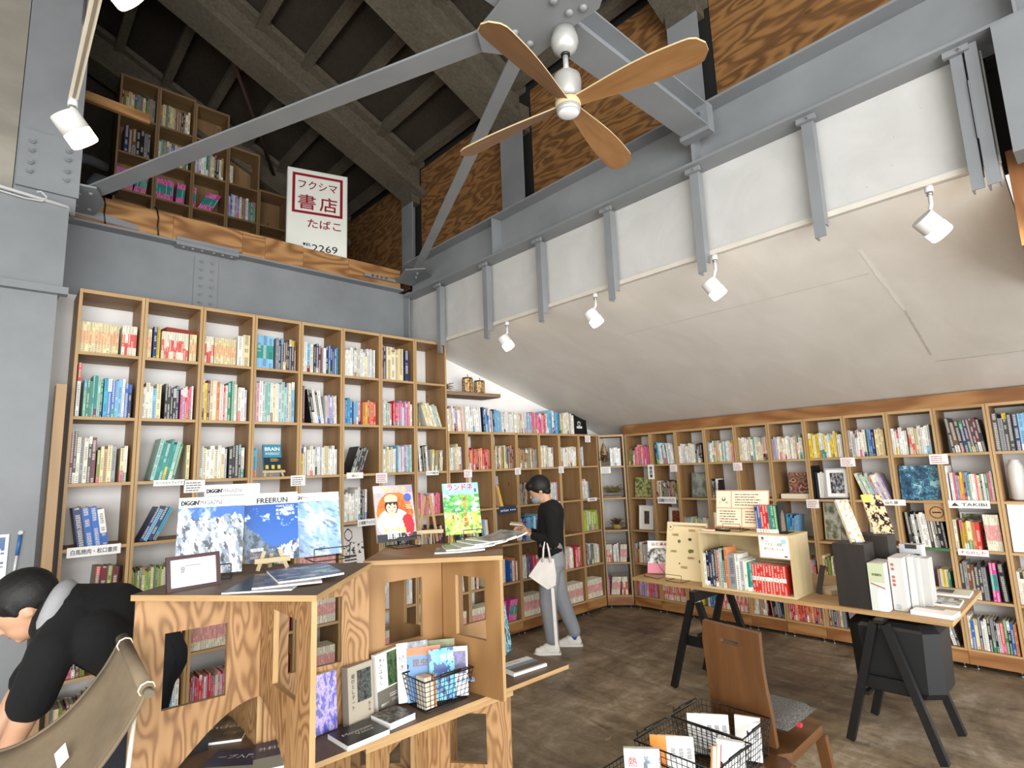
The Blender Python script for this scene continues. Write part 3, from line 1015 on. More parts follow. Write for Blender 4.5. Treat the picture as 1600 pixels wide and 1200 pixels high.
def unit(fr, u0, u1, zs, top, name, label, group, dep=DEP, edge=WD_CASE_EDGE, wood=WD_CASE, feet=True, plinth=True, zbase=None):
    g = .0012
    u0 += g; u1 -= g
    loc = fr.p((u0 + u1) / 2, dep / 2, (zs[-1] - TH) if not plinth else 0)
    t = thing(name, label, 'bookcase', loc, group)
    zb = zbase if zbase is not None else (.04 if plinth else zs[-1] - TH)

    def bx(nm, a, b, w0, w1, z0, z1, grain):
        m = MB()
        m.obox(fr.p(a, w0, z0), fr.du * (b - a), fr.dw * (w1 - w0), (0, 0, z1 - z0), wood, (1, 1, 1), grain, mats=None)
        # lighter raw plywood edge at the front
        m.obox(fr.p(a + .0005, w0 - .0008, z0 + .0005), fr.du * (b - a - .001), fr.dw * .0008, (0, 0, z1 - z0 - .001), edge, (1, 1, 1), grain)
        return m.build(nm, t)
    bx('side_panel', u0, u0 + TH, 0, dep, zb, top, 2)
    bx('side_panel', u1 - TH, u1, 0, dep, zb, top, 2)
    bx('top_panel', u0 + TH, u1 - TH, 0, dep, top - .024, top, 0)
    for z in zs:
        bx('shelf', u0 + TH, u1 - TH, .002, dep, z - .02, z, 0)
    if plinth:
        m = MB(); m.obox(fr.p(u0 + .0005, -.004, .035), fr.du * (u1 - u0 - .001), fr.dw * .018, (0, 0, .096), WD_BASE, (1, 1, 1), 0); m.build('plinth', t)
        if feet:
            for s_ in (.04, (u1 - u0) - .04):
                m = MB(); p = fr.p(u0 + s_, .03, 0); m.cyl(p, p + Vector((0, 0, .05)), .006, .006, CHROME, 8); m.cyl(p, p + Vector((0, 0, .006)), .014, .014, CHROME, 10); m.build('foot', t)
    return t


CELLS = []      # frame, u0, u1, floor z, ceiling z, place text, key


def addcells(fr, u0, u1, zs, top, place, key):
    z_above = [top] + [z - .02 for z in zs[:-1]]
    for r, z in enumerate(zs):
        CELLS.append((fr, u0 + TH + .002, u1 - TH - .002, z, z_above[r] - .004, (key[0], key[1], r), place))


for i in range(8):
    u0 = A0 + i * APW
    side = 'tall plywood bookcase, %s from the left along the left wall' % ordinal(i) if i else 'tall plywood bookcase at the far left, beside the white wall strip'
    unit(FRA, u0, u0 + APW, ZT, 2.905, 'tall_bookcase', side, 'tall bookcases on the left wall')
    addcells(FRA, u0, u0 + APW, ZT, 2.88, 'tall bookcase %d' % i, ('A', i))
LOWN = ['narrow low bookcase joining the tall bookcases', 'second low bookcase beside the tall ones, holding red manga', 'third low bookcase from the tall ones, with a dark blue shelf label', 'fourth low bookcase from the tall ones', 'fifth low bookcase from the tall ones, behind the standing reader', 'sixth low bookcase from the tall ones', 'last low bookcase on the left wall before the corner']
for i in range(7):
    unit(FRA, LX[i], LX[i + 1], ZL, 2.045, 'low_bookcase', LOWN[i], 'low bookcases on the left wall')
    addcells(FRA, LX[i], LX[i + 1], ZL, 2.02, 'low', ('L', i))
L_ = (c1 - c0).length
unit(FRC, 0, L_, ZB, 2.035, 'corner_bookcase', 'corner bookcase set at an angle, with dried flower arrangements', None)
addcells(FRC, 0, L_, ZB, 2.01, 'corner', ('C', 0))
for i in range(12):
    unit(FRB, -BY[i], -BY[i + 1], ZB, 2.03, 'low_bookcase', '%s low bookcase from the corner along the wall under the sloping ceiling' % ordinal(i), 'low bookcases on the right wall')
    addcells(FRB, -BY[i], -BY[i + 1], ZB, 2.005, 'right', ('B', i))
# loft bookcases: stepped tops
LOFTX = [.708, 1.05, 1.394, 1.74, 2.083, 2.43]
LTOP = [5.79, 5.79, 5.79 - .03, 5.40, 4.98]
LSH = [5.365, 4.955, 4.56, 4.17, 3.78]
for i in range(5):
    zs = [z for z in LSH if z < LTOP[i] - .2]
    unit(FRL, LOFTX[i], LOFTX[i + 1], zs, LTOP[i], 'loft_bookcase', '%s bookcase from the left up in the dark loft' % ordinal(i), 'bookcases in the loft', .25, WD_LOFT, WD_LOFT, plinth=False, zbase=3.56)
    addcells(FRL, LOFTX[i], LOFTX[i + 1], zs, LTOP[i] - .03, 'loft', ('F', i))
    m = MB(); m.box(LOFTX[i] + .02, LOFTX[i + 1] - .02, 6.652, 6.657, 3.6, LTOP[i] - .01, WD_LOFT)
    tag(m.build('back_board'), '%s back board from the left behind the loft books' % ordinal(i), 'board', 'back boards of the loft bookcases')

# ------------------------------------------------------------------ books
C = {k: lin(v) for k, v in dict(white='#eeece4', cream='#e3d3a4', ivory='#ece4cc', orange='#d98a5a', red='#c8342f', crimson='#a51f3c', pink='#e2708a', magenta='#c9408f', rose='#e9a7a0',
     green='#2f7d55', teal='#2c8f86', mint='#9fcabb', olive='#7d8a3a', lime='#a9c23f', blue='#2f62ad', sky='#7fb6d8', navy='#22305e', cyan='#3aa6c4', violet='#6a5aa8', lilac='#b9a9cf',
     black='#201f21', charcoal='#3d3c3e', grey='#8f9091', silver='#c3c6c8', brown='#6f4a33', tan='#b9966a', yellow='#e3c531', gold='#c99f3b', maroon='#6b2330', peach='#efb98a', coral='#d4574f', sage='#8fa888').items()}
PAL = {
    'mix': 'white white white ivory cream white red blue navy black teal green orange pink sky silver grey yellow maroon white',
    'white': 'white white white ivory silver white white cream',
    'pale': 'white ivory cream mint silver sky white lilac ivory rose',
    'cream': 'cream cream ivory cream',
    'manga': 'cream ivory', 'redm': 'rose red rose pink red', 'greens': 'teal green teal mint green teal', 'blues': 'blue sky navy sky white blue cyan',
    'dark': 'black charcoal navy black brown maroon charcoal grey', 'warm': 'orange yellow red peach cream gold', 'pinks': 'pink red rose white magenta pink lilac',
    'mag': 'magenta magenta pink magenta', 'redo': 'red orange red crimson peach', 'small': 'rose ivory pink rose lilac ivory', 'earth': 'brown tan cream grey olive ivory charcoal maroon',
    'blk': 'black black charcoal white', 'lime': 'lime sage olive ivory lime', 'spec': 'white cream yellow white yellow', 'loft': 'white ivory black teal sage grey blue cream white lilac tan',
}
CN = {}


def pal(k):
    if k not in CN:
        CN[k] = PAL[k].split()
    return random.choice(CN[k])


ALLB = []   # every shelved book: dict
SERIES = {'manga': ('cream', 'peach'), 'redm': ('ivory', 'coral'), 'small': ('ivory', 'rose'), 'mag': ('magenta', 'teal'), 'cyan3': ('sky', 'teal')}


def book(fr, u, w, z, t, h, d, tilt, cols, cell, n, style, recess=0):
    ALLB.append(dict(fr=fr, u=u, w=w, z=z, t=t, h=h, d=d, tilt=tilt, cols=cols, cell=cell, n=n, style=style))


def bookgeo(m, b):
    fr, t, h, d = b['fr'], b['t'], b['h'], b['d']
    ct, st = math.cos(b['tilt']), math.sin(b['tilt'])
    du, dz = fr.du * ct - Vector((0, 0, st)), Vector((0, 0, ct)) + fr.du * st   # book axes when tilted to the right
    o = fr.p(b['u'], b['w'], b['z'])
    base, band, frac, pos = b['cols']
    cb, cc = C[base], C[band]
    j = random.uniform(.9, 1.08)
    cb = tuple(min(1, x * j) for x in cb); cc = tuple(min(1, x * j) for x in cc)
    z0, z1 = (0, frac) if pos == 'bottom' else (1 - frac, 1) if pos == 'top' else (.5 - frac / 2, .5 + frac / 2)
    k = random.random() * 50
    segs = [(a, e, c) for a, e, c in ((0, z0, cb), (z0, z1, cc), (z1, 1, cb)) if e - a > .005]
    u0 = int(random.random() * 60)
    pw = .0012                       # cover thickness
    for a, e, c in segs:
        q = [o + dz * (h * a), o + du * t + dz * (h * a), o + du * t + dz * (h * e), o + dz * (h * e)]
        m.face(q, M_SPINE, c, [(u0 + .001, k + a * h), (u0 + .999, k + a * h), (u0 + .999, k + e * h), (u0 + .001, k + e * h)])
    W_ = fr.dw * d
    T = du * t
    H = dz * h
    m.face([o + W_, o, o + H, o + H + W_], M_PRINT, cb)
    m.face([o + T, o + T + W_, o + T + H + W_, o + T + H], M_PRINT, cb)
    ins = H * .985
    pc = C['ivory'] if random.random() < .8 else C['cream']
    m.face([o + ins, o + T + ins, o + T + ins + W_, o + ins + W_], M_MATTE, pc)
    m.face([o, o + W_, o + T + W_, o + T], M_MATTE, cb)
    m.face([o + T + W_, o + W_, o + H + W_, o + T + H + W_], M_MATTE, pc)


def mk(style, palette):
    if style in SERIES:
        a, b = SERIES[style]
        return (a, b, random.choice((.42, .45, .4)), 'middle' if style != 'redm' else random.choice(('middle', 'bottom', 'middle')))
    base = pal(palette)
    if random.random() < .35:
        return (base, pal('mix'), random.uniform(.15, .35), random.choice(('bottom', 'bottom', 'top')))
    return (base, base, .3, 'bottom')


HS = 1.14


def fill(cell, segs, w0=.02):
    """segs: (from, to, palette, mean height, thickness, lean) in fractions of the cell width"""
    fr, u0, u1, z, zc_, key, place = cell
    W_ = u1 - u0
    n = 0
    for a, b, pl, hh, tt, lean in segs:
        u = u0 + W_ * a + .001
        end = u0 + W_ * b
        style = pl if pl in SERIES else 'x'
        pk = pl if pl in PAL else 'mix'
        if lean:
            s_ = 1 if lean > 0 else -1
            ang = lean
            hmax = hh * HS * 1.05
            if lean < 0:
                u += abs(math.sin(ang)) * hmax       # top leans to the left
            else:
                end -= abs(math.sin(ang)) * hmax
        while True:
            t = tt * random.uniform(.75, 1.3) if style == 'x' else tt
            st = t / math.cos(lean) if lean else t
            if u + st > end:
                break
            h = hh * HS * (random.uniform(.9, 1.07) if style == 'x' else 1)
            h = min(h, zc_ - z - .01)
            d = h * .7
            w = w0 + (random.uniform(0, .012) if style == 'x' else .003)
            zz = z + .0008 + (t * math.sin(lean) if lean > 0 else 0)
            cols = mk(style, pk)
            book(fr, u, w, zz, t - .0006, h, min(d, DEP - w - .01), lean, cols, key, n, style)
            n += 1
            u += st + .0004
    return n


def CELL(k, i, r):
    for c in CELLS:
        if c[5] == (k, i, r):
            return c


SPEC = {
    ('A', 0, 0): [(0, .69, 'manga', .175, .0155, 0), (.70, 1, 'redm', .178, .016, 0)],
    ('A', 1, 0): [(0, .12, 'manga', .175, .016, 0), (.13, .28, 'mix', .182, .018, 0), (.29, .82, 'redm', .173, .0145, 0), (.83, .99, 'manga', .173, .014, 0)],
    ('A', 2, 0): [(0, .2, 'redm', .174, .015, 0), (.21, .7, 'manga', .174, .0145, 0), (.71, 1, 'white', .222, .038, 0)],
    ('A', 3, 0): [(0, .46, 'cyan3', .225, .043, 0), (.47, .98, 'dark', .215, .017, 0)],
    ('A', 4, 0): [(0, .3, 'pale', .215, .02, 0), (.31, .55, 'dark', .21, .017, 0), (.56, .98, 'blues', .205, .017, 0)],
    ('A', 5, 0): [(0, .98, 'white', .215, .017, 0)],
    ('A', 6, 0): [(0, .15, 'dark', .27, .03, 0), (.16, .75, 'cream', .25, .04, 0), (.76, .99, 'blues', .26, .04, 0)],
    ('A', 7, 0): [(.02, .2, 'cream', .2, .05, 0)],
    ('A', 0, 1): [(.02, .13, 'white', .3, .022, 0), (.14, .45, 'greens', .222, .0125, 0), (.46, .98, 'blues', .215, .017, 0)],
    ('A', 1, 1): [(0, .4, 'pale', .2, .021, 0), (.41, .7, 'dark', .205, .018, 0), (.71, .98, 'pinks', .2, .014, 0)],
    ('A', 2, 1): [(0, .75, 'mix', .25, .018, 0), (.76, .98, 'white', .22, .02, 0)],
    ('A', 3, 1): [(0, .98, 'pale', .27, .019, 0)],
    ('A', 4, 1): [(0, .12, 'dark', .25, .015, 0), (.13, .62, 'blk', .235, .02, -.16), (.62, .98, 'pale', .2, .013, -.03)],
    ('A', 5, 1): [(0, .3, 'blues', .195, .018, 0), (.31, .55, 'pale', .19, .018, 0), (.56, .98, 'warm', .19, .02, 0)],
    ('A', 6, 1): [(0, .35, 'pale', .19, .018, 0), (.36, .99, 'pinks', .19, .015, 0)],
    ('A', 7, 1): [(0, .15, 'earth', .18, .015, 0), (.16, .98, 'pale', .2, .02, -.33)],
    ('A', 0, 2): [(.0, .42, 'earth', .27, .018, 0), (.43, .8, 'earth', .2, .02, 0), (.81, .99, 'cream', .2, .02, 0)],
    ('A', 1, 2): [(.22, .86, 'greens', .235, .02, .19), (.88, .98, 'sage' if 0 else 'pale', .2, .02, 0)],
    ('A', 2, 2): [(0, .6, 'white', .2, .022, 0), (.61, .98, 'blk', .205, .02, 0)],
    ('A', 3, 2): [(0, .13, 'blues', .2, .032, 0)],
    ('A', 4, 2): [(.0, .17, 'spec', .205, .03, 0), (.18, .98, 'white', .195, .018, 0)],
    ('A', 5, 2): [(.2, .8, 'dark', .2, .015, .32)],
    ('A', 6, 2): [(0, .5, 'white', .19, .018, 0), (.51, .99, 'pale', .21, .014, 0)],
    ('A', 7, 2): [(0, .5, 'blk', .2, .018, -.08), (.55, .98, 'earth', .17, .015, .06)],
    ('A', 0, 3): [(.1, .75, 'blues', .2, .034, -.16)],
    ('A', 1, 3): [(.1, .72, 'blues', .2, .02, .42), (.8, .95, 'white', .2, .02, .1)],
    ('A', 5, 3): [(0, .35, 'white', .2, .014, 0), (.36, .75, 'blk', .23, .022, 0)],
    ('A', 0, 4): [(.2, .5, 'blk', .3, .04, .3), (.5, .95, 'earth', .22, .03, .05)],
    ('A', 1, 4): [(0, .98, 'lime', .176, .0115, 0)],
    ('A', 7, 3): [(0, .8, 'pinks', .16, .016, 0)],
    ('L', 0, 0): [(0, .9, 'pale', .21, .018, -.03)],
    ('L', 1, 0): [(0, 1, 'redo', .18, .0145, 0)],
    ('L', 2, 0): [(0, .98, 'earth', .2, .018, 0)],
    ('L', 3, 0): [(0, .99, 'earth', .18, .014, 0)],
    ('L', 4, 0): [(0, .8, 'white', .2, .015, 0)],
    ('L', 5, 0): [(0, .98, 'white', .19, .017, 0)],
    ('L', 6, 0): [(0, .3, 'pale', .2, .017, 0)],
    ('L', 1, 1): [], ('L', 2, 1): [(.08, .45, 'warm', .2, .014, -.28)],
    ('L', 3, 1): [(0, .5, 'earth', .19, .016, 0)], ('L', 4, 1): [(.5, .98, 'pale', .18, .016, 0)], ('L', 5, 1): [], ('L', 6, 1): [(0, .55, 'pale', .19, .018, -.05)],
    ('L', 2, 2): [], ('L', 3, 2): [(0, .98, 'blues', .22, .02, .03)], ('L', 4, 2): [(0, .3, 'mix', .2, .02, 0)], ('L', 5, 2): [], ('L', 6, 2): [(0, .95, 'lime', .2, .02, 0)],
    ('L', 0, 4): [(0, 1, 'small', .178, .013, 0)], ('L', 1, 4): [(0, .98, 'small', .178, .013, 0)], ('L', 2, 4): [(0, .4, 'mag', .178, .016, 0), (.45, .98, 'mag', .178, .013, .2)],
    ('L', 5, 4): [(0, .98, 'small', .18, .014, 0)], ('L', 6, 4): [(0, .98, 'small', .18, .014, -.04)],
    ('C', 0, 0): [(.42, .98, 'white', .2, .017, 0)], ('C', 0, 1): [], ('C', 0, 2): [], ('C', 0, 3): [(0, .28, 'redm', .18, .013, 0), (.29, .55, 'white', .18, .015, 0), (.57, .95, 'small', .178, .013, .08)],
    ('C', 0, 4): [(0, .07, 'pinks', .18, .012, 0), (.1, .58, 'small', .178, .014, .12), (.58, .9, 'redm', .178, .014, 0)],
    ('B', 0, 0): [(0, .3, 'earth', .17, .017, 0), (.31, .98, 'pinks', .2, .016, 0)],
    ('B', 1, 0): [(.05, .98, 'blues', .21, .02, -.1)], ('B', 2, 0): [(0, .55, 'white', .18, .015, 0), (.56, .98, 'blk', .185, .02, 0)],
    ('B', 3, 0): [(0, .98, 'pale', .19, .016, 0)], ('B', 4, 0): [(0, .5, 'white', .2, .018, 0), (.51, .98, 'pale', .2, .018, 0)],
    ('A', 5, 4): [], ('A', 7, 5): [], ('B', 5, 2): [(.1, .6, 'blues', .19, .02, .1)], ('B', 5, 0): [(0, .98, 'pale', .195, .016, 0)], ('B', 6, 0): [(0, .98, 'spec', .2, .017, 0)], ('B', 7, 0): [(0, .5, 'white', .2, .017, 0), (.51, .7, 'blues', .2, .017, 0), (.71, .98, 'cream', .2, .018, 0)],
    ('B', 8, 0): [(0, .4, 'white', .195, .016, 0), (.41, .55, 'redm', .2, .02, 0), (.56, .98, 'white', .2, .017, 0)],
    ('B', 9, 0): [(.02, .13, 'pale', .29, .035, 0), (.14, .98, 'dark', .235, .024, -.09)],
    ('B', 10, 0): [(0, .4, 'dark', .24, .03, 0), (.41, .98, 'blues', .25, .028, 0)],
    ('B', 0, 1): [], ('B', 1, 1): [(0, .98, 'earth', .16, .017, 0)], ('B', 2, 1): [], ('B', 3, 1): [(.0, .3, 'blk', .17, .014, -.05)], ('B', 4, 1): [], ('B', 5, 1): [], ('B', 6, 1): [],
    ('B', 7, 1): [(.02, .98, 'pale', .2, .018, -.32)], ('B', 8, 1): [], ('B', 9, 1): [(0, .06, 'spec', .24, .012, 0), (.08, .98, 'mix', .19, .015, 0)], ('B', 10, 1): [],
    ('B', 0, 2): [], ('B', 1, 2): [], ('B', 2, 2): [(0, .95, 'pale', .14, .014, 0)], ('B', 6, 2): [], ('B', 7, 2): [],
    ('B', 8, 2): [(.05, .98, 'blk', .24, .02, -.06)], ('B', 9, 2): [(0, .12, 'white', .19, .018, 0), (.13, .62, 'warm', .19, .022, 0), (.64, .98, 'small', .24, .013, -.02)],
    ('B', 10, 2): [], ('B', 9, 3): [(0, .6, 'dark', .24, .022, 0), (.61, .75, 'mag', .25, .02, 0), (.76, .98, 'dark', .26, .03, -.04)],
    ('B', 9, 4): [(0, .98, 'mix', .2, .019, 0)], ('B', 8, 4): [(.55, .95, 'blk', .26, .02, -.2)], ('B', 1, 4): [(0, .98, 'redm', .18, .013, 0)], ('B', 5, 4): [(0, .98, 'redo', .18, .014, 0)],
    ('F', 0, 0): [(.0, .98, 'earth', .22, .02, 0)], ('F', 1, 0): [(0, .98, 'earth', .22, .021, 0)], ('F', 2, 0): [], ('F', 3, 0): [(.0, .2, 'white', .2, .02, 0)],
    ('F', 0, 1): [(.15, .98, 'dark', .26, .03, 0)], ('F', 1, 1): [(0, .98, 'loft', .22, .018, 0)], ('F', 2, 1): [(0, .98, 'loft', .23, .022, 0)], ('F', 3, 1): [(0, .98, 'loft', .23, .022, 0)],
    ('F', 4, 0): [], ('F', 4, 1): [], ('F', 4, 2): [],
    ('F', 0, 2): [(0, .5, 'mag', .2, .014, 0), (.5, .98, 'mag', .2, .014, .12)], ('F', 1, 2): [(0, .55, 'mag', .2, .014, 0), (.6, .9, 'mag', .2, .015, .05)],
    ('F', 2, 2): [(0, .1, 'mag', .2, .014, 0), (.15, .98, 'mag', .2, .018, .42)], ('F', 3, 2): [(0, .2, 'mag', .2, .015, 0), (.25, .98, 'mag', .2, .014, .15)],
    ('F', 0, 3): [(0, .98, 'loft', .2, .016, 0)], ('F', 1, 3): [(.3, .98, 'loft', .08, .016, 0)], ('F', 2, 3): [], ('F', 3, 3): [],
    ('F', 0, 4): [], ('F', 1, 4): [], ('F', 2, 4): [], ('F', 3, 4): [],
}
# fronts that need the place free: hidden cells right behind big items keep random books
COUNT = {}
for c in CELLS:
    key = c[5]
    if key in SPEC:
        sg = SPEC[key]
    else:
        rr = random.random()
        r = key[2]
        if r >= 4 and rr < .6:
            sg = [(0, .98, random.choice(('small', 'redm', 'small', 'pinks')), .178, .0135, 0)]
        elif rr < .75:
            sg = [(0, random.uniform(.3, .6), random.choice(('mix', 'white', 'pale')), .195, .017, 0), (.62, .97, random.choice(('mix', 'white', 'blues', 'pinks')), .185, .016, 0)]
        else:
            sg = [(0, .5, 'earth', .2, .018, 0), (.5, .97, random.choice(('dark', 'mix')), .22, .02, -.1)]
    COUNT[key] = fill(c, sg)
# books standing on top of the low bookcases on the left wall
topc = (FRA, 3.25, 5.12, 2.046, 2.5, ('T', 0, 0), 'top')
COUNT[('T', 0, 0)] = fill(topc, [(0, .12, 'pale', .21, .02, -.06), (.12, .24, 'white', .215, .03, -.05), (.24, .38, 'blues', .21, .018, -.05), (.38, .5, 'white', .185, .018, 0), (.5, .62, 'pale', .185, .013, 0),
                             (.62, .74, 'pinks', .195, .015, 0), (.74, .88, 'blues', .22, .026, 0), (.88, .96, 'spec', .215, .018, 0), (.96, 1.0, 'white', .21, .015, 0)])

# choose which become objects of their own: the ones that show largest
ROWN = {'A': ['top shelf', 'second shelf', 'third shelf', 'fourth shelf', 'fifth shelf', 'sixth shelf', 'bottom shelf']}
WORD = ['first', 'second', 'third', 'fourth', 'fifth', 'sixth', 'seventh', 'eighth', 'ninth', 'tenth', 'eleventh', 'twelfth']
Rw = Matrix(((r2.x, r2.y, r2.z), (u2.x, u2.y, u2.z), (f_.x, f_.y, f_.z)))


def proj(p):
    q = Rw @ (Vector(p) - CP)
    return 800 + 880.445 * q.x / q.z, 600 - 880.445 * q.y / q.z, q.z


for b in ALLB:
    p = b['fr'].p(b['u'] + b['t'] / 2, b['w'], b['z'] + b['h'] / 2)
    x, y, d = proj(p)
    k, i, r = b['cell']
    ok = 60 < x < 1585 and 0 < y < 1150 and d > 0
    if k == 'A' and r >= 4 and i >= 1: ok = False
    if k == 'A' and r == 3 and i not in (0, 1, 5): ok = False
    if k == 'A' and r >= 5: ok = False
    if k == 'F': ok = ok and r == 1 and i in (2, 3)
    if k == 'B' and (r >= 2 and i < 8): ok = False
    if k == 'L' and r > 0: ok = False
    b['s'] = b['t'] * b['h'] / d / d if ok else 0
order = sorted((b for b in ALLB if b['s'] > 0), key=lambda b: -b['s'])
PICK = set(id(b) for b in order[:225])


def cellwords(cell):
    k, i, r = cell
    if k == 'A':
        return '%s of the %s tall bookcase' % (ROWN['A'][r], WORD[i])
    if k == 'T':
        return 'row on top of the low bookcases'
    if k == 'L':
        return '%s shelf of the %s low bookcase left wall' % (WORD[r], WORD[i])
    if k == 'C':
        return '%s shelf of the corner bookcase' % WORD[r]
    if k == 'B':
        return '%s shelf, %s bookcase of right wall' % (WORD[r], WORD[i])
    return '%s shelf of %s loft bookcase' % (WORD[r], WORD[i])


rest = MB()
ns = 0
for b in ALLB:
    if id(b) in PICK:
        m = MB(); bookgeo(m, b)
        o = m.build('book')
        base, band, frac, pos = b['cols']
        desc = base if band == base else '%s-and-%s' % (base, band)
        lean = 'leaning ' if abs(b['tilt']) > .1 else ''
        k = b['cell'][0]
        lab = '%s%s book, %s from left, %s' % (lean, desc, ordinal(b['n']), cellwords(b['cell']))
        tag(o, lab, 'book', 'books on the ' + cellwords(b['cell']))
    else:
        bookgeo(rest, b)
        ns += 1
print('books', len(ALLB), 'single', len(PICK), 'rest', ns)
tag(rest.build('shelved_books'), 'remaining rows of assorted books filling the wall and loft bookcases', 'books', None, 'stuff')
# ------------------------------------------------------------------ small print helpers
from mathutils import noise as MN


def vn(x, y, s=0, o=4):
    return MN.fractal(Vector((x, y, s)), .6, 2.1, o) * .5 + .5


def hx(c):
    c = c.lstrip('#')
    if len(c) == 3:
        c = ''.join(k * 2 for k in c)
    return tuple(int(c[i:i + 2], 16) / 255 for i in (0, 2, 4))


def lp(a, b, t):
    t = max(0, min(1, t))
    return tuple(a[i] * (1 - t) + b[i] * t for i in range(3))


def snow(seed, sky, top=.62, rough=.22, a='#e9edf2', b='#7d8a9a', c='#3b4149'):
    a, b, c, sky = hx(a), hx(b), hx(c), hx(sky)

    def f(u, v):
        ridge = top + rough * (vn(u * 3.2, 1.3, seed) - .5) * 2
        if v > ridge:
            return lp(sky, (.95, .96, .98), (vn(u * 3, v * 3, seed + 3) - .55) * 3)
        x, y = u * 4.2 + v * 2.2, v * 2.4 - u * .8
        d = vn(x + .09, y - .05, seed + 1, 5) - vn(x - .09, y + .05, seed + 1, 5)
        k = vn(u * 12 + v * 5, v * 9, seed + 2, 4)
        col = lp(b, a, .62 + d * 4.5)
        return lp(col, c, (k - .63) * 7 + max(0, -d - .1) * 2)
    return f


def flat(c):
    return lambda u, v: hx(c)


def fuzz(seed, *cols, s=6):
    cs = [hx(c) for c in cols]

    def f(u, v):
        n = max(0, min(.999, (vn(u * s, v * s, seed) - .25) * 2))
        x = n * (len(cs) - 1)
        i = int(x)
        return lp(cs[i], cs[min(i + 1, len(cs) - 1)], x - i)
    return f


def lines(m, o, ex, ey, w, n, lh, col, seed=0, indent=0, th=.35, mat=None):
    # rows of tiny word-like dashes: print too small to read in the photograph
    rnd = random.Random(seed)
    o, ex, ey = Vector(o), Vector(ex).normalized(), Vector(ey).normalized()
    nrm = ex.cross(ey) * .0007
    for i in range(n):
        x = indent
        end = w * rnd.uniform(.7, 1)
        y = -i * lh
        while x < end:
            l = lh * rnd.uniform(.3, 1.6)
            l = min(l, end - x)
            p = o + ex * x + ey * y + nrm
            m.face([p, p + ex * l, p + ex * l + ey * lh * th, p + ey * lh * th], mat or M_MATTE, col)
            x += l + lh * .22


def cover(m, o, ex, ey, w, h, fn, nx=40, ny=54, lift=.0006):
    o, ex, ey = Vector(o), Vector(ex).normalized(), Vector(ey).normalized()
    m.grid(o + ex.cross(ey) * lift, ex, ey, w, h, nx, ny, fn, M_PRINT)


class Sheet:
    """a flat-sided volume (book, magazine, board): front face at o, right ex, up ey, depth behind"""

    def __init__(s, name, o, ex, ey, w, h, t, side='#efece4', spine=None, fn=None, nx=36, ny=48, back=None, mat=None):
        s.o, s.ex, s.ey = Vector(o), Vector(ex).normalized(), Vector(ey).normalized()
        s.w, s.h, s.t = w, h, t
        s.n = s.ex.cross(s.ey)
        s.m = MB()
        s.m.obox(s.o - s.n * t, s.ex * w, s.ey * h, s.n * t, mat or M_MATTE, lin(side), 1)
        if spine:
            s.m.face([s.o - s.n * t - s.ex * .0005, s.o - s.ex * .0005, s.o + s.ey * h - s.ex * .0005, s.o + s.ey * h - s.n * t - s.ex * .0005], M_PRINT, lin(spine))
        if fn:
            cover(s.m, s.o, s.ex, s.ey, w, h, fn, nx, ny)
        s.name = name

    def P(s, x, y, l=.0012):
        return s.o + s.ex * x + s.ey * y + s.n * l

    def rect(s, x0, x1, y0, y1, col, l=.0010, mat=None):
        s.m.face([s.P(x0, y0, l), s.P(x1, y0, l), s.P(x1, y1, l), s.P(x0, y1, l)], mat or M_PRINT, lin(col))

    def text(s, t, x, y, size, col, width=None, align='c', vertical=False, bold=0, l=.0014):
        s.m.text(t, s.P(x, y, 0), s.ex, s.ey, size, M_PRINT, lin(col), width, align, l, vertical, bold)

    def lines(s, x, y, w, n, lh, col, seed=0):
        lines(s.m, s.P(x, y), s.ex, s.ey, w, n, lh, lin(col), seed)

    def disc(s, x, y, r, col, n=20, l=.0016):
        s.m.face([s.P(x + r * math.cos(2 * math.pi * k / n), y + r * math.sin(2 * math.pi * k / n), l) for k in range(n)], M_PRINT, lin(col))

    def done(s, label=None, cat=None, group=None, parent=None):
        o = s.m.build(s.name, parent)
        if label:
            tag(o, label, cat, group)
        return o


X, Y, Z = Vector((1, 0, 0)), Vector((0, 1, 0)), Vector((0, 0, 1))


def tilted(d, lean):
    """axes of a sheet whose front looks along direction angle d (degrees, in plan), leaning back by lean degrees"""
    a, l = math.radians(d), math.radians(lean)
    n = Vector((math.cos(a), math.sin(a), 0))
    ex = Vector((-math.sin(a), math.cos(a), 0))     # right-hand side when seen from the front
    ey = Z * math.cos(l) - n * math.sin(l)
    return ex, ey, n


# ------------------------------------------------------------------ shelf cards and labels
def card(fr, u, z, w, h, lab, txt=None, bg='#eceae6', fg='#333', kind='card', red=False, out=.004, nlines=4, vertical=False, ts=None):
    s = Sheet('shelf_label' if txt else 'shelf_card', fr.p(u - w / 2, -out, z - h), fr.du, Z, w, h, .0008, bg)
    if fr is FRB or True:
        if s.n.dot(fr.dw) > 0:
            raise Exception('flip')
    if txt:
        if vertical:
            s.text(txt, w / 2, h * .66, h * .24, fg, vertical=True, bold=.02)
        else:
            s.text(txt, w / 2, h * .28, ts or h * .55, fg, width=min(w * .86, len(txt) * h * .62), bold=.015)
    else:
        s.lines(w * .1, h * .74, w * .8, nlines, h * .2, '#b0566a' if red else '#5a5a66', int(u * 100) + int(z * 10))
    return s.done(lab, 'label', 'small cards on the shelf edges' if not txt else None)


def AU(u, v):     # px on the left bookcase front -> (x, z)
    r = Rw.transposed() @ Vector(((u - 800) / 880.445, (600 - v) / 880.445, 1))
    t = FA / r.y
    return r.x * t, 1.65 + r.z * t


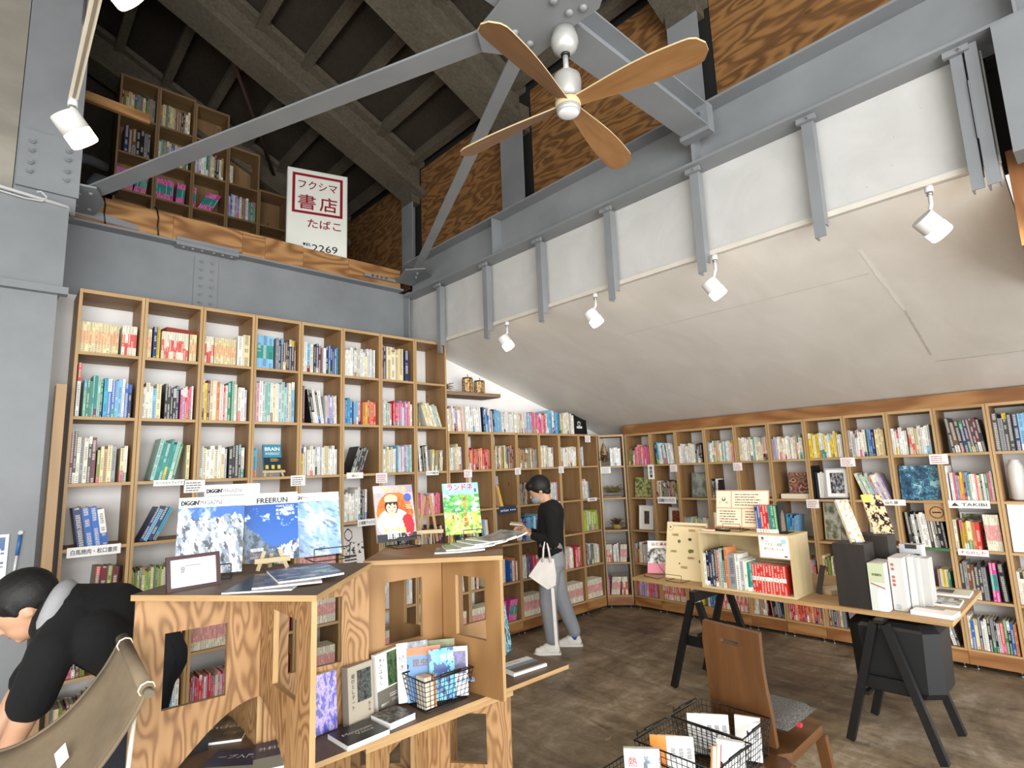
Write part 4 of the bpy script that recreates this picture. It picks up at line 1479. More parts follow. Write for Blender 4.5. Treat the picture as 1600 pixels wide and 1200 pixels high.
for (x, z, w, h, lab) in ((1.068, 1.664, .13, .085, 'small card on the post right of the teal label'), (1.79, 1.672, .115, .08, 'small card right above the blue and white snow magazine'), (2.52, 1.668, .11, .085, 'small pink lined card above the smiling person magazine'),
                        (3.47, 1.672, .1, .075, 'small card above the illustrated mountain magazine'), (4.14, 1.672, .085, .07, 'small card above the dark blue label'), (4.82, 1.672, .085, .075, 'small card above the standing reader head'),
                        (5.32, 2.03, .10, .08, 'blank card under the black framed picture'), (4.13, 1.0, .07, .07, 'small card just left of the reader hands')):
    card(FRA, x, z, w, h, lab, red=('pink' in lab or 'illustrated' in lab))
card(FRA, .915, 1.672, .185, .04, 'narrow label with teal lettering under the green books', 'ハーベストブックス', fg='#3d7a74')
card(FRA, .53, 1.285, .27, .06, 'long white label with black characters at the far left bookcase', '白馬焼肉・松口書房', fg='#444')
card(FRA, 2.27, 1.68, .15, .05, 'pale label under the leaning red book', '青い', fg='#777', ts=.02)
card(FRA, 2.38, 1.29, .17, .055, 'white label with a black roof emblem', '⌂ 朗書ブックス', fg='#222')
card(FRA, 3.05, 1.672, .14, .04, 'small label at the last tall bookcase', 'ランドネ書店 図', fg='#333')
card(FRA, 3.98, 1.285, .24, .07, 'dark blue shelf label with white lettering', 'orion ▪▪▪', bg='#22385c', fg='#e8e8e8')
card(FRA, 5.34, 1.29, .17, .04, 'white label in the last low bookcase before the corner', '風街書店', fg='#333')
card(FRA, 4.72, 1.285, .1, .04, 'white label right behind the reader neck', '山の本', fg='#555')
card(FRC, .07, 1.645, .12, .075, 'small card hanging in the corner bookcase')
card(FRB, -3.62, 1.285, .24, .075, 'white label in the second bookcase of the right wall', '日日書房 モンアルプス', fg='#222')
card(FRB, -3.80, 1.655, .085, .17, 'tall white sign with heavy black characters near the corner', '積読書', fg='#111', vertical=True)
for y, z, w, lab in ((3.5, 1.645, .09, 'small pink card near the tall black and white sign'), (2.75, 1.64, .095, 'small card above the pink framed notice board'), (1.72, 1.65, .12, 'pink lined card above the silver framed picture'), (2.06, 1.275, .11, 'pink lined card behind the black bookend'), (1.05, 1.65, .125, 'pink lined card above the blue painting')):
    card(FRB, -y, z, w, .08, lab, red='pink' in lab)
card(FRB, -.9, 1.28, .26, .06, 'white label with a mountain emblem and capital letters', '▲ TAKIBI', fg='#333')
card(FRB, -.92, .905, .19, .05, 'white label with red brush lettering', 'そらのした', fg='#c5493f')
card(FRB, -1.42, 1.282, .2, .05, 'white label under the leaning pale books', '山と旅', fg='#444')
m = MB(); m.obox(FRB.p(-1.36, -.003, .878), FRB.du * .3, FRB.dw * .002, (0, 0, .02), paint('#3c6e44', .6)); tag(m.build('shelf_edge_strip'), 'dark green strip along a shelf edge behind the white books', 'strip')

# ------------------------------------------------------------------ pictures and curios on the shelves
def picture(fr, u, z, w, h, lean, lab, fn, frame=None, mat_w=0, depth=.1, t=.012, name='picture', cat='picture', fw=.012, nx=24, ny=24, mount='#f1efe9'):
    l = math.radians(lean)
    ey = Z * math.cos(l) + fr.dw * math.sin(l)
    o = fr.p(u - w / 2, depth, z + .001)
    ob = thing(name, lab, cat, o + fr.du * w / 2)
    s = Sheet('canvas' if not frame else 'print', o + Vector((0, 0, 0)), fr.du, ey, w, h, t, mount, None, None)
    cover(s.m, s.P(fw * 1.0 + mat_w, fw + mat_w, .0003), s.ex, s.ey, w - 2 * (fw + mat_w), h - 2 * (fw + mat_w), fn, nx, ny) if frame else cover(s.m, s.o, s.ex, s.ey, w, h, fn, nx, ny)
    s.done(parent=ob)
    if frame:
        m = MB()
        fm = paint(frame, .4)
        n = s.n
        for (x0, y0, ww, hh) in ((0, 0, w, fw), (0, h - fw, w, fw), (0, fw, fw, h - 2 * fw), (w - fw, fw, fw, h - 2 * fw)):
            m.obox(s.P(x0, y0, .001), s.ex * ww, s.ey * hh, n * .012, fm)
        m.build('frame', ob)
    return ob


picture(FRA, 5.33, 2.046, .25, .255, 4, 'black framed picture with a small white mountain emblem on top of the low bookcases', lambda u, v: (.85, .85, .86) if (v > .3 and v < .42 and abs(u - .5) < .22 * (1.1 - abs(v - .36) * 3)) or (abs(math.hypot((u - .5) * 1.0, (v - .55)) - .1) < .02) else (.07, .07, .08), '#141414', 0, .12)
picture(FRA, 3.955, 1.284, .23, .31, 8, 'grey and black poster leaning behind the orange books', lambda u, v: (.72, .72, .74) if v < .28 or v > .72 else ((.12, .12, .13) if v < .45 + .06 * math.sin(u * 5) else (.5, .5, .52)), None, depth=.2)
picture(FRA, 2.31, .904, .24, .33, 10, 'white sheet with a black ink drawing leaning behind the snow magazines', lambda u, v: (.12, .12, .12) if (abs(math.hypot(u - .45, v - .78) - .14) < .015 or (v < .3 and int(v * 22) % 2 and .25 < u < .7) or (.3 < v < .6 and vn(u * 9, v * 9, 3) > .62)) else (.9, .88, .85), None, depth=.12, nx=40, ny=50)
picture(FRB, -3.98, 1.277, .22, .23, 6, 'square green landscape canvas near the corner', fuzz(3, '#4f5a2c', '#8a9150', '#c3c08a', '#5e6b3a', s=4), None, depth=.06)
picture(FRB, -3.95, .899, .2, .28, 6, 'white mounted small dark photograph near the corner', fuzz(5, '#2b2b28', '#6b675c', s=5), '#e8e4da', .055, .05, fw=.01)
picture(FRB, -3.61, .899, .2, .26, 6, 'small red-brown framed photograph beside the white mounted one', fuzz(6, '#6b2c22', '#a7614c', s=5), '#d9d3c6', .03, .15, fw=.01)
picture(FRB, -3.25, 1.277, .2, .27, 6, 'grey green misty picture in the fourth bookcase of the right wall', fuzz(7, '#66706a', '#8d968a', '#a9ada0', s=3), '#7a8078', 0, .1, fw=.006)
picture(FRB, -2.19, 1.325, .2, .2, 4, 'square patchwork picture of brown and blue shapes', lambda u, v: [hx('#8a5a3a'), hx('#38336b'), hx('#b98a63'), hx('#5c3a2a'), hx('#a06a4a')][int(vn(u * 2.6, v * 2.6, 11, 1) * 11) % 5], None, depth=.09, t=.02)
m = MB(); m.box(5.76, 5.95, 2.09, 2.36, 1.277, 1.323, M_MATTE, lin('#e4d9c0')); tag(m.build('book'), 'cream book lying flat under the patchwork picture', 'book')
picture(FRB, -1.84, 1.287, .2, .27, 3, 'silver framed black and white photograph beside the upright white books', fuzz(8, '#1c1c1e', '#6c6c70', '#b9b9bd', s=6), '#a9aaad', .03, .03, fw=.012)
t = thing('book_box', 'black open box holding white books in front of a shelf', 'box', FRB.p(-1.90, .1, 1.277))
m = MB(); m.obox(FRB.p(-2.035, .0, 1.2785), FRB.du * .29, FRB.dw * .2, (0, 0, .007), BLACKM); m.obox(FRB.p(-2.035, .0, 1.286), FRB.du * .005, FRB.dw * .2, (0, 0, .30), BLACKM); m.obox(FRB.p(-1.748, .0, 1.286), FRB.du * .003, FRB.dw * .2, (0, 0, .05), BLACKM); m.build('box', t)
for k in range(4):
    s = Sheet('book', FRB.p(-2.025 + k * .022, .04, 1.287), FRB.du, Z, .019, .24 - .01 * (k % 2), .15, ['#26262a', '#e9e7e1', '#dedcd4', '#efede7'][k]); s.done('%s of four upright books in the black box' % ordinal(k), 'book', 'books in the black box')
picture(FRB, -1.21, 1.277, .29, .285, 5, 'blue abstract sea painting on the ninth bookcase of the right wall', fuzz(21, '#12304a', '#1f5f7d', '#2c3f63', '#58a3b4', '#183a58', '#93c3cc', s=3.2), None, depth=.05, t=.02, nx=40, ny=30)
m = MB(); s = Sheet('hanging_tag', FRB.p(-1.2, .02, 1.11), FRB.du, Z, .16, .17, .006, '#b08c62')
for k in range(24):
    a = 2 * math.pi * k / 24; s.disc(.08 + .045 * math.cos(a), .07 + .045 * math.sin(a), .005, '#2a211a', 8)
s.rect(.05, .11, .065, .075, '#2a211a'); s.done('brown wooden tag with a burnt circle above black books', 'tag')
picture(FRB, -.9, .899, .22, .27, 5, 'small white framed landscape behind the colourful books', fuzz(31, '#c9c3a0', '#8a8a4a', '#3a3b28', s=4), '#dfe3e0', 0, .245, fw=.012)
picture(FRB, -.55, .899, .26, .36, 4, 'white mounted picture of green grass at the right edge', lambda u, v: hx('#8aa83f') if .35 < u and v < .5 else hx('#f0efec'), '#e9e8e4', .02, .04, fw=.016)
m = MB(); m.lathe([(.03, 0), (.05, .01), (.052, .2), (.05, .26), (.03, .3), (.034, .31)], FRB.p(-.6, .12, 1.278), Z, WHITE, 24); tag(m.build('vase'), 'tall white vase at the right edge of the picture', 'vase')
m = MB(); m.box(5.76, 5.8, .40, .50, 1.278, 1.44, WD_OLD); tag(m.build('wooden_block'), 'brown wooden ornament beside the white vase', 'ornament')
# emblem printed on the wall inside a shelf
picture(FRB, -2.58, .899, .24, .2, 5, 'dim green print low behind the wire stand on the crate', fuzz(33, '#5a5a3a', '#9b9a72', s=4), None, depth=.2)
picture(FRB, -1.89, .899, .26, .34, 5, 'grey green landscape behind the wire stand of the black box', fuzz(34, '#5c5f4a', '#8c8f7c', '#b7b6a6', s=4), '#b9a98a', 0, .12, fw=.008)


def twigs(name, lab, cen, r, n, cols, h, up=.5, basket=None, parent_loc=None, th=.0016, leaf=0.0):
    t = thing(name, lab, 'dried flowers', (cen[0], cen[1], cen[2]))
    m = MB(); rnd = random.Random(len(lab))
    cc = [lin(c) for c in cols]
    for k in range(n):
        a = rnd.uniform(0, 6.28); e = rnd.uniform(-.2, 1) * up
        d = Vector((math.cos(a), math.sin(a), e)).normalized()
        p = Vector(cen) + Vector((0, 0, h)) + Vector((rnd.uniform(-.3, .3) * r, rnd.uniform(-.3, .3) * r, rnd.uniform(0, .3) * r))
        q = p + d * r * rnd.uniform(.4, 1)
        mid = (p + q) / 2 + Vector((rnd.uniform(-.2, .2), rnd.uniform(-.2, .2), rnd.uniform(0, .3))) * r * .5
        c = rnd.choice(cc)
        m.tube([p, mid, q], th, M_CLOTH, 4, c)
        m.blob(q, (.004 + leaf, .004 + leaf, .003), M_CLOTH, 3, c)
        if leaf:
            m.blob(mid, (.006 + leaf, .003 + leaf, .003), M_CLOTH, 3, c)
    tag(m.build('dried_stems', t), None, None, None, 'stuff')
    if basket:
        b = MB(); b.lathe([(basket * .8, 0), (basket, .05), (basket * .97, .052)], cen, Z, paint('#a8924a', .8), 16)
        for k in range(3):
            b.tube([Vector(cen) + Vector((basket * (1 + .0) * math.cos(a), basket * math.sin(a), .012 + k * .015)) for a in [i * 6.2832 / 16 for i in range(16)]], .003, paint('#b5a25c', .8), 5, close=True)
        b.build('basket', t)
    return t


cp = FRC.p(.15, .13, 1.277)
twigs('dried_wreath', 'nest of dried grass and twigs filling a corner bookcase shelf', tuple(cp), .125, 260, ('#8a7a42', '#6b5a30', '#a8955a', '#4a3f22'), .05, .7)
m = MB(); m.obox(FRC.p(.03, .05, 1.2765), FRC.du * .22, FRC.dw * .15, (0, 0, .02), WD_OLD, (1, 1, 1), 0); tag(m.build('wooden_tray'), 'thin wooden board under the dried grass nest', 'tray')
twigs('dried_flower_basket', 'small yellow basket of dried brown flowers in the corner bookcase', tuple(FRC.p(.17, .12, .899)), .10, 130, ('#5a4428', '#7a5e36', '#3f2f1c', '#6b4a3a'), .045, 1.2, .062, leaf=.002)
t = thing('hanging_bouquet', 'dried bouquet hanging upside down in the corner bookcase', 'dried flowers', FRC.p(.06, .03, 1.98))
m = MB(); rnd = random.Random(4); hp = FRC.p(.06, .02, 1.95)
m.tube([hp + Vector((0, 0, .06)), hp], .002, BLACKM, 5)
for k in range(90):
    a = rnd.uniform(0, 6.28); q = hp + Vector((math.cos(a) * rnd.uniform(.01, .07), math.sin(a) * rnd.uniform(.01, .05), -rnd.uniform(.12, .24)))
    m.tube([hp, (hp + q) / 2 + Vector((0, 0, .02)), q], .0016, M_CLOTH, 4, lin(rnd.choice(('#6b5230', '#3a2a20', '#8a7048')))); m.blob(q, (.011, .01, .008), M_CLOTH, 3, lin(rnd.choice(('#3a2622', '#5a3a2a', '#7a6a3a'))))
tag(m.build('stems', t), None, None, None, 'stuff')
m = MB(); m.lathe([(.004, .0), (.03, -.08), (.04, -.15), (.03, -.16)], hp, Z, paint('#a98a5c', .8), 10); m.build('paper_wrap', t)

# floating wood shelf with lantern
t = thing('floating_shelf', 'rough wooden plank shelf on the white wall under the sloping ceiling', 'shelf', (3.6, 4.6, 2.44))
m = MB(); m.prism([(3.24, 4.73), (3.24, 4.50), (3.97, 4.44), (3.99, 4.5), (3.95, 4.73)], (0, 0, 2.42), (1, 0, 0), (0, 1, 0), .035, WD_OLD); m.build('plank', t)
for i, (x, lab) in enumerate(((3.62, 'left amber glass panelled lantern on the plank shelf'), (3.78, 'right amber glass panelled lantern on the plank shelf'))):
    t = thing('glass_lantern', lab, 'lantern', (x, 4.56, 2.456), 'lanterns on the plank shelf')
    m = MB(); hg = .165 - i * .02
    for k in range(6):
        a0_, a1_ = k * math.pi / 3 + .3, (k + 1) * math.pi / 3 + .3
        r_o = .052
        p0, p1 = Vector((x + r_o * math.cos(a0_), 4.56 + r_o * math.sin(a0_), 2.47)), Vector((x + r_o * math.cos(a1_), 4.56 + r_o * math.sin(a1_), 2.47))
        pts = [p0, p1, p1 + Z * (hg - .03), p0 + Z * (hg - .03)]
        m.grid(p0, p1 - p0, Z, (p1 - p0).length, hg - .03, 6, 9, fuzz(k + i * 9, '#3a2412', '#b9893a', '#e8cf8f', '#7a3a1a', '#d8b87a', s=3), M_PRINT)
    m.build('glass_panel', t)
    m = MB()
    for zz in (2.458, 2.455 + hg - .012):
        m.cyl((x, 4.56, zz), (x, 4.56, zz + .012), .056, .056, paint('#5f4a2a', .4, .5), 6, smooth=False)
    m.tube([(x - .0, 4.56, 2.455 + hg), (x + .01, 4.56, 2.475 + hg), (x, 4.56, 2.49 + hg)], .004, paint('#5f4a2a', .4, .5), 6)
    for k in range(6):
        q_ = Vector((x + .054 * math.cos(k * math.pi / 3 + .3), 4.56 + .054 * math.sin(k * math.pi / 3 + .3), 2.46)); m.cyl(q_, q_ + Z * (hg - .012), .003, .003, paint('#5f4a2a', .4, .5), 6)
    m.build('frame', t)
twigs('dried_flowers', 'bundle of dry brown grass at the left of the plank shelf', (3.36, 4.6, 2.456), .1, 90, ('#6b5638', '#8d744c', '#4f3e28'), .03, 1.0)
# brown box on the top shelf
m = MB(); m.obox((.86, 4.45, 2.704), (.2, .03, 0), (-.02, .12, 0), (0, 0, .03), M_PRINT, lin('#8e3a2c')); tag(m.build('book'), 'red-brown book lying flat on the manga of the second tall bookcase', 'book')


def easel_mini(name, lab, c, ang, w, h, lean=14, ledge=.03, wood=WD_PALE):
    """small wooden display easel: c = base centre, front looks along ang"""
    ex, ey, n = tilted(ang, lean)
    t = thing(name, lab, 'easel', c)
    c = Vector(c)
    m = MB(); m.obox(c - ex * w / 2 + ey * ledge + n * .0, ex * w, ey * .018, n * .02, wood, (1, 1, 1), 0); m.build('ledge', t)
    for s_ in (-1, 1):
        m = MB(); m.bar(c + ex * s_ * w * .42 + n * .012, c + ex * s_ * w * .22 + ey * h - n * .004, .014, .01, wood, up=n); m.build('leg', t)
    m = MB(); m.bar(c - n * .07, c + ey * h * .8 - n * .016, .014, .01, wood, up=n); m.build('back_leg', t)
    return t


# the blue book on a stand in the third shelf
easel_mini('display_stand', 'small wooden stand holding the blue book in the fourth tall bookcase', (1.62, 4.45, 1.669), -90, .17, .12, 10)
ex, ey, n = tilted(-90, 12)
s = Sheet('book', Vector((1.55, 4.448, 1.715)), ex, ey, .135, .205, .02, '#dfe8ea', '#3f8ea6', lambda u, v: hx('#3f8ea6') if v > .5 else (hx('#d9c43a') if (abs(v - .14) < .07 and (abs((u * 3) % 1 - .5) < .28)) else hx('#1f2c40')))
s.text('BRAIN', .0675, .155, .04, '#f2f2f2', width=.11, bold=.02); s.text('WORKOUT', .0675, .122, .03, '#f2f2f2', width=.11); s.lines(.05, .09, .07, 3, .009, '#e0d050', 3)
s.done('blue book with white capitals standing on a small wooden stand', 'book')

# ------------------------------------------------------------------ left foreground : lower board
PAN = .018


def pod(name, lab, O, corners, ztop, zbot, win, group=None, wood=WD_PLY, arch=None):
    """plywood display pedestal: square top on four crossing panels, each with a window"""
    O = Vector((O[0], O[1], 0))
    t = thing(name, lab, 'display stand', (O.x, O.y, max(0, min(z for z in zbot))), group)
    K = [Vector((c[0], c[1], 0)) for c in corners]
    m = MB()
    cen = sum(K, Vector()) / 4
    poly = [((k - cen) * 1.035 + cen) for k in K]
    m.prism([(p.x, p.y) for p in poly], (0, 0, ztop - PAN), X, Y, PAN, WD_TOP if wood is WD_PLY else WD_PLY2, emat=WD_EDGE)
    m.build('top_panel', t)
    for i, k in enumerate(K):
        d = (k - O); L = d.length; d.normalize()
        nrm = Vector((-d.y, d.x, 0))
        a = .0095
        h0 = zbot[i]
        w0, w1, zz0, zz1 = win[i]
        if arch and arch[i]:
            za = arch[i]
            foot = L * (.6 if h0 < .1 else .68)
            hh0 = max(h0, .745) if h0 < .1 else h0
            bot = [(a, za)] + [(a + (foot - a) * (q / 8), za - (za - hh0) * (1 - math.cos(q / 8 * math.pi / 2))) for q in range(1, 9)]
            if h0 < .1:
                bot.append((foot + .004, h0))
            poly = bot + [(L, h0), (L, ztop - PAN - .001), (a, ztop - PAN - .001)]
        else:
            poly = [(a, h0), (L, h0), (L, ztop - PAN - .001), (a, ztop - PAN - .001)]
        hole = [(w0 * L, zz0), (w0 * L, zz1), (w1 * L, zz1), (w1 * L, zz0)]
        m = MB(); m.prism(poly, O - nrm * PAN / 2 * -1 * 1, d, Z, PAN, wood, emat=WD_EDGE, holes=[hole]) if w0 is not None else m.prism(poly, O + nrm * PAN / 2, d, Z, PAN, wood, emat=WD_EDGE)
        m.build('panel', t)
    return t


ZU, ZL_ = 1.30, .73
t = thing('display_board', 'long low plywood board carrying books in front of the pedestals', 'table', (1.3, 2.25, .71))
m = MB(); m.prism([(.50, 1.93), (2.10, 1.93), (2.10, 2.55), (.50, 2.62)], (0, 0, ZL_ - .018), X, Y, .018, WD_TOP, emat=WD_EDGE); m.build('board', t)
pod('display_pedestal', 'left larch plywood pedestal holding the snow magazines', (.775, 2.19), [(.385, 2.22), (.76, 1.725), (1.165, 2.14), (.79, 2.63)], ZU, [ZL_, 0, ZL_, ZL_],
    [(.30, .78, .93, 1.165), (.30, .75, .97, 1.21), (.22, .72, .95, 1.19), (.3, .7, .95, 1.2)], 'plywood pedestals', WD_PLY, [.90, .90, None, None])
pod('display_pedestal', 'right pine plywood pedestal with the outdoor magazines on top', (1.565, 2.19), [(1.19, 2.205), (1.61, 1.835), (1.925, 2.19), (1.51, 2.55)], ZU, [ZL_] * 4,
    [(.30, .78, .95, 1.20), (.26, .76, .95, 1.2), (.3, .7, .95, 1.2), (.3, .7, .95, 1.2)], 'plywood pedestals', WD_PLY2)
pod('board_support', 'crossed plywood panels with square holes under the low board', (1.50, 2.24), [(1.73, 1.94), (1.06, 1.945), (1.2, 2.5), (1.85, 2.5)], ZL_ - .019, [0] * 4,
    [(.28, .72, .42, .62)] * 4, None, WD_PLY)
pod('board_support', 'crossed plywood panels under the left end of the low board', (.92, 2.36), [(.66, 2.12), (1.04, 2.05), (1.12, 2.55), (.66, 2.56)], ZL_ - .019, [0] * 4,
    [(.3, .7, .25, .45)] * 4, None, WD_PLY)


def wire_stand(c, ang, w, lab, h=.05, depth=.06, lean=15, back=.12):
    ex, ey, n = tilted(ang, lean)
    c = Vector(c) + Z * .0035
    t = thing('wire_stand', lab, 'stand', c)
    m = MB(); r = .0022
    a, b = c - ex * w / 2, c + ex * w / 2
    c2_ = -n * .085
    m.tube([a + n * depth + Z * h, a + n * depth, b + n * depth, b + n * depth + Z * h], r, BLACKM, 6)
    m.tube([a + n * depth + Z * h, b + n * depth + Z * h], r, BLACKM, 6)
    m.tube([a + n * depth, a - n * .085, b - n * .085, b + n * depth], r, BLACKM, 6)
    m.build('base_wire', t)
    m = MB(); m.tube([a * .6 + b * .4 + c2_, a * .6 + b * .4 + ey * back + c2_, b * .6 + a * .4 + ey * back + c2_, b * .6 + a * .4 + c2_], r, BLACKM, 6); m.build('back_wire', t)
    return t


V = -133.0          # direction in which the display sheets look (towards the camera side)

# snow magazines on the left pedestal
ex, ey, n = tilted(-109, 12)
ZT_ = ZU + .001
s = Sheet('magazine', (.525, 2.385, ZT_ + .012), ex, ey, .222, .285, .008, '#eceae4', None, snow(3, '#2f5fa8', .74, .12), 70, 90)
s.rect(0, .222, .247, .285, '#f4f4f2'); s.text('DIGGIN\'', .008, .256, .023, '#111', width=.06, align='l', bold=.06); s.text('MAGAZINE', .071, .256, .023, '#444', width=.075, align='l', bold=.015); s.lines(.165, .262, .05, 1, .006, '#333', 2)
s.done('snow mountain magazine leaning at the back left of the left pedestal', 'magazine', 'snow magazines on the left pedestal')
wire_stand((.63, 2.325, ZT_), -109, .14, 'black wire stand under the left snow magazine')
ex, ey, n = tilted(-104, 12)
s = Sheet('magazine', (.66, 2.56, ZT_ + .06), ex, ey, .21, .28, .006, '#eceae4', None, snow(12, '#9aa6b2', .8, .1), 30, 40)
s.rect(0, .21, .235, .28, '#e4e2dc'); s.text('DIGGIN\'', .008, .247, .022, '#111', width=.058, align='l', bold=.06); s.text('MAGAZINE', .070, .247, .021, '#555', width=.072, align='l')
s.done('partly hidden magazine behind the two front snow magazines', 'magazine', 'snow magazines on the left pedestal')
m = MB(); m.obox((.66, 2.66, ZT_), (.2, -.05, 0), (.02, .06, 0), (0, 0, .06), WD_PALE); tag(m.build('wooden_block'), 'pale block propping the hidden magazine', 'block')
ex, ey, n = tilted(-100, 12)


def freerun(u, v):
    sky = lp(hx('#2d66b4'), hx('#1d4f9e'), v)
    cl = vn(u * 4, v * 5, 40)
    if .45 < v < .78 and cl > .60: sky = lp(sky, (.93, .95, .98), (cl - .60) * 9)
    r1 = .40 - .80 * u + .1 * vn(u * 6, 0, 41)
    if v < r1 + .12: return lp(hx('#6f8296'), hx('#3a4856'), (vn(u * 8, v * 8, 42) - .4) * 3)
    if u > .45 and v < .02 + .33 * (u - .3) + .1 * vn(u * 9, 2, 43): return lp(hx('#e8edf3'), hx('#39465a'), (vn(u * 8, v * 7, 44) - .5) * 4)
    if v < .2: return hx('#41557a')
    return sky


s = Sheet('magazine', (.775, 2.41, ZT_ + .026), ex, ey, .205, .272, .009, '#efede8', '#dfe4ea', freerun, 60, 80)
s.rect(0, .205, .226, .272, '#f6f6f4'); s.text('SNOWBOARDERS LIFE', .105, .255, .01, '#333', width=.10); s.text('FREERUN', .105, .231, .03, '#141a24', width=.118, bold=.035)
s.text('INSIDE STORY', .155, .212, .01, '#e9eef6', width=.07); s.text('最高の一瞬を', .155, .195, .012, '#e9eef6', width=.074); s.text('捉えた舞台裏', .155, .180, .012, '#e9eef6', width=.074); s.text('増田昂輝', .045, .04, .015, '#eef2f6', width=.048, bold=.02); s.lines(.02, .028, .06, 1, .006, '#d9766a', 5); s.lines(.02, .018, .035, 2, .005, '#eee', 6)
s.done('blue sky snowboard magazine in front on a small wooden easel', 'magazine', 'snow magazines on the left pedestal')
easel_mini('display_easel', 'pale wooden easel in front of the blue snowboard magazine', (.855, 2.335, ZT_), -102, .13, .07, 12, .028)
ex, ey, n = tilted(-98, 12)
s = Sheet('magazine', (.985, 2.47, ZT_ + .012), ex, ey, .215, .275, .008, '#efede8', '#dfe4ea', lambda u, v: lp(lp(hx('#8fb2dc'), hx('#d5e3f1'), (vn(u * 4 + v * 3, v * 2 - u, 51) - .4) * 3), hx('#5d7f9f'), (vn(u * 3, v * 7 + u * 3, 52) - .58) * 4), 50, 60)
s.rect(0, .215, .238, .275, '#f4f4f2'); s.text('DIGGIN\'', .004, .247, .021, '#222', width=.05, align='l', bold=.03); s.text('MAGAZINE', .058, .247, .02, '#555', width=.075, align='l'); s.lines(.16, .25, .045, 1, .006, '#333', 2)
s.done('pale blue snow slope magazine at the right of the left pedestal', 'magazine', 'snow magazines on the left pedestal')
wire_stand((1.11, 2.39, ZT_), -98, .15, 'black wire stand under the pale blue snow magazine')
# framed map
ex, ey, n = tilted(-83, 12)
t = thing('framed_map', 'small dark red framed pencil map on the left pedestal edge', 'picture frame', (.53, 2.19, ZT_))
s = Sheet('print', (.466, 2.165, ZT_ + .002), ex, ey, .152, .1, .006, '#f4f3f0')
for k in range(26):
    s.lines(.02 + random.random() * .11, .015 + random.random() * .07, .012, 1, .004, '#b9b9b6', k)
s.m.face([s.P(.036, .05), s.P(.046, .05), s.P(.052, .068), s.P(.036, .072)], M_PRINT, lin('#8e908c')); s.rect(.042, .098, .070, .073, '#9c9e9a'); s.rect(.05, .1, .072, .0745, '#9c9e9a')
s.done(parent=t)
m = MB(); fm = paint('#3d1c1c', .35)
for (x0, y0, ww, hh) in ((-.008, -.006, .168, .012), (-.008, .095, .168, .012), (-.008, .006, .012, .089), (.148, .006, .012, .089)):
    m.obox(s.P(x0, y0, -.003), s.ex * ww, s.ey * hh, s.n * .01, fm)
m.build('frame', t)


def mag_flat(c, ang, w, h, t_, lab, fn=None, group=None, z=ZT_, side='#f0efec', text=None, curl=0.0, name='magazine'):
    a = math.radians(ang); ex = Vector((math.cos(a), math.sin(a), 0)); ey = Vector((-math.sin(a), math.cos(a), 0))
    c = Vector((c[0], c[1], z)); m = MB()
    n = 12
    prev = None
    for i in range(n + 1):
        u = i / n
        lift = curl * max(0, (u - .35) / .65) ** 2
        p = c + ex * (w * (u - .5)) - ey * h / 2 + Z * lift
        if prev is not None:
            m.obox(prev, p - prev, ey * h, Z * t_, M_MATTE, lin(side))
            if fn:
                q0, q1 = prev + Z * (t_ + .0006), p + Z * (t_ + .0006)
                for j in range(12):
                    cc = lin(fn((i - .5) / n, (j + .5) / 12)); a_, b_ = ey * h * j / 12, ey * h * (j + 1) / 12
                    m.face([q0 + a_, q1 + a_, q1 + b_, q0 + b_], M_PRINT, cc)
        prev = p
    if text:
        for (tx, x, y, sz, col, wd) in text:
            m.text(tx, c + ex * (w * (x - .5)) + ey * (h * (y - .5)) + Z * t_, ex, ey, sz, M_PRINT, lin(col), wd, lift=.0015)
    return tag(m.build(name), lab, 'book' if name == 'book' else 'magazine', group)


G_ = 'magazines lying on the left pedestal'
mag_flat((.735, 2.02), -36, .21, .28, .005, 'dark covered magazine, lowest of the fan lying on the left pedestal', lambda u, v: hx('#17181b'), G_)
mag_flat((.79, 2.02), -20, .21, .28, .006, 'grey and brown covered magazine in the middle of the fan', fuzz(61, '#4a3c34', '#8d8276', '#2b2c30', s=3), G_, ZT_ + .0062)
mag_flat((.855, 2.03), -12, .21, .27, .006, 'glossy dark magazine on top of the fan, overhanging the right edge', lambda u, v: lp(hx('#2c3036'), hx('#b7bbc2'), (vn(u * 3, v * 6, 62) - .45) * 3), G_, ZT_ + .0135, curl=.004)

# right pedestal top
ex, ey, n = tilted(-98, 13)


def peak(u, v):
    # portrait of a person in a beige knit hat in front of an orange tent
    if v > .86: return lp(hx('#c9b9c0'), hx('#9e8fa6'), u)
    d = math.hypot((u - .42) / .13, (v - .60) / .12)
    hat = math.hypot((u - .42) / .17, (v - .75) / .085)
    if hat < 1 and v > .70: return hx('#d8c3a0')
    if d < 1:
        if v > .655 + .02 * math.sin(u * 60): return hx('#241d1c')
        return hx('#e5bda5')
    if math.hypot((u - .42) / .17, (v - .62) / .15) < 1 and v > .5: return hx('#241d1c')
    if .45 < v < .54 and .3 < u < .56: return hx('#e0b8a2')
    if math.hypot((u - .80) / .16, (v - .27) / .2) < 1 and u + v * .3 > .78: return hx('#b5202c')
    if v < .14: return hx('#2a2a2c')
    if math.hypot((u - .45) / .42, (v - .32) / .26) < 1: return lp(hx('#ece9e4'), hx('#b9b6b4'), (vn(u * 7, v * 7, 71) - .5) * 2.5)
    if math.hypot((u - .5) / .46, (v - .5) / .38) < 1: return lp(hx('#d8752c'), hx('#a84e1c'), (vn(u * 5, v * 5, 72) - .4) * 2)
    return hx('#b7a9a8')


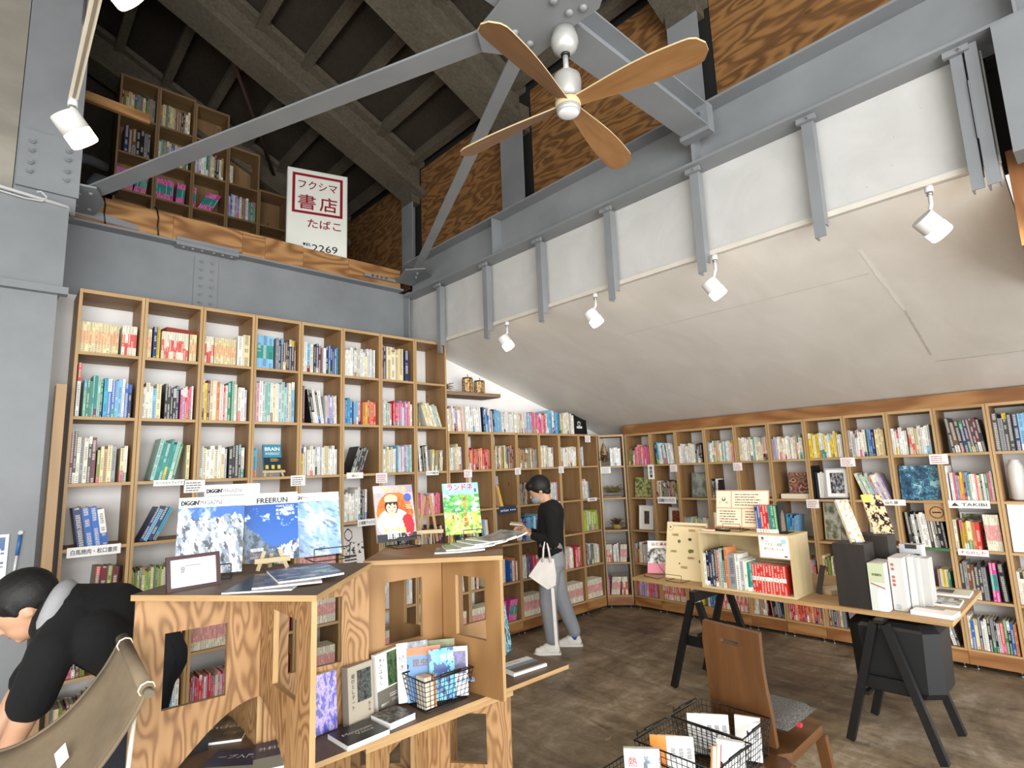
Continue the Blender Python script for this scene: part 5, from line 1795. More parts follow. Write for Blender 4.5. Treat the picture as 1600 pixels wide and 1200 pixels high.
s = Sheet('magazine', (1.425, 2.525, ZT_ + .022), ex, ey, .21, .28, .008, '#efede8', '#d8d4cc', peak, 60, 80)
s.text('ランドネ', .11, .245, .034, '#e9dc3c', width=.13, bold=.02); s.text('ピークを', .10, .045, .03, '#e9dc3c', width=.11, bold=.03); s.text('目指して', .115, .016, .028, '#f4f4f4', width=.12, bold=.03)
s.disc(.178, .214, .021, '#4d5fae'); s.lines(.165, .175, .04, 3, .009, '#f0e0d0', 8); s.lines(.018, .24, .02, 3, .008, '#7fa0c4', 9); s.disc(.168, .552 * .28, .006, '#c8303a')
for dx_ in (-.026, .026): s.disc(.09 + dx_ * .55, .168, .0035, '#2a1c1a')
s.rect(.082, .098, .150, .1525, '#b5443f')
s.done('mountain magazine with a smiling person in a knit hat', 'magazine', 'mountain magazines on the right pedestal')
wire_stand((1.52, 2.44, ZT_), -98, .12, 'black wire stand under the smiling person magazine')


def green(u, v):
    if v > .8: return lp(hx('#6fb9e6'), hx('#c4e4f2'), vn(u * 3, v * 6, 80))
    r = .74 + .07 * vn(u * 5, 0, 81)
    if v > r: return hx('#9fd0ea')
    n = vn(u * 5, v * 6, 82)
    if v > .42:
        return lp(lp(hx('#2f8f4a'), hx('#8ccf5a'), (n - .35) * 3), hx('#f2f6ee'), (vn(u * 4, v * 14, 83) - .6) * 6)
    c = lp(hx('#b8cf4f'), hx('#eee9a0'), (n - .35) * 3)
    return lp(c, hx('#4f9a3f'), (vn(u * 9, v * 9, 84) - .58) * 6)


s = Sheet('magazine', (1.815, 2.50, ZT_ + .02), *tilted(-109, 12)[:2], .205, .275, .008, '#efede8', '#bfe0ee', green, 60, 80)
s.text('ランドネ', .1, .238, .04, '#e0344c', width=.145, bold=.03); s.text('8', .186, .222, .03, '#22304a', bold=.03); s.lines(.02, .235, .012, 3, .008, '#3a5f8a', 4)
for i, ch in enumerate('夏山でスケ案内'): s.text(ch, .118, .178 - i * .022, .022, '#e0502c', bold=.03)
s.rect(.043, .052, .082, .104, '#c02c3a'); s.disc(.0475, .108, .005, '#e8c8a8'); s.rect(.062, .071, .104, .124, '#5f8fc0'); s.disc(.0665, .128, .005, '#e8c8a8')
s.done('illustrated green mountain magazine with red title', 'magazine', 'mountain magazines on the right pedestal')
wire_stand((1.89, 2.40, ZT_), -109, .10, 'black wire stand under the illustrated green magazine')
# taller wooden easel behind
ex, ey, n = tilted(-125, 16)
t = thing('table_easel', 'wooden table easel standing empty between the two mountain magazines', 'easel', (1.72, 2.52, ZT_))
EC = Vector((1.70, 2.50, ZT_))
m = MB(); m.obox(EC - ex * .07 + ey * .045, ex * .15, ey * .018, n * .025, WD_PALE, (1, 1, 1), 0); m.build('ledge', t)
for s_ in (-1, 1):
    m = MB(); m.bar(EC + ex * s_ * .05, EC + ex * s_ * .014 + ey * .24, .014, .012, WD_CASE, up=n); m.build('leg', t)
m = MB(); m.bar(EC - n * .10 + ex * .0 + Z * .006, EC + ey * .22 - n * .02, .014, .01, WD_CASE, up=n); m.build('back_leg', t)
G2 = 'pale magazines fanned on the right pedestal'
for i in range(5):
    mag_flat((1.60 + i * .055, 2.10 + (i % 2) * .012), -38 + i * 9, .22, .16 + .01 * i, .006, '%s from the left of the five pale magazines fanned out' % ordinal(i), fuzz(90 + i, '#8f8f88', '#b8b6ac', '#6f7068', s=2), G2, ZT_ + .0068 * i, curl=.006 + .004 * i)

# ------------------------------------------------------------------ lower board books
ZB_ = ZL_ + .001


def stood(name, c, ang, lean, w, h, t_, fn, lab, side='#efece2', spine=None, deco=None, group=None, nx=36, ny=48):
    ex, ey, n = tilted(ang, lean)
    c = Vector((c[0], c[1], ZB_ + .0005)) - ex * w / 2
    s = Sheet(name, c + n * t_ + Z * (t_ * math.sin(math.radians(lean))), ex, ey, w, h, t_, side, spine, fn, nx, ny)
    if deco: deco(s)
    return s.done(lab, 'book' if name == 'book' else 'magazine', group)


def d1(s):
    w, h = s.w, s.h
    s.rect(0, w * .4, h * .35, h, '#efece4'); s.rect(0, w, 0, h * .35, '#6d675c'); cover(s.m, s.P(w * .42, h * .37, .0), s.ex, s.ey, w * .56, h * .6, fuzz(101, '#1f3320', '#4f6f3f', '#2b3f2c', s=5), 24, 24, .0012)
    s.text('木のはなし', w * .17, h * .84, h * .09, '#1d1d1d', vertical=True, bold=.01); s.lines(w * .45, h * .22, w * .5, 2, .008, '#d8d4c8', 3); s.rect(w * .12, w * .42, h * .05, h * .11, '#d9d5c9'); s.rect(w * .52, w * .82, h * .07, h * .13, '#d9d5c9'); s.text('木', w * .30, h * .84, h * .05, '#333', bold=.01)


stood('book', (1.262, 2.158), -74, 5, .148, .21, .022, None, 'white and green tree book leaning against the right pedestal', spine='#e8e4da', deco=d1)


def d2(s):
    w, h = s.w, s.h
    cover(s.m, s.P(w * .36, h * .36, 0), s.ex, s.ey, w * .56, h * .54, fuzz(102, '#2c302e', '#585c56', '#141614', s=6), 24, 24, .0012)
    s.text('遊びとしテート', w * .2, h * .8, h * .082, '#4a5040', vertical=True, bold=.01); s.text('須ケ健', w * .82, h * .26, h * .05, '#333', vertical=True)


stood('book', (1.105, 2.122), -80, 4, .115, .205, .036, None, 'thick white book with a dark photo beside the tree book', side='#a59b88', spine='#8d8270', deco=d2)
stood('book', (.965, 2.13), -86, 4, .12, .2, .02, fuzz(103, '#4a4fa0', '#8a7fc4', '#c9b7dd', '#6a6aa8', s=4), 'violet and blue illustrated book behind the pedestal leg')


def black(u, v): return hx('#18181a') if math.hypot(u - .4, v - .7) > .1 else hx('#3a3a3c')


mag_flat((1.05, 1.995), 3, .165, .14, .016, 'black photo book lying on the low board', lambda u, v: lp(hx('#17171a'), hx('#55504c'), (.22 - math.hypot(u - .42, v - .62)) * 4), None, ZB_, name='book', text=[('Mountain', .5, .52, .026, '#e6e2da', .115), ('Voice', .6, .36, .026, '#e6e2da', .07)])
mag_flat((1.205, 2.02), 6, .115, .12, .022, 'small thick book with a dark photo lying beside the black photo book', fuzz(105, '#3a3630', '#8a8377', '#1f1d1a', s=4), None, ZB_, name='book')
mag_flat((1.92, 2.07), -4, .2, .145, .012, 'landscape photo book lying at the right end of the low board', lambda u, v: hx('#f0efec') if (u < .06 or v < .1 or v > .7) else (hx('#5c5444') if v < .45 else hx('#7f93a8')), None, ZB_, name='book', text=[('山と私のある', .4, .78, .022, '#6a5a4a', .1)])
# open white book on edge at the left
ex, ey, n = tilted(-150, 28)
t_ = MB()
s = Sheet('book', Vector((.93, 2.08, ZB_ + .012)), *tilted(-20, 24)[:2], .1, .14, .02, '#f2f1ee', '#e6e5e1'); s.done('white book tipped on edge beside the left pedestal leg', 'book')
s = Sheet('book', Vector((.875, 2.09, ZB_ + .008)), *tilted(-20, 34)[:2], .1, .11, .016, '#e6e4de', '#d9d7d1'); s.done('white book slumped under the tipped one', 'book')
mag_flat((.66, 2.12), -40, .17, .2, .006, 'navy titled cooking book lying on the left under the pedestal', lambda u, v: hx('#1f2c4c') if v > .45 else hx('#8d968c'), 'navy titled books under the left pedestal', ZB_, text=[('ープ入門', .5, .68, .03, '#e4e2dc', .12)], name='book')
mag_flat((.80, 2.06), -20, .17, .2, .006, 'navy titled cooking book lying nearer the camera beside its twin', lambda u, v: hx('#1f2c4c') if v > .45 else hx('#8d968c'), 'navy titled books under the left pedestal', ZB_ + .0068, text=[('外料理入門', .5, .68, .03, '#e4e2dc', .14)], name='book')
mag_flat((.72, 2.42), -30, .18, .22, .008, 'dark book with a beige word seen through the pedestal arch', fuzz(107, '#2a2420', '#8a7d68', s=2), None, ZB_, name='book', text=[('under', .5, .5, .04, '#d8c9a8', .14)])
m = MB(); m.box(.53, .64, 2.3, 2.42, ZB_, ZB_ + .05, BLACKM); tag(m.build('box'), 'small black box under the left pedestal arch', 'box')


def wire_basket(x0, x1, y0, y1, z, h, lab, group=None, taper=.015, yaw=0.0, handle=None):
    cx_, cy_ = (x0 + x1) / 2, (y0 + y1) / 2
    t = thing('wire_basket', lab, 'basket', (cx_, cy_, z), group)
    cA, sA = math.cos(yaw), math.sin(yaw)

    def R(x, y, zz):
        dx, dy = x - cx_, y - cy_
        return Vector((cx_ + dx * cA - dy * sA, cy_ + dx * sA + dy * cA, zz))
    m = MB(); r = .0014
    nz = 6
    for k in range(nz + 1):
        q = taper * (1 - k / nz); zz = z + .004 + (h - .004) * k / nz
        rr = .0032 if k in (0, nz) else r
        m.tube([R(x0 + q, y0 + q, zz), R(x1 - q, y0 + q, zz), R(x1 - q, y1 - q, zz), R(x0 + q, y1 - q, zz), R(x0 + q, y0 + q, zz)], rr, BLACKM, 5)
    nx_, ny_ = int((x1 - x0) / .022), int((y1 - y0) / .022)
    for k in range(nx_ + 1):
        u = k / nx_
        xb, xt = x0 + taper + (x1 - x0 - 2 * taper) * u, x0 + (x1 - x0) * u
        m.tube([R(xt, y0, z + h), R(xb, y0 + taper, z + .004), R(xb, y1 - taper, z + .004), R(xt, y1, z + h)], r, BLACKM, 4)
    for k in range(ny_ + 1):
        u = k / ny_
        yb, yt = y0 + taper + (y1 - y0 - 2 * taper) * u, y0 + (y1 - y0) * u
        m.tube([R(x0, yt, z + h), R(x0 + taper, yb, z + .004), R(x1 - taper, yb, z + .004), R(x1, yt, z + h)], r, BLACKM, 4)
    m.build('wire_mesh', t)
    if handle is not None:
        for s_ in (0, 1):
            m = MB()
            yy = y0 - .006 if s_ == 0 else y1 + .006
            a_, b_ = R(x0 + .03, yy, z + h + .004), R(x1 - .03, yy, z + h + .004)
            m.tube([a_, a_ + Z * handle * .02, R(x0 + .04, yy, z + h + .010), R(x1 - .04, yy, z + h + .010), b_], .003, BLACKM, 6)
            m.tube([R(cx_ - .05, yy, z + h + .010), R(cx_ + .05, yy, z + h + .010)], .0055, BLACKM, 8)
            m.build('handle', t)
    return t


wire_basket(1.305, 1.545, 1.955, 2.115, ZB_, .12, 'black wire basket packed with outdoor paperbacks on the low board', None, .02, 0, 1)
BK = [('tall white and grey book at the back left of the basket', (1.345, 2.085), -112, 16, .13, .22, .02, lambda u, v: hx('#e8e6e0') if u < .35 else lp(hx('#4b5054'), hx('#9aa0a4'), vn(u * 5, v * 5, 1)), lambda s: s.text('続木', .02, .15, .03, '#222', vertical=True)),
      ('green field book at the back right of the basket', (1.47, 2.09), -122, 18, .14, .2, .012, fuzz(111, '#6f7848', '#8f9566', s=3), None),
      ('blue and orange insect book in the basket', (1.375, 2.055), -118, 18, .14, .2, .012, lambda u, v: hx('#4f86bd') if v < .85 else hx('#e0703a'), lambda s: s.text('昆虫記', .07, .13, .03, '#6a3a1a', width=.09, bold=.03)),
      ('black and yellow book in the middle of the basket', (1.45, 2.045), -120, 18, .13, .185, .012, lambda u, v: hx('#18181c') if v > .8 else (hx('#d8c240') if v > .55 else hx('#28406b')), None),
      ('bright blue and green world atlas book at the basket front', (1.432, 2.005), -112, 14, .105, .19, .014, lambda u, v: lp(hx('#2f8fd0'), hx('#7fd0c8'), vn(u * 3, v * 3, 5)) if vn(u * 4, v * 4, 7) < .55 else hx('#1e3f86'), lambda s: s.text('世界', .075, .145, .028, '#eef', width=.06, bold=.03)),
      ('white framed purple photo book at the basket right', (1.495, 1.995), -126, 12, .085, .185, .02, lambda u, v: hx('#ecebe6') if (u < .14 or u > .9 or v > .9) else (lp(hx('#5a4f9a'), hx('#2b2a3a'), (vn(u * 5, v * 6, 9) - .3) * 2) if v > .45 else hx('#e8e8e6')), lambda s: s.text('日本百名山', .065, .05, .02, '#3f6ab0', width=.09, bold=.03))]
for lab, c, a, l, w, h, tt, fn, dc in BK:
    ex, ey, n = tilted(a, l)
    s = Sheet('book', Vector((c[0], c[1], ZB_ + .012)) - ex * w / 2, ex, ey, w, h, tt, '#efece2', '#e6e2d8', fn, 24, 32)
    if dc: dc(s)
    s.done(lab, 'book', 'books in the basket on the low board')
for k in range(4):
    s = Sheet('book', Vector((1.329 + k * .0135, 1.985, ZB_ + .008)), *tilted(-90, 4)[:2], .0125, .115, .06, ['#e6dccb', '#e9c9a0', '#ded6c6', '#cf8a4a'][k]); s.m; 
    s.done('%s slim paperback from the back along the left side of the basket' % ordinal(k), 'book', 'slim paperbacks in the basket')
# dark mountain poster and a teal tree picture behind the right pedestal
picture(FRA, 3.03, .53, .26, .3, 8, 'blue mountain lake picture seen through the right pedestal window', lambda u, v: hx('#9fb9d2') if v > .62 + .12 * math.sin(u * 5) else (lp(hx('#3d5c80'), hx('#1f3040'), (v - .3) * 2) if v > .12 else hx('#d8cf3a')), '#15181c', 0, .08, fw=.01)
t = stood('book', (2.03, 2.28), -60, 8, .1, .26, .006, fuzz(115, '#0f2a33', '#2f8fa0', '#d8e8ea', '#123c4a', s=6), 'dark teal book with white branches standing at the end of the low board')

# ------------------------------------------------------------------ right table
K_ = .968
ZR = .75
t = thing('trestle_table', 'long wooden board table on black trestles along the right bookcases', 'table', (4.4, 1.8, 0))
m = MB(); m.prism([(3.885, .76), (4.89, .775), (4.89, 2.91), (3.95, 2.88)], (0, 0, ZR - .024), X, Y, .024, WD_BOARD, emat=WD_EDGE); m.build('tabletop', t)


def trestle(x0, y0, lab):
    BK_ = paint('#0a0a0b', .5, 0, 'black_wood')
    t = thing('trestle', lab, 'trestle', (x0 + .24, y0, 0), 'black trestles')
    zt = ZR - .026
    m = MB(); m.box(x0 - .02, x0 + .5, y0 - .022, y0 + .022, zt - (.07 if y0 > 2 else .02), zt, BK_, grain=0); m.build('top_beam', t)
    for xx in (x0 + .012, x0 + .478):
        for s_ in (-1, 1):
            m = MB(); m.bar((xx, y0 + s_ * .03, zt - (.075 if y0 > 2 else .025)), (xx, y0 + s_ * .225, .019), .042, .042, BK_, up=(1, 0, 0)); m.build('leg', t)
        m = MB(); m.bar((xx + (.03 if xx < x0 + .2 else -.03), y0 - .12, .36), (xx + (.03 if xx < x0 + .2 else -.03), y0 + .12, .36), .012, .07, BK_); m.build('brace', t)
    if y0 > 2:
        m = MB(); m.prism([(.03, .34), (.45, .34), (.45, .42), (.38, .42), (.30, .385), (.18, .385), (.10, .42), (.03, .42)], (x0, y0 + .01, 0), X, Z, .018, BK_); m.build('stretcher', t)
    return t


trestle(3.84, 1.1, 'black trestle under the right end of the board table')
trestle(3.87, 2.29, 'black trestle under the left end of the board table, behind the wooden chair')
# black faceted paper bag / bin under the table
t = thing('storage_bin', 'black faceted bin with chamfered edges standing under the right end of the table', 'bin', (4.36, 1.0, .0))
BM = paint('#0c0e0f', .55, 0, 'black_board')
m = MB()
xs0, xs1, y0_, y1_ = 3.90, 4.275, .84, 1.30
def ring(z, ins, ch): return [Vector(p) for p in ((xs0 + ins + ch, y0_ + ins, z), (xs1 - ins - ch, y0_ + ins, z), (xs1 - ins, y0_ + ins + ch, z), (xs1 - ins, y1_ - ins - ch, z), (xs1 - ins - ch, y1_ - ins, z), (xs0 + ins + ch, y1_ - ins, z), (xs0 + ins, y1_ - ins - ch, z), (xs0 + ins, y0_ + ins + ch, z))]
rs = [ring(.30, .035, .07), ring(.34, .01, .07), ring(.66, 0, .07), ring(.698, .035, .06)]
for a_, b_ in zip(rs, rs[1:]):
    for k in range(8):
        m.face([a_[k], a_[(k + 1) % 8], b_[(k + 1) % 8], b_[k]], BM)
m.face(rs[0][::-1], BM); m.face(rs[-1], BM); m.build('body', t)
m = MB()
for sy_ in (.98, 1.22):
    m.box(3.877, 4.293, sy_ - .012, sy_ + .012, .278, .2995, BM)
m.build('carrying_rail', t)

# crate
CX0, CX1, CY0, CY1, CZ0, CZ1 = 3.925, 4.215, 1.577, 2.242, ZR + .001, 1.155
t = thing('book_crate', 'pale wooden open crate holding books on the board table', 'crate', ((CX0 + CX1) / 2, (CY0 + CY1) / 2, CZ0))
for nm, a in (('bottom', (CX0, CX1, CY0, CY1, CZ0, CZ0 + .014)), ('top', (CX0 - .004, CX1, CY0 - .002, CY1 + .002, CZ1 - .016, CZ1)), ('side', (CX0, CX1, CY0, CY0 + .016, CZ0 + .014, CZ1 - .016)), ('side', (CX0, CX1, CY1 - .016, CY1, CZ0 + .014, CZ1 - .016)), ('back', (CX1 - .008, CX1, CY0 + .016, CY1 - .016, CZ0 + .014, CZ1 - .016))):
    m = MB(); m.box(*a, WD_PALE, grain=1 if nm in ('top', 'bottom', 'back') else 2); m.build(nm, t)
FRK = Frame((CX0 + .01, 0, 0), (0, -1, 0), (1, 0, 0))
u = -CY1 + .02
CB = [('white', .02, .23), ('black', .022, .25), ('navy', .02, .24), ('charcoal', .025, .26), ('black', .02, .27), ('rose', .018, .26), ('mint', .022, .27), ('black', .018, .26), ('orange', .022, .28), ('grey', .055, .24), ('white', .03, .24), ('silver', .03, .21), ('ivory', .022, .2), ('teal', .018, .19), ('teal', .016, .19)]
CB += [('red', .019, .185)] * 12
for i, (c, tt, hh) in enumerate(CB):
    if u + tt > -CY0 - .018: break
    m = MB(); bookgeo(m, dict(fr=FRK, u=u, w=.0, z=CZ0 + .0145, t=tt - .0005, h=hh, d=.15, tilt=0, cols=(c, 'white' if c in ('red', 'teal', 'black') else c, .14, 'bottom' if c != 'red' else 'middle')))
    tag(m.build('book'), '%s book, %s from the left inside the pale wooden crate' % (c, ordinal(i)), 'book', 'books inside the pale crate'); u += tt
u = -1.83
for i, c in enumerate(('navy', 'blue', 'red', 'red', 'crimson', 'teal', 'green', 'green')):
    m = MB(); bookgeo(m, dict(fr=Frame((4.0, 0, 0), (0, -1, 0), (1, 0, 0)), u=u, w=0, z=CZ1 + .001, t=.0185, h=.185, d=.12, tilt=-.03, cols=(c, 'white', .14, 'bottom')))
    tag(m.build('book'), '%s paperback, %s from the left standing on top of the crate' % (c, ordinal(i)), 'book', 'paperbacks on top of the crate'); u += .0188
m = MB(); m.box(4.0, 4.13, 1.672, 1.676, CZ1 + .001, CZ1 + .21, BLACKM); m.box(3.99, 4.13, 1.625, 1.672, CZ1 + .001, CZ1 + .004, BLACKM); m.prism([(.03, 0), (.1, 0), (.09, .12), (.065, .15), (.04, .12)], (4.0, 1.6715, CZ1 + .01), X, Z, .001, CHROME); tag(m.build('bookend'), 'black metal bookend at the right end of the crate top', 'bookend')
# notice board on crate
ex, ey, n = tilted(180, 10)
s0 = Vector((4.07, 2.17, CZ1 + .02))
t = thing('notice_board', 'pink edged notice board of four text panels on the crate', 'sign', (4.07, 2.0, CZ1))
s = Sheet('panel', s0, ex, ey, .40, .27, .008, '#cf9a80')
for a in ((.006, .118, .142, .262), (.126, .394, .142, .262), (.006, .196, .008, .134), (.204, .394, .008, .134)): s.rect(*a, '#f3e0c6')
s.disc(.062, .205, .016, '#4a3a2e'); s.disc(.062, .209, .010, '#f3e0c6', l=.002); s.text('頂ブック書房', .062, .172, .016, '#4a3a2e', width=.075)
for i, (x_, y_, w_, n_) in enumerate(((.15, .235, .22, 5), (.03, .112, .15, 5), (.225, .112, .15, 5))): s.lines(x_, y_, w_, n_, .019, '#6b5344', i + 40)
s.done(parent=t)
wire_stand((4.03, 2.0, CZ1 + .001), 180, .13, 'black wire stand in front of the pink edged notice board')
mag_flat((4.02, 2.17), 80, .1, .13, .008, 'red notebook lying on the left of the crate top', lambda u, v: hx('#a8483c'), None, CZ1 + .001, name='book')
m = MB(); m.obox((3.95, 2.02, CZ1 + .001), (.02, .11, 0), (.03, -.006, 0), (0, 0, .012), BLACKM); tag(m.build('pen_case'), 'slim black case lying on the crate front', 'case')
s = Sheet('card_sign', (CX0 - .006, 1.79, 1.0), -Y, Z, .205, .155, .004, '#d4b08c'); s.rect(.006, .199, .006, .149, '#f2eee4'); s.text('それは、1週間', .1, .085, .022, '#444', width=.11); s.text('借りのあったら本', .1, .055, .02, '#444', width=.13); s.disc(.03, .13, .01, '#6a6a60'); s.disc(.168, .115, .018, '#a9cdd0'); s.lines(.02, .112, .05, 1, .008, '#555', 2); s.rect(.165, .185, .014, .022, '#333')
s.done('white card sign fixed to the crate front at the right', 'sign')
# tall map board
ex, ey, n = tilted(178, 12)
s = Sheet('map_board', Vector((4.08, 2.655, ZR + .002)), ex, ey, .36, .44, .008, '#e2cf9f'); s.rect(.004, .356, .004, .436, '#ecdcb2'); s.rect(.06, .35, .405, .42, '#c98a62'); s.disc(.035, .40, .028, '#b97a5a'); s.disc(.035, .40, .025, '#f0e2c0', l=.002); s.disc(.035, .40, .009, '#7a5a4a', l=.0024)
for (x_, y_, r_1, c_) in ((.12, .29, .014, '#6f7a4a'), (.22, .31, .012, '#4f5a48'), (.21, .31, .01, '#4f5a48'), (.22, .22, .016, '#6f7a3a'), (.24, .222, .013, '#6f7a3a'), (.13, .12, .007, '#5a5a50'), (.31, .15, .012, '#6f7a4a'), (.30, .34, .01, '#8a6a4a')): s.disc(x_, y_, r_1, c_)
for (x_, y_) in ((.05, .33), (.2, .37), (.2, .16), (.14, .085), (.04, .2)):
    s.rect(x_, x_ + .06, y_, y_ + .02, '#dcc48c'); s.lines(x_ + .008, y_ + .006, .04, 1, .008, '#a07a4a', int(x_ * 99))
s.done('tall cream map board with green marks left of the crate', 'map')
wire_stand((4.02, 2.50, ZR + .001), 178, .14, 'black wire stand in front of the cream map board')
# magazine on wire easel at the left end
ex, ey, n = tilted(205, 24)
s = Sheet('magazine', Vector((4.12, 2.845, ZR + .012)), ex, ey, .2, .27, .006, '#eeece6', '#e6e4de', lambda u, v: hx('#d98aa0') if v < .3 and u < .7 else (hx('#e9e9e7') if v > .78 else lp(hx('#d9dcdc'), hx('#4a4644'), (vn(u * 4, v * 5, 131) - .4) * 3)), 30, 40)
s.text('山と溪谷', .1, .232, .03, '#9a2a2a', width=.13, bold=.03); s.done('magazine with a pink corner leaning at the left end of the table', 'magazine')
ob = thing('wire_easel', 'black wire easel holding the magazine at the left table end', 'stand', (4.05, 2.72, ZR))
m = MB(); b0 = Vector((4.03, 2.82, ZR + .004)); b1 = Vector((4.13, 2.67, ZR + .004)); tp = Vector((4.02, 2.74, ZR + .19))
m.tube([b0, tp, b1, Vector((3.99, 2.66, ZR + .004)), b0], .0025, BLACKM, 6); m.build('wire', ob)
# stand-up card and white book right of crate
s = Sheet('card', Vector((4.2, 1.56, ZR + .001)), *tilted(150, 18)[:2], .05, .19, .003, '#3f3a38'); s.done('small dark card leaning against the right side of the crate', 'card')
mag_flat((4.28, 1.47), 60, .13, .16, .03, 'thick brown paper book lying between the crate and the black box', lambda u, v: hx('#d5c4a8'), None, ZR + .001, '#c9b593', name='book')


def plinth_box(name, x0, x1, y0, y1, h, lab):
    m = MB(); m.box(x0, x1, y0, y1, ZR + .001, ZR + h, WD_DARK); return tag(m.build(name), lab, 'box', 'dark wooden boxes on the table')


plinth_box('display_box', 3.93, 4.12, 1.155, 1.33, .375, 'dark stained wooden box nearest the camera on the table')
plinth_box('display_box', 4.22, 4.40, 1.10, 1.30, .40, 'dark stained wooden box farther back on the table')
# books behind the boxes, white spines
FW = Frame((3.94, 0, 0), (0, -1, 0), (1, 0, 0))
u = -1.150
WB_ = [('food magazine with a plate on its cover facing out beside the dark box', '#cfd3c6', .012, .29, .2), ('white slim magazine, second beside the dark box', '#eeede8', .01, .285, .2), ('white slim magazine, third beside the dark box', '#e6e5e0', .01, .285, .2)]
s = Sheet('magazine', (3.925, 1.148, ZR + .002), -Y, Z, .085, .27, .2, '#cfcec8', None, lambda u_, v_: (hx('#b9c2a0') if v_ > .6 else hx('#c9cfc9')) if math.hypot((u_ - .7) / 1.0, v_ - .22) > .28 else hx('#e6eae6'), 20, 40)
for k in range(9): s.disc(.012 + k * .008, .155 - k * .003, .004, '#a8453a')
s.text('料理絶対', .045, .2, .016, '#4a5a2a', width=.05, bold=.02); s.done('stack of food magazines facing out beside the dark box', 'magazine')
s = Sheet('magazine', (4.0, 1.055, ZR + .002), -Y, Z, .07, .30, .2, '#bfbebb', None, None)
for k, z_ in enumerate((.26, .235, .19, .168, .145)): s.disc(.018, z_, .009, '#a8604a', 10)
s.lines(.015, .03, .03, 3, .01, '#6a8a90', 3); s.done('tall white magazine with brown cake pictures on its cover', 'magazine')
for k in range(5):
    s = Sheet('magazine', (4.07 + k * .035, .98 - k * .008, ZR + .002), *tilted(183, 3)[:2], .012 + .03 * (k == 4), .30 - .006 * k, .16, ['#b9b8b4', '#c4c3bf', '#a9a8a3', '#bebdb8', '#b2b1ac'][k]); s.done('%s of the slim white magazines fanned behind the cake magazine' % ordinal(k), 'magazine', 'slim white magazines on the table')
s = Sheet('magazine', (4.40, 1.09, ZR + .002), *tilted(180, 2)[:2], .12, .33, .1, '#c0bfbc', None, lambda u_, v_: hx('#2a2a2e') if (v_ > .92 and .25 < u_ < .8) or (.3 < u_ < .6 and .66 < v_ < .78) else ((hx('#8f7a6c') if math.hypot(u_ - .6, (v_ - .42) * 2) < .26 else hx('#bfc1c4'))), 30, 50)
s.done('tall white food magazine standing in front of the rear dark box', 'magazine')
s = Sheet('book', (4.27, 1.0, ZR + .002), *tilted(180, 2)[:2], .02, .28, .16, '#1d1b1c'); s.done('black upright book between the white magazines', 'book')


def stick_easel(c, ang, lean, w, h, t_, fn, lab, lab2):
    ex, ey, n = tilted(ang, lean)
    s = Sheet('book', Vector(c) - ex * w / 2, ex, ey, w, h, t_, '#efe6d6', '#efe6d6', fn, 20, 44); s.done(lab, 'book')
    t = thing('wire_easel', lab2, 'stand', c)
    m = MB(); c = Vector(c)
    for s_ in (-1, 1):
        m.tube([c + ex * s_ * .03 - Z * .006, c + ex * s_ * .03 + n * .025 - Z * .002, c + ex * s_ * .03 + n * .025 + Z * .02], .002, BLACKM, 5)
        m.tube([c + ex * s_ * .03 - Z * .006, c + ey * h * .7 - n * (t_ + .004) + ex * s_ * .02, c - n * .13 + ex * s_ * .04 - Z * .006], .002, BLACKM, 5)
    m.build('wire', t)


stick_easel((4.0, 1.20, ZR + .385), 222, 32, .075, .29, .025, lambda u, v: lp(hx('#efe4cf'), hx('#d08a5a'), (vn(u * 5, v * 12, 141) - .45) * 3), 'narrow cookbook with orange pictures leaning on top of the near dark box', 'black wire easel behind the narrow cookbook')
stick_easel((4.29, 1.13, ZR + .41), 218, 28, .12, .27, .012, lambda u, v: hx('#d8d860') if v > .8 and u < .45 else (hx('#1d1a1a') if vn(u * 5, v * 6, 151) > .52 else hx('#d9b08a')), 'black and tan photo magazine leaning on the rear dark box', 'black wire easel behind the black and tan magazine')
for a, lab, fn, nm in (((4.02, .86), 'thick white booklet lying nearest the camera corner of the table', lambda u, v: hx('#e4e0d8') if v > .3 or u < .3 else hx('#8f8a84'), .022), ((4.36, .93), 'magazine with grey pictures lying in the middle of the table end', fuzz(161, '#d9d8d4', '#8d8c8a', '#efeeea', '#4a4a4a', s=4), .012), ((4.68, .93), 'magazine with a dark photo lying at the far side of the table end', lambda u, v: hx('#5a4f4c') if .3 < u < .65 and .25 < v < .8 else hx('#dad8c8'), .012)):
    w_, h_ = ((.14, .2) if nm > .02 else (.27, .21))
    mag_flat((a[0], a[1]), 86 if nm > .02 else -87, h_ if nm > .02 else .27, w_ if nm > .02 else .2, nm, lab, fn, 'reading matter lying at the table end', ZR + .001)
# ------------------------------------------------------------------ wooden chair with cushion
t = thing('wooden_chair', 'wooden chair with a tall plank back and felt cushion, seen from behind', 'chair', (2.85, 1.2, 0))
# axes: chair looks away from the camera
ca = math.radians(-1)
cf, cr = Vector((math.cos(ca), math.sin(ca), 0)), Vector((math.sin(ca), -math.cos(ca), 0))
CB_ = Vector((2.635, 1.50, .405))            # left rear seat corner, at the foot of the back
m = MB()
SC0 = CB_ - cf * .05
poly = [(0, .03), (.03, 0), (.40, .02), (.46, .06), (.47, .30), (.42, .36), (.06, .37), (0, .33)]
m.prism([(a, b) for a, b in poly], SC0 - Z * .0 + cr * -.02, cf, cr, .045, WD_CHAIR)
m.build('seat', t)
m = MB()
bk = Vector((0, 0, 1)) * math.cos(math.radians(3)) - cf * math.sin(math.radians(3))
B0 = CB_ + Z * .012 + cr * .01
pl = [(.0, 0), (.29, 0), (.285, .12), (.272, .25), (.268, .34), (.272, .475), (-.0, .49), (-.012, .40), (-.004, .2)]
hole = [(.085, .405), (.165, .400), (.172, .408), (.168, .420), (.09, .426), (.078, .416)]
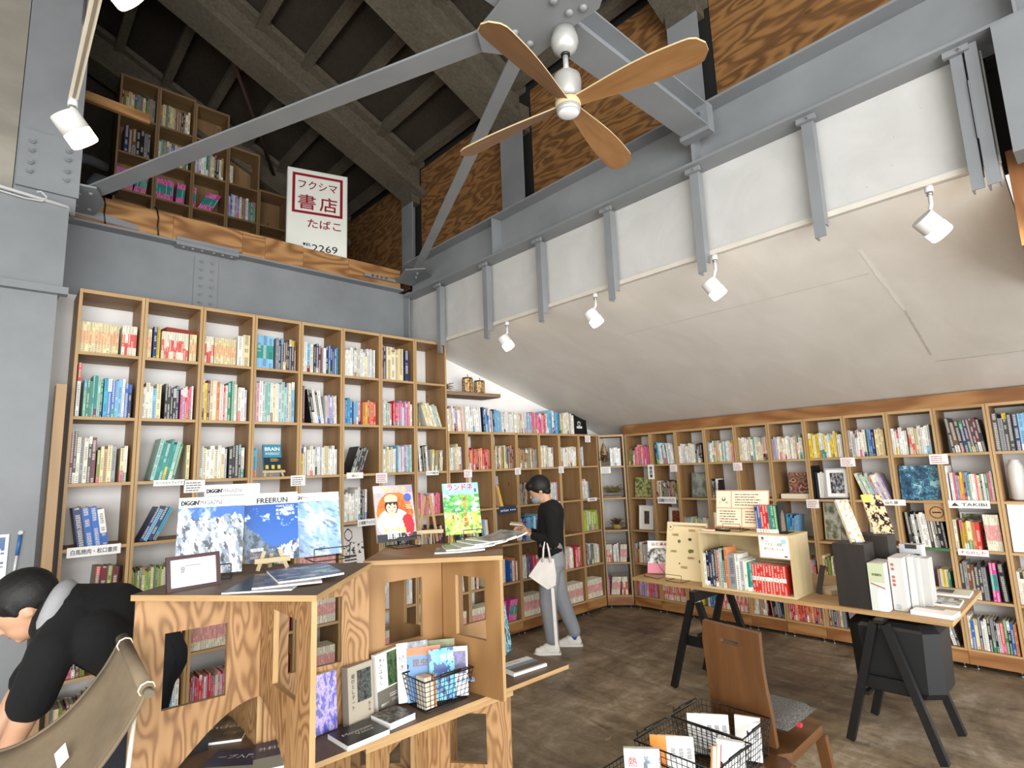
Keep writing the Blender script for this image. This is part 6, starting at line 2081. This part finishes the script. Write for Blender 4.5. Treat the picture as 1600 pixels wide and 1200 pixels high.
m.prism(pl, B0, cr, bk, .026, WD_CHAIR, holes=[hole]); m.build('backrest', t)
for a, b in ((.03, .03), (.40, .03), (.42, .33), (.04, .34)):
    p = SC0 + cf * a + cr * b
    m = MB(); q = p + cf * (-.03 if a < .2 else .04) + cr * (-.03 if b < .2 else .03); q.z = 0
    m.bar(q, p - Z * .046, .05, .032, WD_CHAIR, up=cf); m.build('leg', t)
m = MB(); m.bar(SC0 + cf * .05 + cr * .18 - Z * .07, SC0 + cf * .40 + cr * .18 - Z * .07, .03, .045, WD_CHAIR); m.build('rail', t)
t = thing('seat_cushion', 'speckled grey felt cushion on the wooden chair', 'cushion', SC0 + cf * .25 + cr * .16)
m = MB(); b0 = len(m.v); NX, NY = 10, 8
cu = SC0 + cf * .085 + cr * .02 + Z * .047
rows = []
for s_, zf in ((0, 0), (1, 1)):
    pass
def cus(i, j, top):
    u, v = i / NX, j / NY
    e = min(u, 1 - u, v, 1 - v)
    bul = min(1, (e / .12)) ** .5 if e > 0 else 0
    z = (.024 + .024 * bul) if top else (.024 - .022 * bul)
    return cu + cf * (.33 * u) + cr * (.31 * v) + Z * z
for top in (0, 1):
    b = len(m.v)
    for i in range(NX + 1):
        for j in range(NY + 1):
            m.v.append(tuple(cus(i, j, top)))
    fs = [(b + i * (NY + 1) + j, b + (i + 1) * (NY + 1) + j, b + (i + 1) * (NY + 1) + j + 1, b + i * (NY + 1) + j + 1) for i in range(NX) for j in range(NY)]
    if top: fs = [f[::-1] for f in fs]
    m.idx(fs, FELT, smooth=True)
m.build('pad', t)
m = MB(); m.obox(cu + cf * .10 + cr * .305 + Z * .012, cf * .02, cr * .018, Z * .014, paint('#c8283a', .7)); m.build('label_tab', t)

# low stool-table carrying the wire baskets
t = thing('low_table', 'low wooden table carrying the wire baskets at the bottom edge', 'table', (2.1, 1.3, 0))
m = MB(); m.prism([(1.45, 1.10), (2.52, 1.10), (2.555, 1.14), (2.555, 1.47), (2.52, 1.51), (1.45, 1.51)], (0, 0, .38), X, Y, .035, WD_CHAIR); m.build('tabletop', t)
for a, b in ((1.5, 1.15), (2.48, 1.15), (2.48, 1.46), (1.5, 1.46)):
    m = MB(); m.cyl((a, b, 0), (a, b, .379), .018, .024, WD_CHAIR, 12); m.build('leg', t)
GB = 'black wire baskets on the low table'
wire_basket(2.275, 2.53, 1.18, 1.50, .4165, .15, 'right black wire basket with white paperbacks, beside the wooden chair', GB, .018, 0, 1)
wire_basket(1.985, 2.262, 1.14, 1.49, .4165, .15, 'middle black wire basket with orange paperbacks', GB, .018, 0, 1)
wire_basket(1.70, 1.965, 1.12, 1.50, .4165, .11, 'left black wire basket cut by the bottom edge, holding a white book', GB, .018, 0, None)


def bunko(c, ang, lean, w, h, t_, cov, spine, lab, grp, z=.4225, bar=True):
    ex, ey, n = tilted(ang, lean)
    s = Sheet('book', Vector((c[0], c[1], z)) - ex * w / 2, ex, ey, w, h, t_, '#eee8da', spine, (lambda u, v: hx('#f1f0ed') if u > .62 else hx(cov)), 10, 8)
    if bar:
        for k in range(7): s.rect(w * .74, w * .9, h * (.5 + k * .035), h * (.515 + k * .035), '#333')
    s.done(lab, 'book', grp)


for k in range(3):
    bunko((2.34 + k * .02, 1.40 - k * .024, ), -148, 14, .11, .15, .014, ['#e9e6e0', '#dcd9d4', '#3f8f84'][k], '#e6e2d9', '%s of three white backed paperbacks in the right wire basket' % ordinal(k), 'white paperbacks in the right basket')
    bunko((2.06 + k * .02, 1.405 - k * .024), -148, 14, .108, .15, .014, '#e08a2f', '#e9963f', '%s of three orange backed paperbacks at the far side of the middle basket' % ordinal(k), 'orange paperbacks in the middle basket')
for k in range(4):
    bunko((2.10 + k * .027, 1.235 - k * .004), -170, 22, .012, .15, .10, ['#d88a3c', '#e09a4a', '#a53038', '#e9b070'][k], '#e6a050', '%s of four paperbacks showing spines in the near end of the middle basket' % ordinal(k), 'paperbacks in the near end of the middle basket', bar=False)
bunko((2.20, 1.20), -160, 8, .10, .15, .03, '#eceae4', '#e4e0d8', 'white backed book at the right corner of the middle basket', None)
bunko((2.42, 1.235), -160, 14, .10, .16, .03, '#e9e7e0', '#dcd8cc', 'blue and white book at the near corner of the right basket', None)
mag_flat((2.42, 1.33), 30, .11, .15, .02, 'dark photo book lying in the right basket', fuzz(171, '#2a2a2c', '#8c8c90', '#c04a58', s=4), None, .424, name='book')
m = MB(); m.blob((2.30, 1.21, .462), (.022, .022, .018), BLACKM, 6); m.tube([(2.28, 1.21, .462), (2.27, 1.21, .49), (2.30, 1.205, .50), (2.33, 1.21, .485)], .004, BLACKM, 6); tag(m.build('clip'), 'black clip between the baskets', 'clip')
ex, ey, n = tilted(-140, 10)
s = Sheet('book', Vector((1.80, 1.40, .4225)), ex, ey, .13, .19, .03, '#efe9da', '#e9e4d6', lambda u, v: lp(hx('#f1f1ef'), hx('#4a5a66'), (vn(u * 4, v * 5, 181) - .42 + (u - v) * .35) * 3.5), 36, 48)
s.text('熱山のふ', .03, .135, .034, '#b53a3a', vertical=True, bold=.02); s.text('北勢の', .055, .10, .018, '#555', vertical=True)
s.done('white book with grey ink trees and red characters standing in the left wire basket', 'book')
m = MB(); m.blob((1.88, 1.22, .44), (.03, .02, .018), paint('#7fb53a', .6), 5); tag(m.build('toy'), 'small green rounded object in the left basket', 'object')

# ------------------------------------------------------------------ plank against the left bookcase, poster and rod
m = MB(); m.obox((.272, 4.27, .0), (.05, 0, 0), (0, .12, 0), (.0, 0, 2.26), WD_BOARD); tag(m.build('plank'), 'long timber plank standing beside the leftmost tall bookcase', 'plank')
m = MB(); m.box(-.2, .125, 4.312, 4.317, 1.16, 1.40, M_PRINT, lin('#e9e9ec')); cover(m, (-.2, 4.3118, 1.22), X, Z, .31, .165, snow(77, '#3f5f93', .5, .3), 20, 16); tag(m.build('poster'), 'small blue and white poster on the grey wall at the left edge', 'poster')
t = thing('hanging_pen', 'blue and white stick hanging on the grey wall beside the poster', 'stick', (.17, 4.3, 1.25))
m = MB(); m.cyl((.165, 4.31, 1.28), (.172, 4.31, 1.39), .009, .009, paint('#3a6aa8', .4), 10); m.cyl((.157, 4.31, 1.15), (.165, 4.31, 1.279), .006, .007, WHITE, 10); m.cyl((.172, 4.315, 1.40), (.172, 4.306, 1.405), .012, .012, WHITE, 10); m.build('stick', t)
card(FRA, .62, .97, .13, .09, 'small pink lined card beside the bending person', red=True)

# ------------------------------------------------------------------ people


def smooth_body(mb, name, parent, mat_smooth=.006, it=5, mats=None):
    o = mb.build(name, parent)
    r = o.modifiers.new('merge', 'REMESH'); r.mode = 'VOXEL'; r.voxel_size = mat_smooth; r.use_smooth_shade = True
    s_ = o.modifiers.new('soften', 'SMOOTH'); s_.factor = .5; s_.iterations = it
    return o


def fabric(col, name='knit_fabric', rough=.95, sc=220):
    m, nt, p = nodes(name)
    n = noise(nt, coords(nt), sc, 3)
    n2 = noise(nt, coords(nt), 9, 4)
    c = lin(col)
    nt.links.new(mixc(nt, n2, tuple(x * .85 for x in c), tuple(min(1, x * 1.15) for x in c)), p.inputs['Base Color'])
    p.inputs['Roughness'].default_value = rough
    bump(nt, p, math_(nt, 'ADD', math_(nt, 'MULTIPLY', n2, 1.0), math_(nt, 'MULTIPLY', n, .25)), .35, .012)
    return m


F_BLACK = fabric('#070708', 'black_cotton')
F_GREY = fabric('#8b8d90', 'grey_jersey')
F_TOWEL = fabric('#9a9b9d', 'grey_towel')
F_CANVAS = fabric('#e2dbd3', 'white_canvas')
HAIR = fabric('#0b0908', 'dark_hair', .6, 120)


def hand(mb, c, d, up, side, s=1.0, curl=.8, spread=.016):
    """palm at c, fingers along d, palm normal up, thumb towards side"""
    c, d, up, side = Vector(c), Vector(d).normalized(), Vector(up).normalized(), Vector(side).normalized()
    mb.blob(c, (.036 * s, .036 * s, .03 * s), SKIN, 7)
    mb.limb(c - d * .03 * s, c + d * .035 * s, .027 * s, .030 * s, SKIN)
    for k in range(4):
        o = c + d * .045 * s + side * ((1.5 - k) * spread * s)
        L = (.036, .041, .038, .03)[k] * s
        a = curl * .35
        p1 = o + (d * math.cos(a) - up * math.sin(a)) * L
        p2 = p1 + (d * math.cos(a * 2.2) - up * math.sin(a * 2.2)) * L * .75
        p3 = p2 + (d * math.cos(a * 3.4) - up * math.sin(a * 3.4)) * L * .6
        for q0, q1, r0, r1 in ((o, p1, .0095, .009), (p1, p2, .009, .0082), (p2, p3, .0082, .007)):
            mb.limb(q0, q1, r0 * s, r1 * s, SKIN, n=8)
    o = c + side * .026 * s - d * .01 * s
    p1 = o + (side * .7 + d * .6 - up * .25).normalized() * .034 * s
    p2 = p1 + (side * .15 + d * .95 - up * .4).normalized() * .028 * s
    mb.limb(o, p1, .0125 * s, .0105 * s, SKIN, n=8); mb.limb(p1, p2, .0105 * s, .009 * s, SKIN, n=8)


# standing reader, seen in profile facing left
PX_, PY_ = 3.96, 3.80
t = thing('person', 'person in black hooded top and grey trousers standing reading by the shelves', 'person', (PX_, PY_, 0))
Fd = Vector((-.70, .714, 0)).normalized()          # facing
Rd = Vector((Fd.y, -Fd.x, 0))                       # the person's right-hand side ... away from camera
Ld = -Rd


def P_(f, s, z):       # f forward, s to the person's left (towards the camera)
    return Vector((PX_, PY_, 0)) + Fd * f + Ld * s + Z * z


b = MB()
HC = P_(.085, 0, 1.455)
Rh = Matrix.Rotation(math.radians(28), 3, Ld)       # head bowed forward
hf = (Rh @ Fd); hu = (Rh @ Z)
if hf.z > 0:
    Rh = Matrix.Rotation(math.radians(-28), 3, Ld); hf = (Rh @ Fd); hu = (Rh @ Z)
Mh = Matrix((hf, Ld, hu)).transposed()
b.blob(HC + hu * .01, (.095, .075, .105), SKIN, 12, R=Mh)
b.blob(HC + hf * .035 - hu * .055, (.058, .055, .06), SKIN, 10, R=Mh)
b.limb(HC + hf * .092 + hu * .0, HC + hf * .103 - hu * .03, .008, .012, SKIN)
b.blob(HC + hf * .088 - hu * .06, (.012, .022, .008), SKIN, 6, R=Mh)
b.blob(HC + hf * .075 - hu * .092, (.02, .022, .015), SKIN, 6, R=Mh)
for s_ in (-1, 1):
    b.blob(HC + Ld * s_ * .076 - hf * .01 - hu * .015, (.018, .007, .028), SKIN, 7, R=Mh)
b.limb(HC - hu * .06 - hf * .03, P_(-.0, 0, 1.27), .05, .056, SKIN)
b.limb(P_(-.02, 0, 1.24), P_(-.005, 0, .95), .08, .085, SKIN)
# arms
SH = {1: P_(-.015, .165, 1.235), -1: P_(.0, -.165, 1.235)}
EL = {1: P_(-.03, .20, .985), -1: P_(.02, -.2, .985)}
WR = {1: P_(.185, .115, 1.055), -1: P_(.20, -.06, 1.07)}
for s_ in (1, -1):
    b.limb(SH[s_], EL[s_], .043, .036, SKIN); b.limb(EL[s_], WR[s_], .036, .024, SKIN)
    hd = (P_(.29, .03 * s_, 1.10) - WR[s_]).normalized()
    hand(b, WR[s_] + hd * .05, hd, -Z if 0 else Vector((0, 0, -1)), Z * .3 - Ld * s_ if 0 else Ld * -s_ * .4 + Z * .9, .92, -.9)
# legs
HP = {1: P_(.0, .085, .84), -1: P_(.0, -.085, .84)}
KN = {1: P_(.045, .09, .46), -1: P_(-.07, -.10, .46)}
AN = {1: P_(.02, .10, .085), -1: P_(-.19, -.13, .085)}
for s_ in (1, -1):
    b.limb(P_(0, s_ * .07, .93), HP[s_], .10, .09, SKIN); b.limb(HP[s_], KN[s_], .085, .055, SKIN); b.limb(KN[s_], AN[s_], .052, .034, SKIN); b.limb(AN[s_], AN[s_] + Fd * .12 - Z * .045, .033, .025, SKIN)
smooth_body(b, 'body', t, .0075, 4)
h = MB()
h.blob(HC + hu * .032 - hf * .024, (.108, .092, .106), HAIR, 12, R=Mh)
h.blob(HC + hu * .07 + hf * .045, (.06, .07, .05), HAIR, 10, R=Mh)
h.blob(HC - hf * .055 - hu * .03, (.05, .065, .06), HAIR, 10, R=Mh)
h.limb(HC + Ld * .07 + hf * .012 + hu * .03, HC + Ld * .073 + hf * .014 - hu * .015, .012, .006, HAIR)
smooth_body(h, 'hair', t, .006, 3)
m = MB()
for s_ in (1, -1):
    m.blob(HC + hf * .090 + Ld * s_ * .03 + hu * .012, (.005, .011, .004), paint('#1c1412', .3), 5, R=Mh)
    m.blob(HC + hf * .088 + Ld * s_ * .032 + hu * .028, (.005, .015, .003), HAIR, 5, R=Mh)
m.build('eyes', t)
m = MB(); m.blob(HC + hf * .055 - hu * .062, (.062, .062, .046), paint('#8f9294', .9), 9, R=Mh); m.build('face_mask', t)
c = MB()
c.limb(P_(-.02, 0, 1.24), P_(-.0, 0, 1.0), .128, .13, F_BLACK)
for s_ in (1, -1):
    c.limb(P_(-.01, s_ * .09, 1.22), P_(.005, s_ * .075, .88), .088, .092, F_BLACK)
    c.limb(P_(-.02, s_ * .06, 1.27), SH[s_], .065, .062, F_BLACK)
    c.limb(SH[s_], EL[s_], .062, .052, F_BLACK); c.limb(EL[s_], EL[s_] + (WR[s_] - EL[s_]) * .82, .052, .038, F_BLACK)
c.blob(P_(-.085, 0, 1.27), (.055, .09, .05), F_BLACK, 9, R=Matrix((Fd, Ld, Z)).transposed())      # hood
c.limb(P_(-.05, .07, 1.31), P_(-.05, -.07, 1.31), .035, .035, F_BLACK)
c.limb(P_(.0, .06, .88), P_(.0, -.06, .88), .122, .122, F_BLACK); c.limb(P_(-.005, .0, 1.0), P_(-.005, 0, .86), .13, .128, F_BLACK)
smooth_body(c, 'hooded_top', t, .0085, 4)
c = MB()
for s_ in (1, -1):
    c.limb(P_(0, s_ * .05, .93), P_(-.02, s_ * .075, .80), .112, .114, F_GREY)
    c.limb(HP[s_] - Z * .02, KN[s_], .104, .082, F_GREY); c.limb(KN[s_], AN[s_] + Z * .05, .082, .062, F_GREY)
smooth_body(c, 'trousers', t, .0085, 3)
WSHOE = paint('#d8d4cb', .6, 0, 'white_shoe'); GSHOE = paint('#9a9a94', .7, 0, 'grey_suede')
for s_ in (1, -1):
    a = AN[s_]
    c = MB()
    c.limb(a + Fd * .03 - Z * .05, a + Fd * .135 - Z * .055, .038, .030, WSHOE); c.limb(a - Fd * .03 - Z * .045, a + Fd * .03 - Z * .045, .038, .04, WSHOE); c.limb(a - Fd * .02 - Z * .02, a + Fd * .05 - Z * .028, .040, .042, WSHOE); c.limb(a + Fd * .04 - Z * .03, a + Fd * .10 - Z * .045, .04, .034, WSHOE)
    o = smooth_body(c, 'shoe', t, .006, 3)
    c = MB(); c.prism([(-.07, -.036), (.1, -.036), (.165, -.028), (.175, 0), (.165, .028), (.1, .036), (-.07, .036), (-.078, 0)], Vector((a.x, a.y, .001)), Fd, Ld, .016, WSHOE); c.build('sole', o)
    if s_ == -1:
        c = MB(); c.cyl(a - Z * .02, a + Z * .05, .042, .040, paint('#2f5fae', .8), 16); c.build('sock', t)
# tote bag hanging from the left forearm
bt = thing('tote_bag', 'white canvas tote bag hanging from the reader forearm', 'bag', P_(.09, .235, .76))
c = MB()
bo = P_(.02, .165, .62)
bo = P_(-.01, .235, .60)
L1 = [(0, .02), (.20, .05), (.155, .205), (.02, .19)]
c.prism([(-.02, 0.015), (.05, -.02), (.08, .0), (.22, .10), (.10, .255), (-.015, .245), (-.03, .1)], bo - Ld * .025, Fd, Z, .05, F_CANVAS)
o = c.build('bag_body', bt)
bv = o.modifiers.new('round', 'BEVEL'); bv.width = .012; bv.segments = 3
c = MB()
for k in (0, 1):
    off = Ld * (.020 - .04 * k)
    c.tube([bo + Fd * .015 + Z * .22 + off, bo + Fd * .03 + Z * .34 + off * .8, bo + Fd * .05 + Z * .43 - Ld * .05, bo + Fd * .075 + Z * .34 + off * .8, bo + Fd * .085 + Z * .225 + off], .009, F_CANVAS, 8)
c.build('strap', bt)
c = MB()
c.bar(bo + Fd * .01 - Z * .0, bo + Fd * -.005 - Z * .50 + Ld * .005, .028, .003, F_CANVAS, up=Ld); c.build('long_strap', bt)
# open book in the hands
t2 = thing('open_book', 'open paperback held by the standing reader', 'book', P_(.32, 0, 1.10))
for s_ in (-1, 1):
    c = MB(); o_ = P_(.255, 0, 1.115); c.obox(o_, (Fd * .115 - Z * .0 + Z * .015), (Ld * s_ * .095 + Z * .02), Z * .008, M_MATTE, lin('#e2d8c2')); c.build('page_block', t2)

# bending person at the left edge
t = thing('person', 'person in a black t-shirt bending forward at the left edge', 'person', (.42, 3.0, 0))
b = MB()
HD = Vector((.150, 2.96, 1.205))
hf = Vector((-.62, .18, -.52)).normalized(); hl = Vector((.73, -.68, 0)); hu = Vector((-.50, .12, .82)); hu = (hu - hf * hu.dot(hf)).normalized(); hs = hu.cross(hf).normalized()
Mh = Matrix((hf, hs, hu)).transposed()
b.blob(HD, (.098, .077, .108), SKIN, 14, R=Mh); b.blob(HD + hf * .038 - hu * .056, (.06, .056, .062), SKIN, 10, R=Mh)
b.limb(HD + hf * .093 + hu * .0, HD + hf * .107 - hu * .032, .008, .012, SKIN); b.blob(HD + hf * .09 - hu * .062, (.012, .022, .008), SKIN, 6, R=Mh); b.blob(HD + hf * .078 - hu * .094, (.02, .022, .015), SKIN, 6, R=Mh)
for s_ in (-1, 1):
    b.blob(HD + hs * s_ * .078 - hf * .012 - hu * .02, (.02, .008, .031), SKIN, 8, R=Mh)
NK = Vector((.262, 2.925, 1.17)); 
b.limb(HD - hf * .05 - hu * .05, NK, .052, .058, SKIN)
PEL = Vector((.565, 2.98, .93))
b.limb(NK + Vector((.08, .01, -.05)), PEL, .10, .12, SKIN); b.limb(NK, NK + Vector((.08, .01, -.04)), .055, .06, SKIN)
SHc = {1: Vector((.235, 2.80, 1.06)), -1: Vector((.31, 3.10, 1.05))}
ELc = {1: Vector((.165, 2.83, .82)), -1: Vector((.16, 3.16, .82))}
WRc = {1: Vector((.10, 2.92, .60)), -1: Vector((.06, 3.12, .60))}
for s_ in (1, -1):
    b.limb(SHc[s_], ELc[s_], .052, .043, SKIN); b.limb(ELc[s_], WRc[s_], .042, .027, SKIN)
    hand(b, WRc[s_] + Vector((-.03, .02, -.05)), (-.35, .15, -.9), (-.5, .5, .1), (-.3, -.6, 0), 1.0, .7)
for s_ in (1, -1):
    hp = PEL + Vector((0, -.09 * s_, -.02)); kn = Vector((.50, 2.98 - .11 * s_, .47)); an = Vector((.62, 2.98 - .12 * s_, .08))
    b.limb(hp, kn, .088, .058, SKIN); b.limb(kn, an, .055, .036, SKIN); b.limb(an, an + Vector((-.13, 0, -.045)), .034, .026, SKIN)
smooth_body(b, 'body', t, .0075, 4)
h = MB()
h.blob(HD + hu * .03 - hf * .022, (.108, .092, .104), HAIR, 12, R=Mh); h.blob(HD + hu * .065 + hf * .05, (.06, .075, .05), HAIR, 10, R=Mh); h.blob(HD - hf * .062 - hu * .015, (.048, .07, .055), HAIR, 10, R=Mh)
h.limb(HD + hs * .076 + hf * .018 + hu * .03, HD + hs * .078 + hf * .02 - hu * .012, .014, .006, HAIR); h.limb(HD - hs * .076 + hf * .018 + hu * .03, HD - hs * .078 + hf * .02 - hu * .012, .014, .006, HAIR)
smooth_body(h, 'hair', t, .006, 3)
m = MB()
for s_ in (1, -1):
    m.blob(HD + hf * .092 + hs * s_ * .031 + hu * .012, (.005, .011, .004), paint('#1c1412', .3), 5, R=Mh); m.blob(HD + hf * .09 + hs * s_ * .033 + hu * .028, (.005, .015, .003), HAIR, 5, R=Mh)
m.build('eyes', t)
m = MB(); m.blob(HD + hf * .100 - hu * .064, (.006, .018, .005), paint('#a8655a', .5), 6, R=Mh); m.build('mouth', t)
c = MB()
c.limb(NK + Vector((.025, .0, -.03)), NK + Vector((.16, .02, -.075)), .13, .155, F_BLACK); c.limb(NK + Vector((.15, .02, -.10)), PEL, .155, .15, F_BLACK)
for s_ in (1, -1):
    c.limb(NK + Vector((.03, -.06 * s_, -.04)), SHc[s_], .085, .078, F_BLACK); c.limb(SHc[s_], SHc[s_] + (ELc[s_] - SHc[s_]) * .72, .08, .074, F_BLACK)
    c.limb(NK + Vector((.10, -.12 * s_, -.10)), PEL + Vector((0, -.08 * s_, -.03)), .10, .115, F_BLACK)
smooth_body(c, 't_shirt', t, .0085, 5)
c = MB()
nd = (NK - HD).normalized(); na = nd.orthogonal().normalized(); nb = nd.cross(na); nc = NK - nd * .015
c.tube([nc + (na * math.cos(k * .3927) + nb * math.sin(k * .3927)) * .082 for k in range(16)], .036, F_TOWEL, 12, close=True)
pass
c.build('neck_towel', t)
c = MB()
FD = fabric('#1c2026', 'dark_denim')
for s_ in (1, -1):
    hp = PEL + Vector((0, -.09 * s_, -.02)); kn = Vector((.50, 2.98 - .11 * s_, .47)); an = Vector((.62, 2.98 - .12 * s_, .08))
    c.limb(PEL + Vector((.02, -.06 * s_, -.02)), hp, .13, .12, FD); c.limb(hp, kn, .115, .085, FD); c.limb(kn, an + Z * .04, .082, .06, FD)
smooth_body(c, 'trousers', t, .009, 3)
c = MB(); w0_, d0_ = WRc[1], (ELc[1] - WRc[1]).normalized(); c.cyl(w0_ - d0_ * .006, w0_ + d0_ * .03, .031, .033, paint('#3f8fc8', .6), 18); c.build('wristband', t)
for s_ in (1, -1):
    an = Vector((.62, 2.98 - .12 * s_, .08)); c = MB(); c.limb(an + Vector((.02, 0, -.04)), an + Vector((-.14, 0, -.045)), .038, .032, paint('#222222', .6)); smooth_body(c, 'shoe', t, .007, 3)

# ------------------------------------------------------------------ folding camp chair at the bottom left
t = thing('camp_chair', 'brown canvas folding camp chair at the lower left corner', 'chair', (.25, 2.2, 0))


def catmull(p, n=8):
    out = []
    q = [p[0]] + p + [p[-1]]
    for i in range(1, len(q) - 2):
        for k in range(n):
            u = k / n
            a, b_, c_, d_ = q[i - 1], q[i], q[i + 1], q[i + 2]
            out.append(.5 * ((2 * b_) + (c_ - a) * u + (2 * a - 5 * b_ + 4 * c_ - d_) * u * u + (-a + 3 * b_ - 3 * c_ + d_) * u ** 3))
    out.append(p[-1])
    return out


def un(u, v, d):
    r = Rw.transposed() @ Vector(((u - 800) / 880.445, (600 - v) / 880.445, 1))
    return CP + r * d


# two edges of the sling: far edge and near edge, from the top rail down into the seat
far = [Vector(p) for p in ((.342, 2.14, 1.19), (.300, 2.16, 1.10), (.225, 2.19, 1.00), (.13, 2.25, .93), (.03, 2.34, .90))]
near = [Vector(p) for p in ((.362, 1.86, 1.105), (.335, 1.88, 1.035), (.270, 1.90, .93), (.18, 1.94, .83), (.05, 1.97, .76))]
E1, E2 = catmull(far), catmull(near)
m = MB(); NW = 10
b0 = len(m.v)
for i in range(len(E1)):
    for j in range(NW + 1):
        u = j / NW
        sag = -.03 * math.sin(math.pi * u) * min(1, i / 8)
        p = E1[i].lerp(E2[i], u) + Vector((.3, .3, 1)).normalized() * sag
        m.v.append(tuple(p))
fs = [(b0 + i * (NW + 1) + j, b0 + (i + 1) * (NW + 1) + j, b0 + (i + 1) * (NW + 1) + j + 1, b0 + i * (NW + 1) + j + 1) for i in range(len(E1) - 1) for j in range(NW)]
m.idx(fs, CANVAS, smooth=True)
o = m.build('canvas_sling', t)
sd = o.modifiers.new('thick', 'SOLIDIFY'); sd.thickness = .006; sd.offset = 0
m = MB(); m.cyl(E1[0], E2[0], .017, .017, CANVAS, 14); 
o = m.build('top_sleeve', t)
m = MB(); d_ = (E2[0] - E1[0]).normalized(); m.cyl(E2[0] - d_ * .001, E2[0] + d_ * .022, .011, .011, paint('#6d6352', .8), 12); m.build('rail_end', t)
for q in (.12, .97):
    m = MB(); pc = E1[0].lerp(E2[0], q); a1 = d_.orthogonal().normalized(); a2 = d_.cross(a1)
    m.tube([pc + (a1 * math.cos(k * .785) + a2 * math.sin(k * .785)) * .0195 for k in range(8)], .0022, paint('#e8dfc0', .6), 6, close=True); m.build('cord_loop', t)
m = MB(); m.tube([p + Vector((0, 0, .001)) for p in E2], .006, CANVAS, 8); m.build('edge_hem', t)
m = MB(); m.tube([p for p in E1], .006, CANVAS, 8); m.build('edge_hem', t)
lp_ = E1[19].lerp(E2[19], .5) + Vector((-.1, -.2, .1)).normalized() * .02
m = MB(); nn_ = (CP - lp_).normalized(); ax = nn_.cross(Z).normalized(); ay = ax.cross(nn_); ax2 = (ax * .9 + ay * .45).normalized(); ay2 = (ay - ax * .2).normalized()
m.face([lp_ + nn_ * .01 + p for p in (-ax2 * .0 - ay2 * .022 * 1.4, ax2 * .018, ay2 * .03, -ax2 * .018)], M_PRINT, lin('#c9c4bb')); m.build('woven_label', t)
WDF = paint('#c8c4b4', .4)
for nm, a_, b_, r in (('frame_tube', (.255, 1.94, .90), (.10, 2.10, .0), .009), ('frame_tube', (.345, 1.905, 1.06), (.30, 1.97, .0), .006), ('frame_tube', (.21, 2.19, .97), (.08, 2.3, .0), .009), ('frame_tube', (.10, 1.97, .78), (.42, 2.02, .0), .009)):
    m = MB(); m.cyl(a_, b_, r, r, BLACKM if r > .007 else WDF, 10); m.build(nm, t)
m = MB(); m.cyl((.258, 1.935, .905), (.25, 1.945, .885), .014, .014, paint('#d8d0a8', .5), 12); m.build('joint_cap', t)
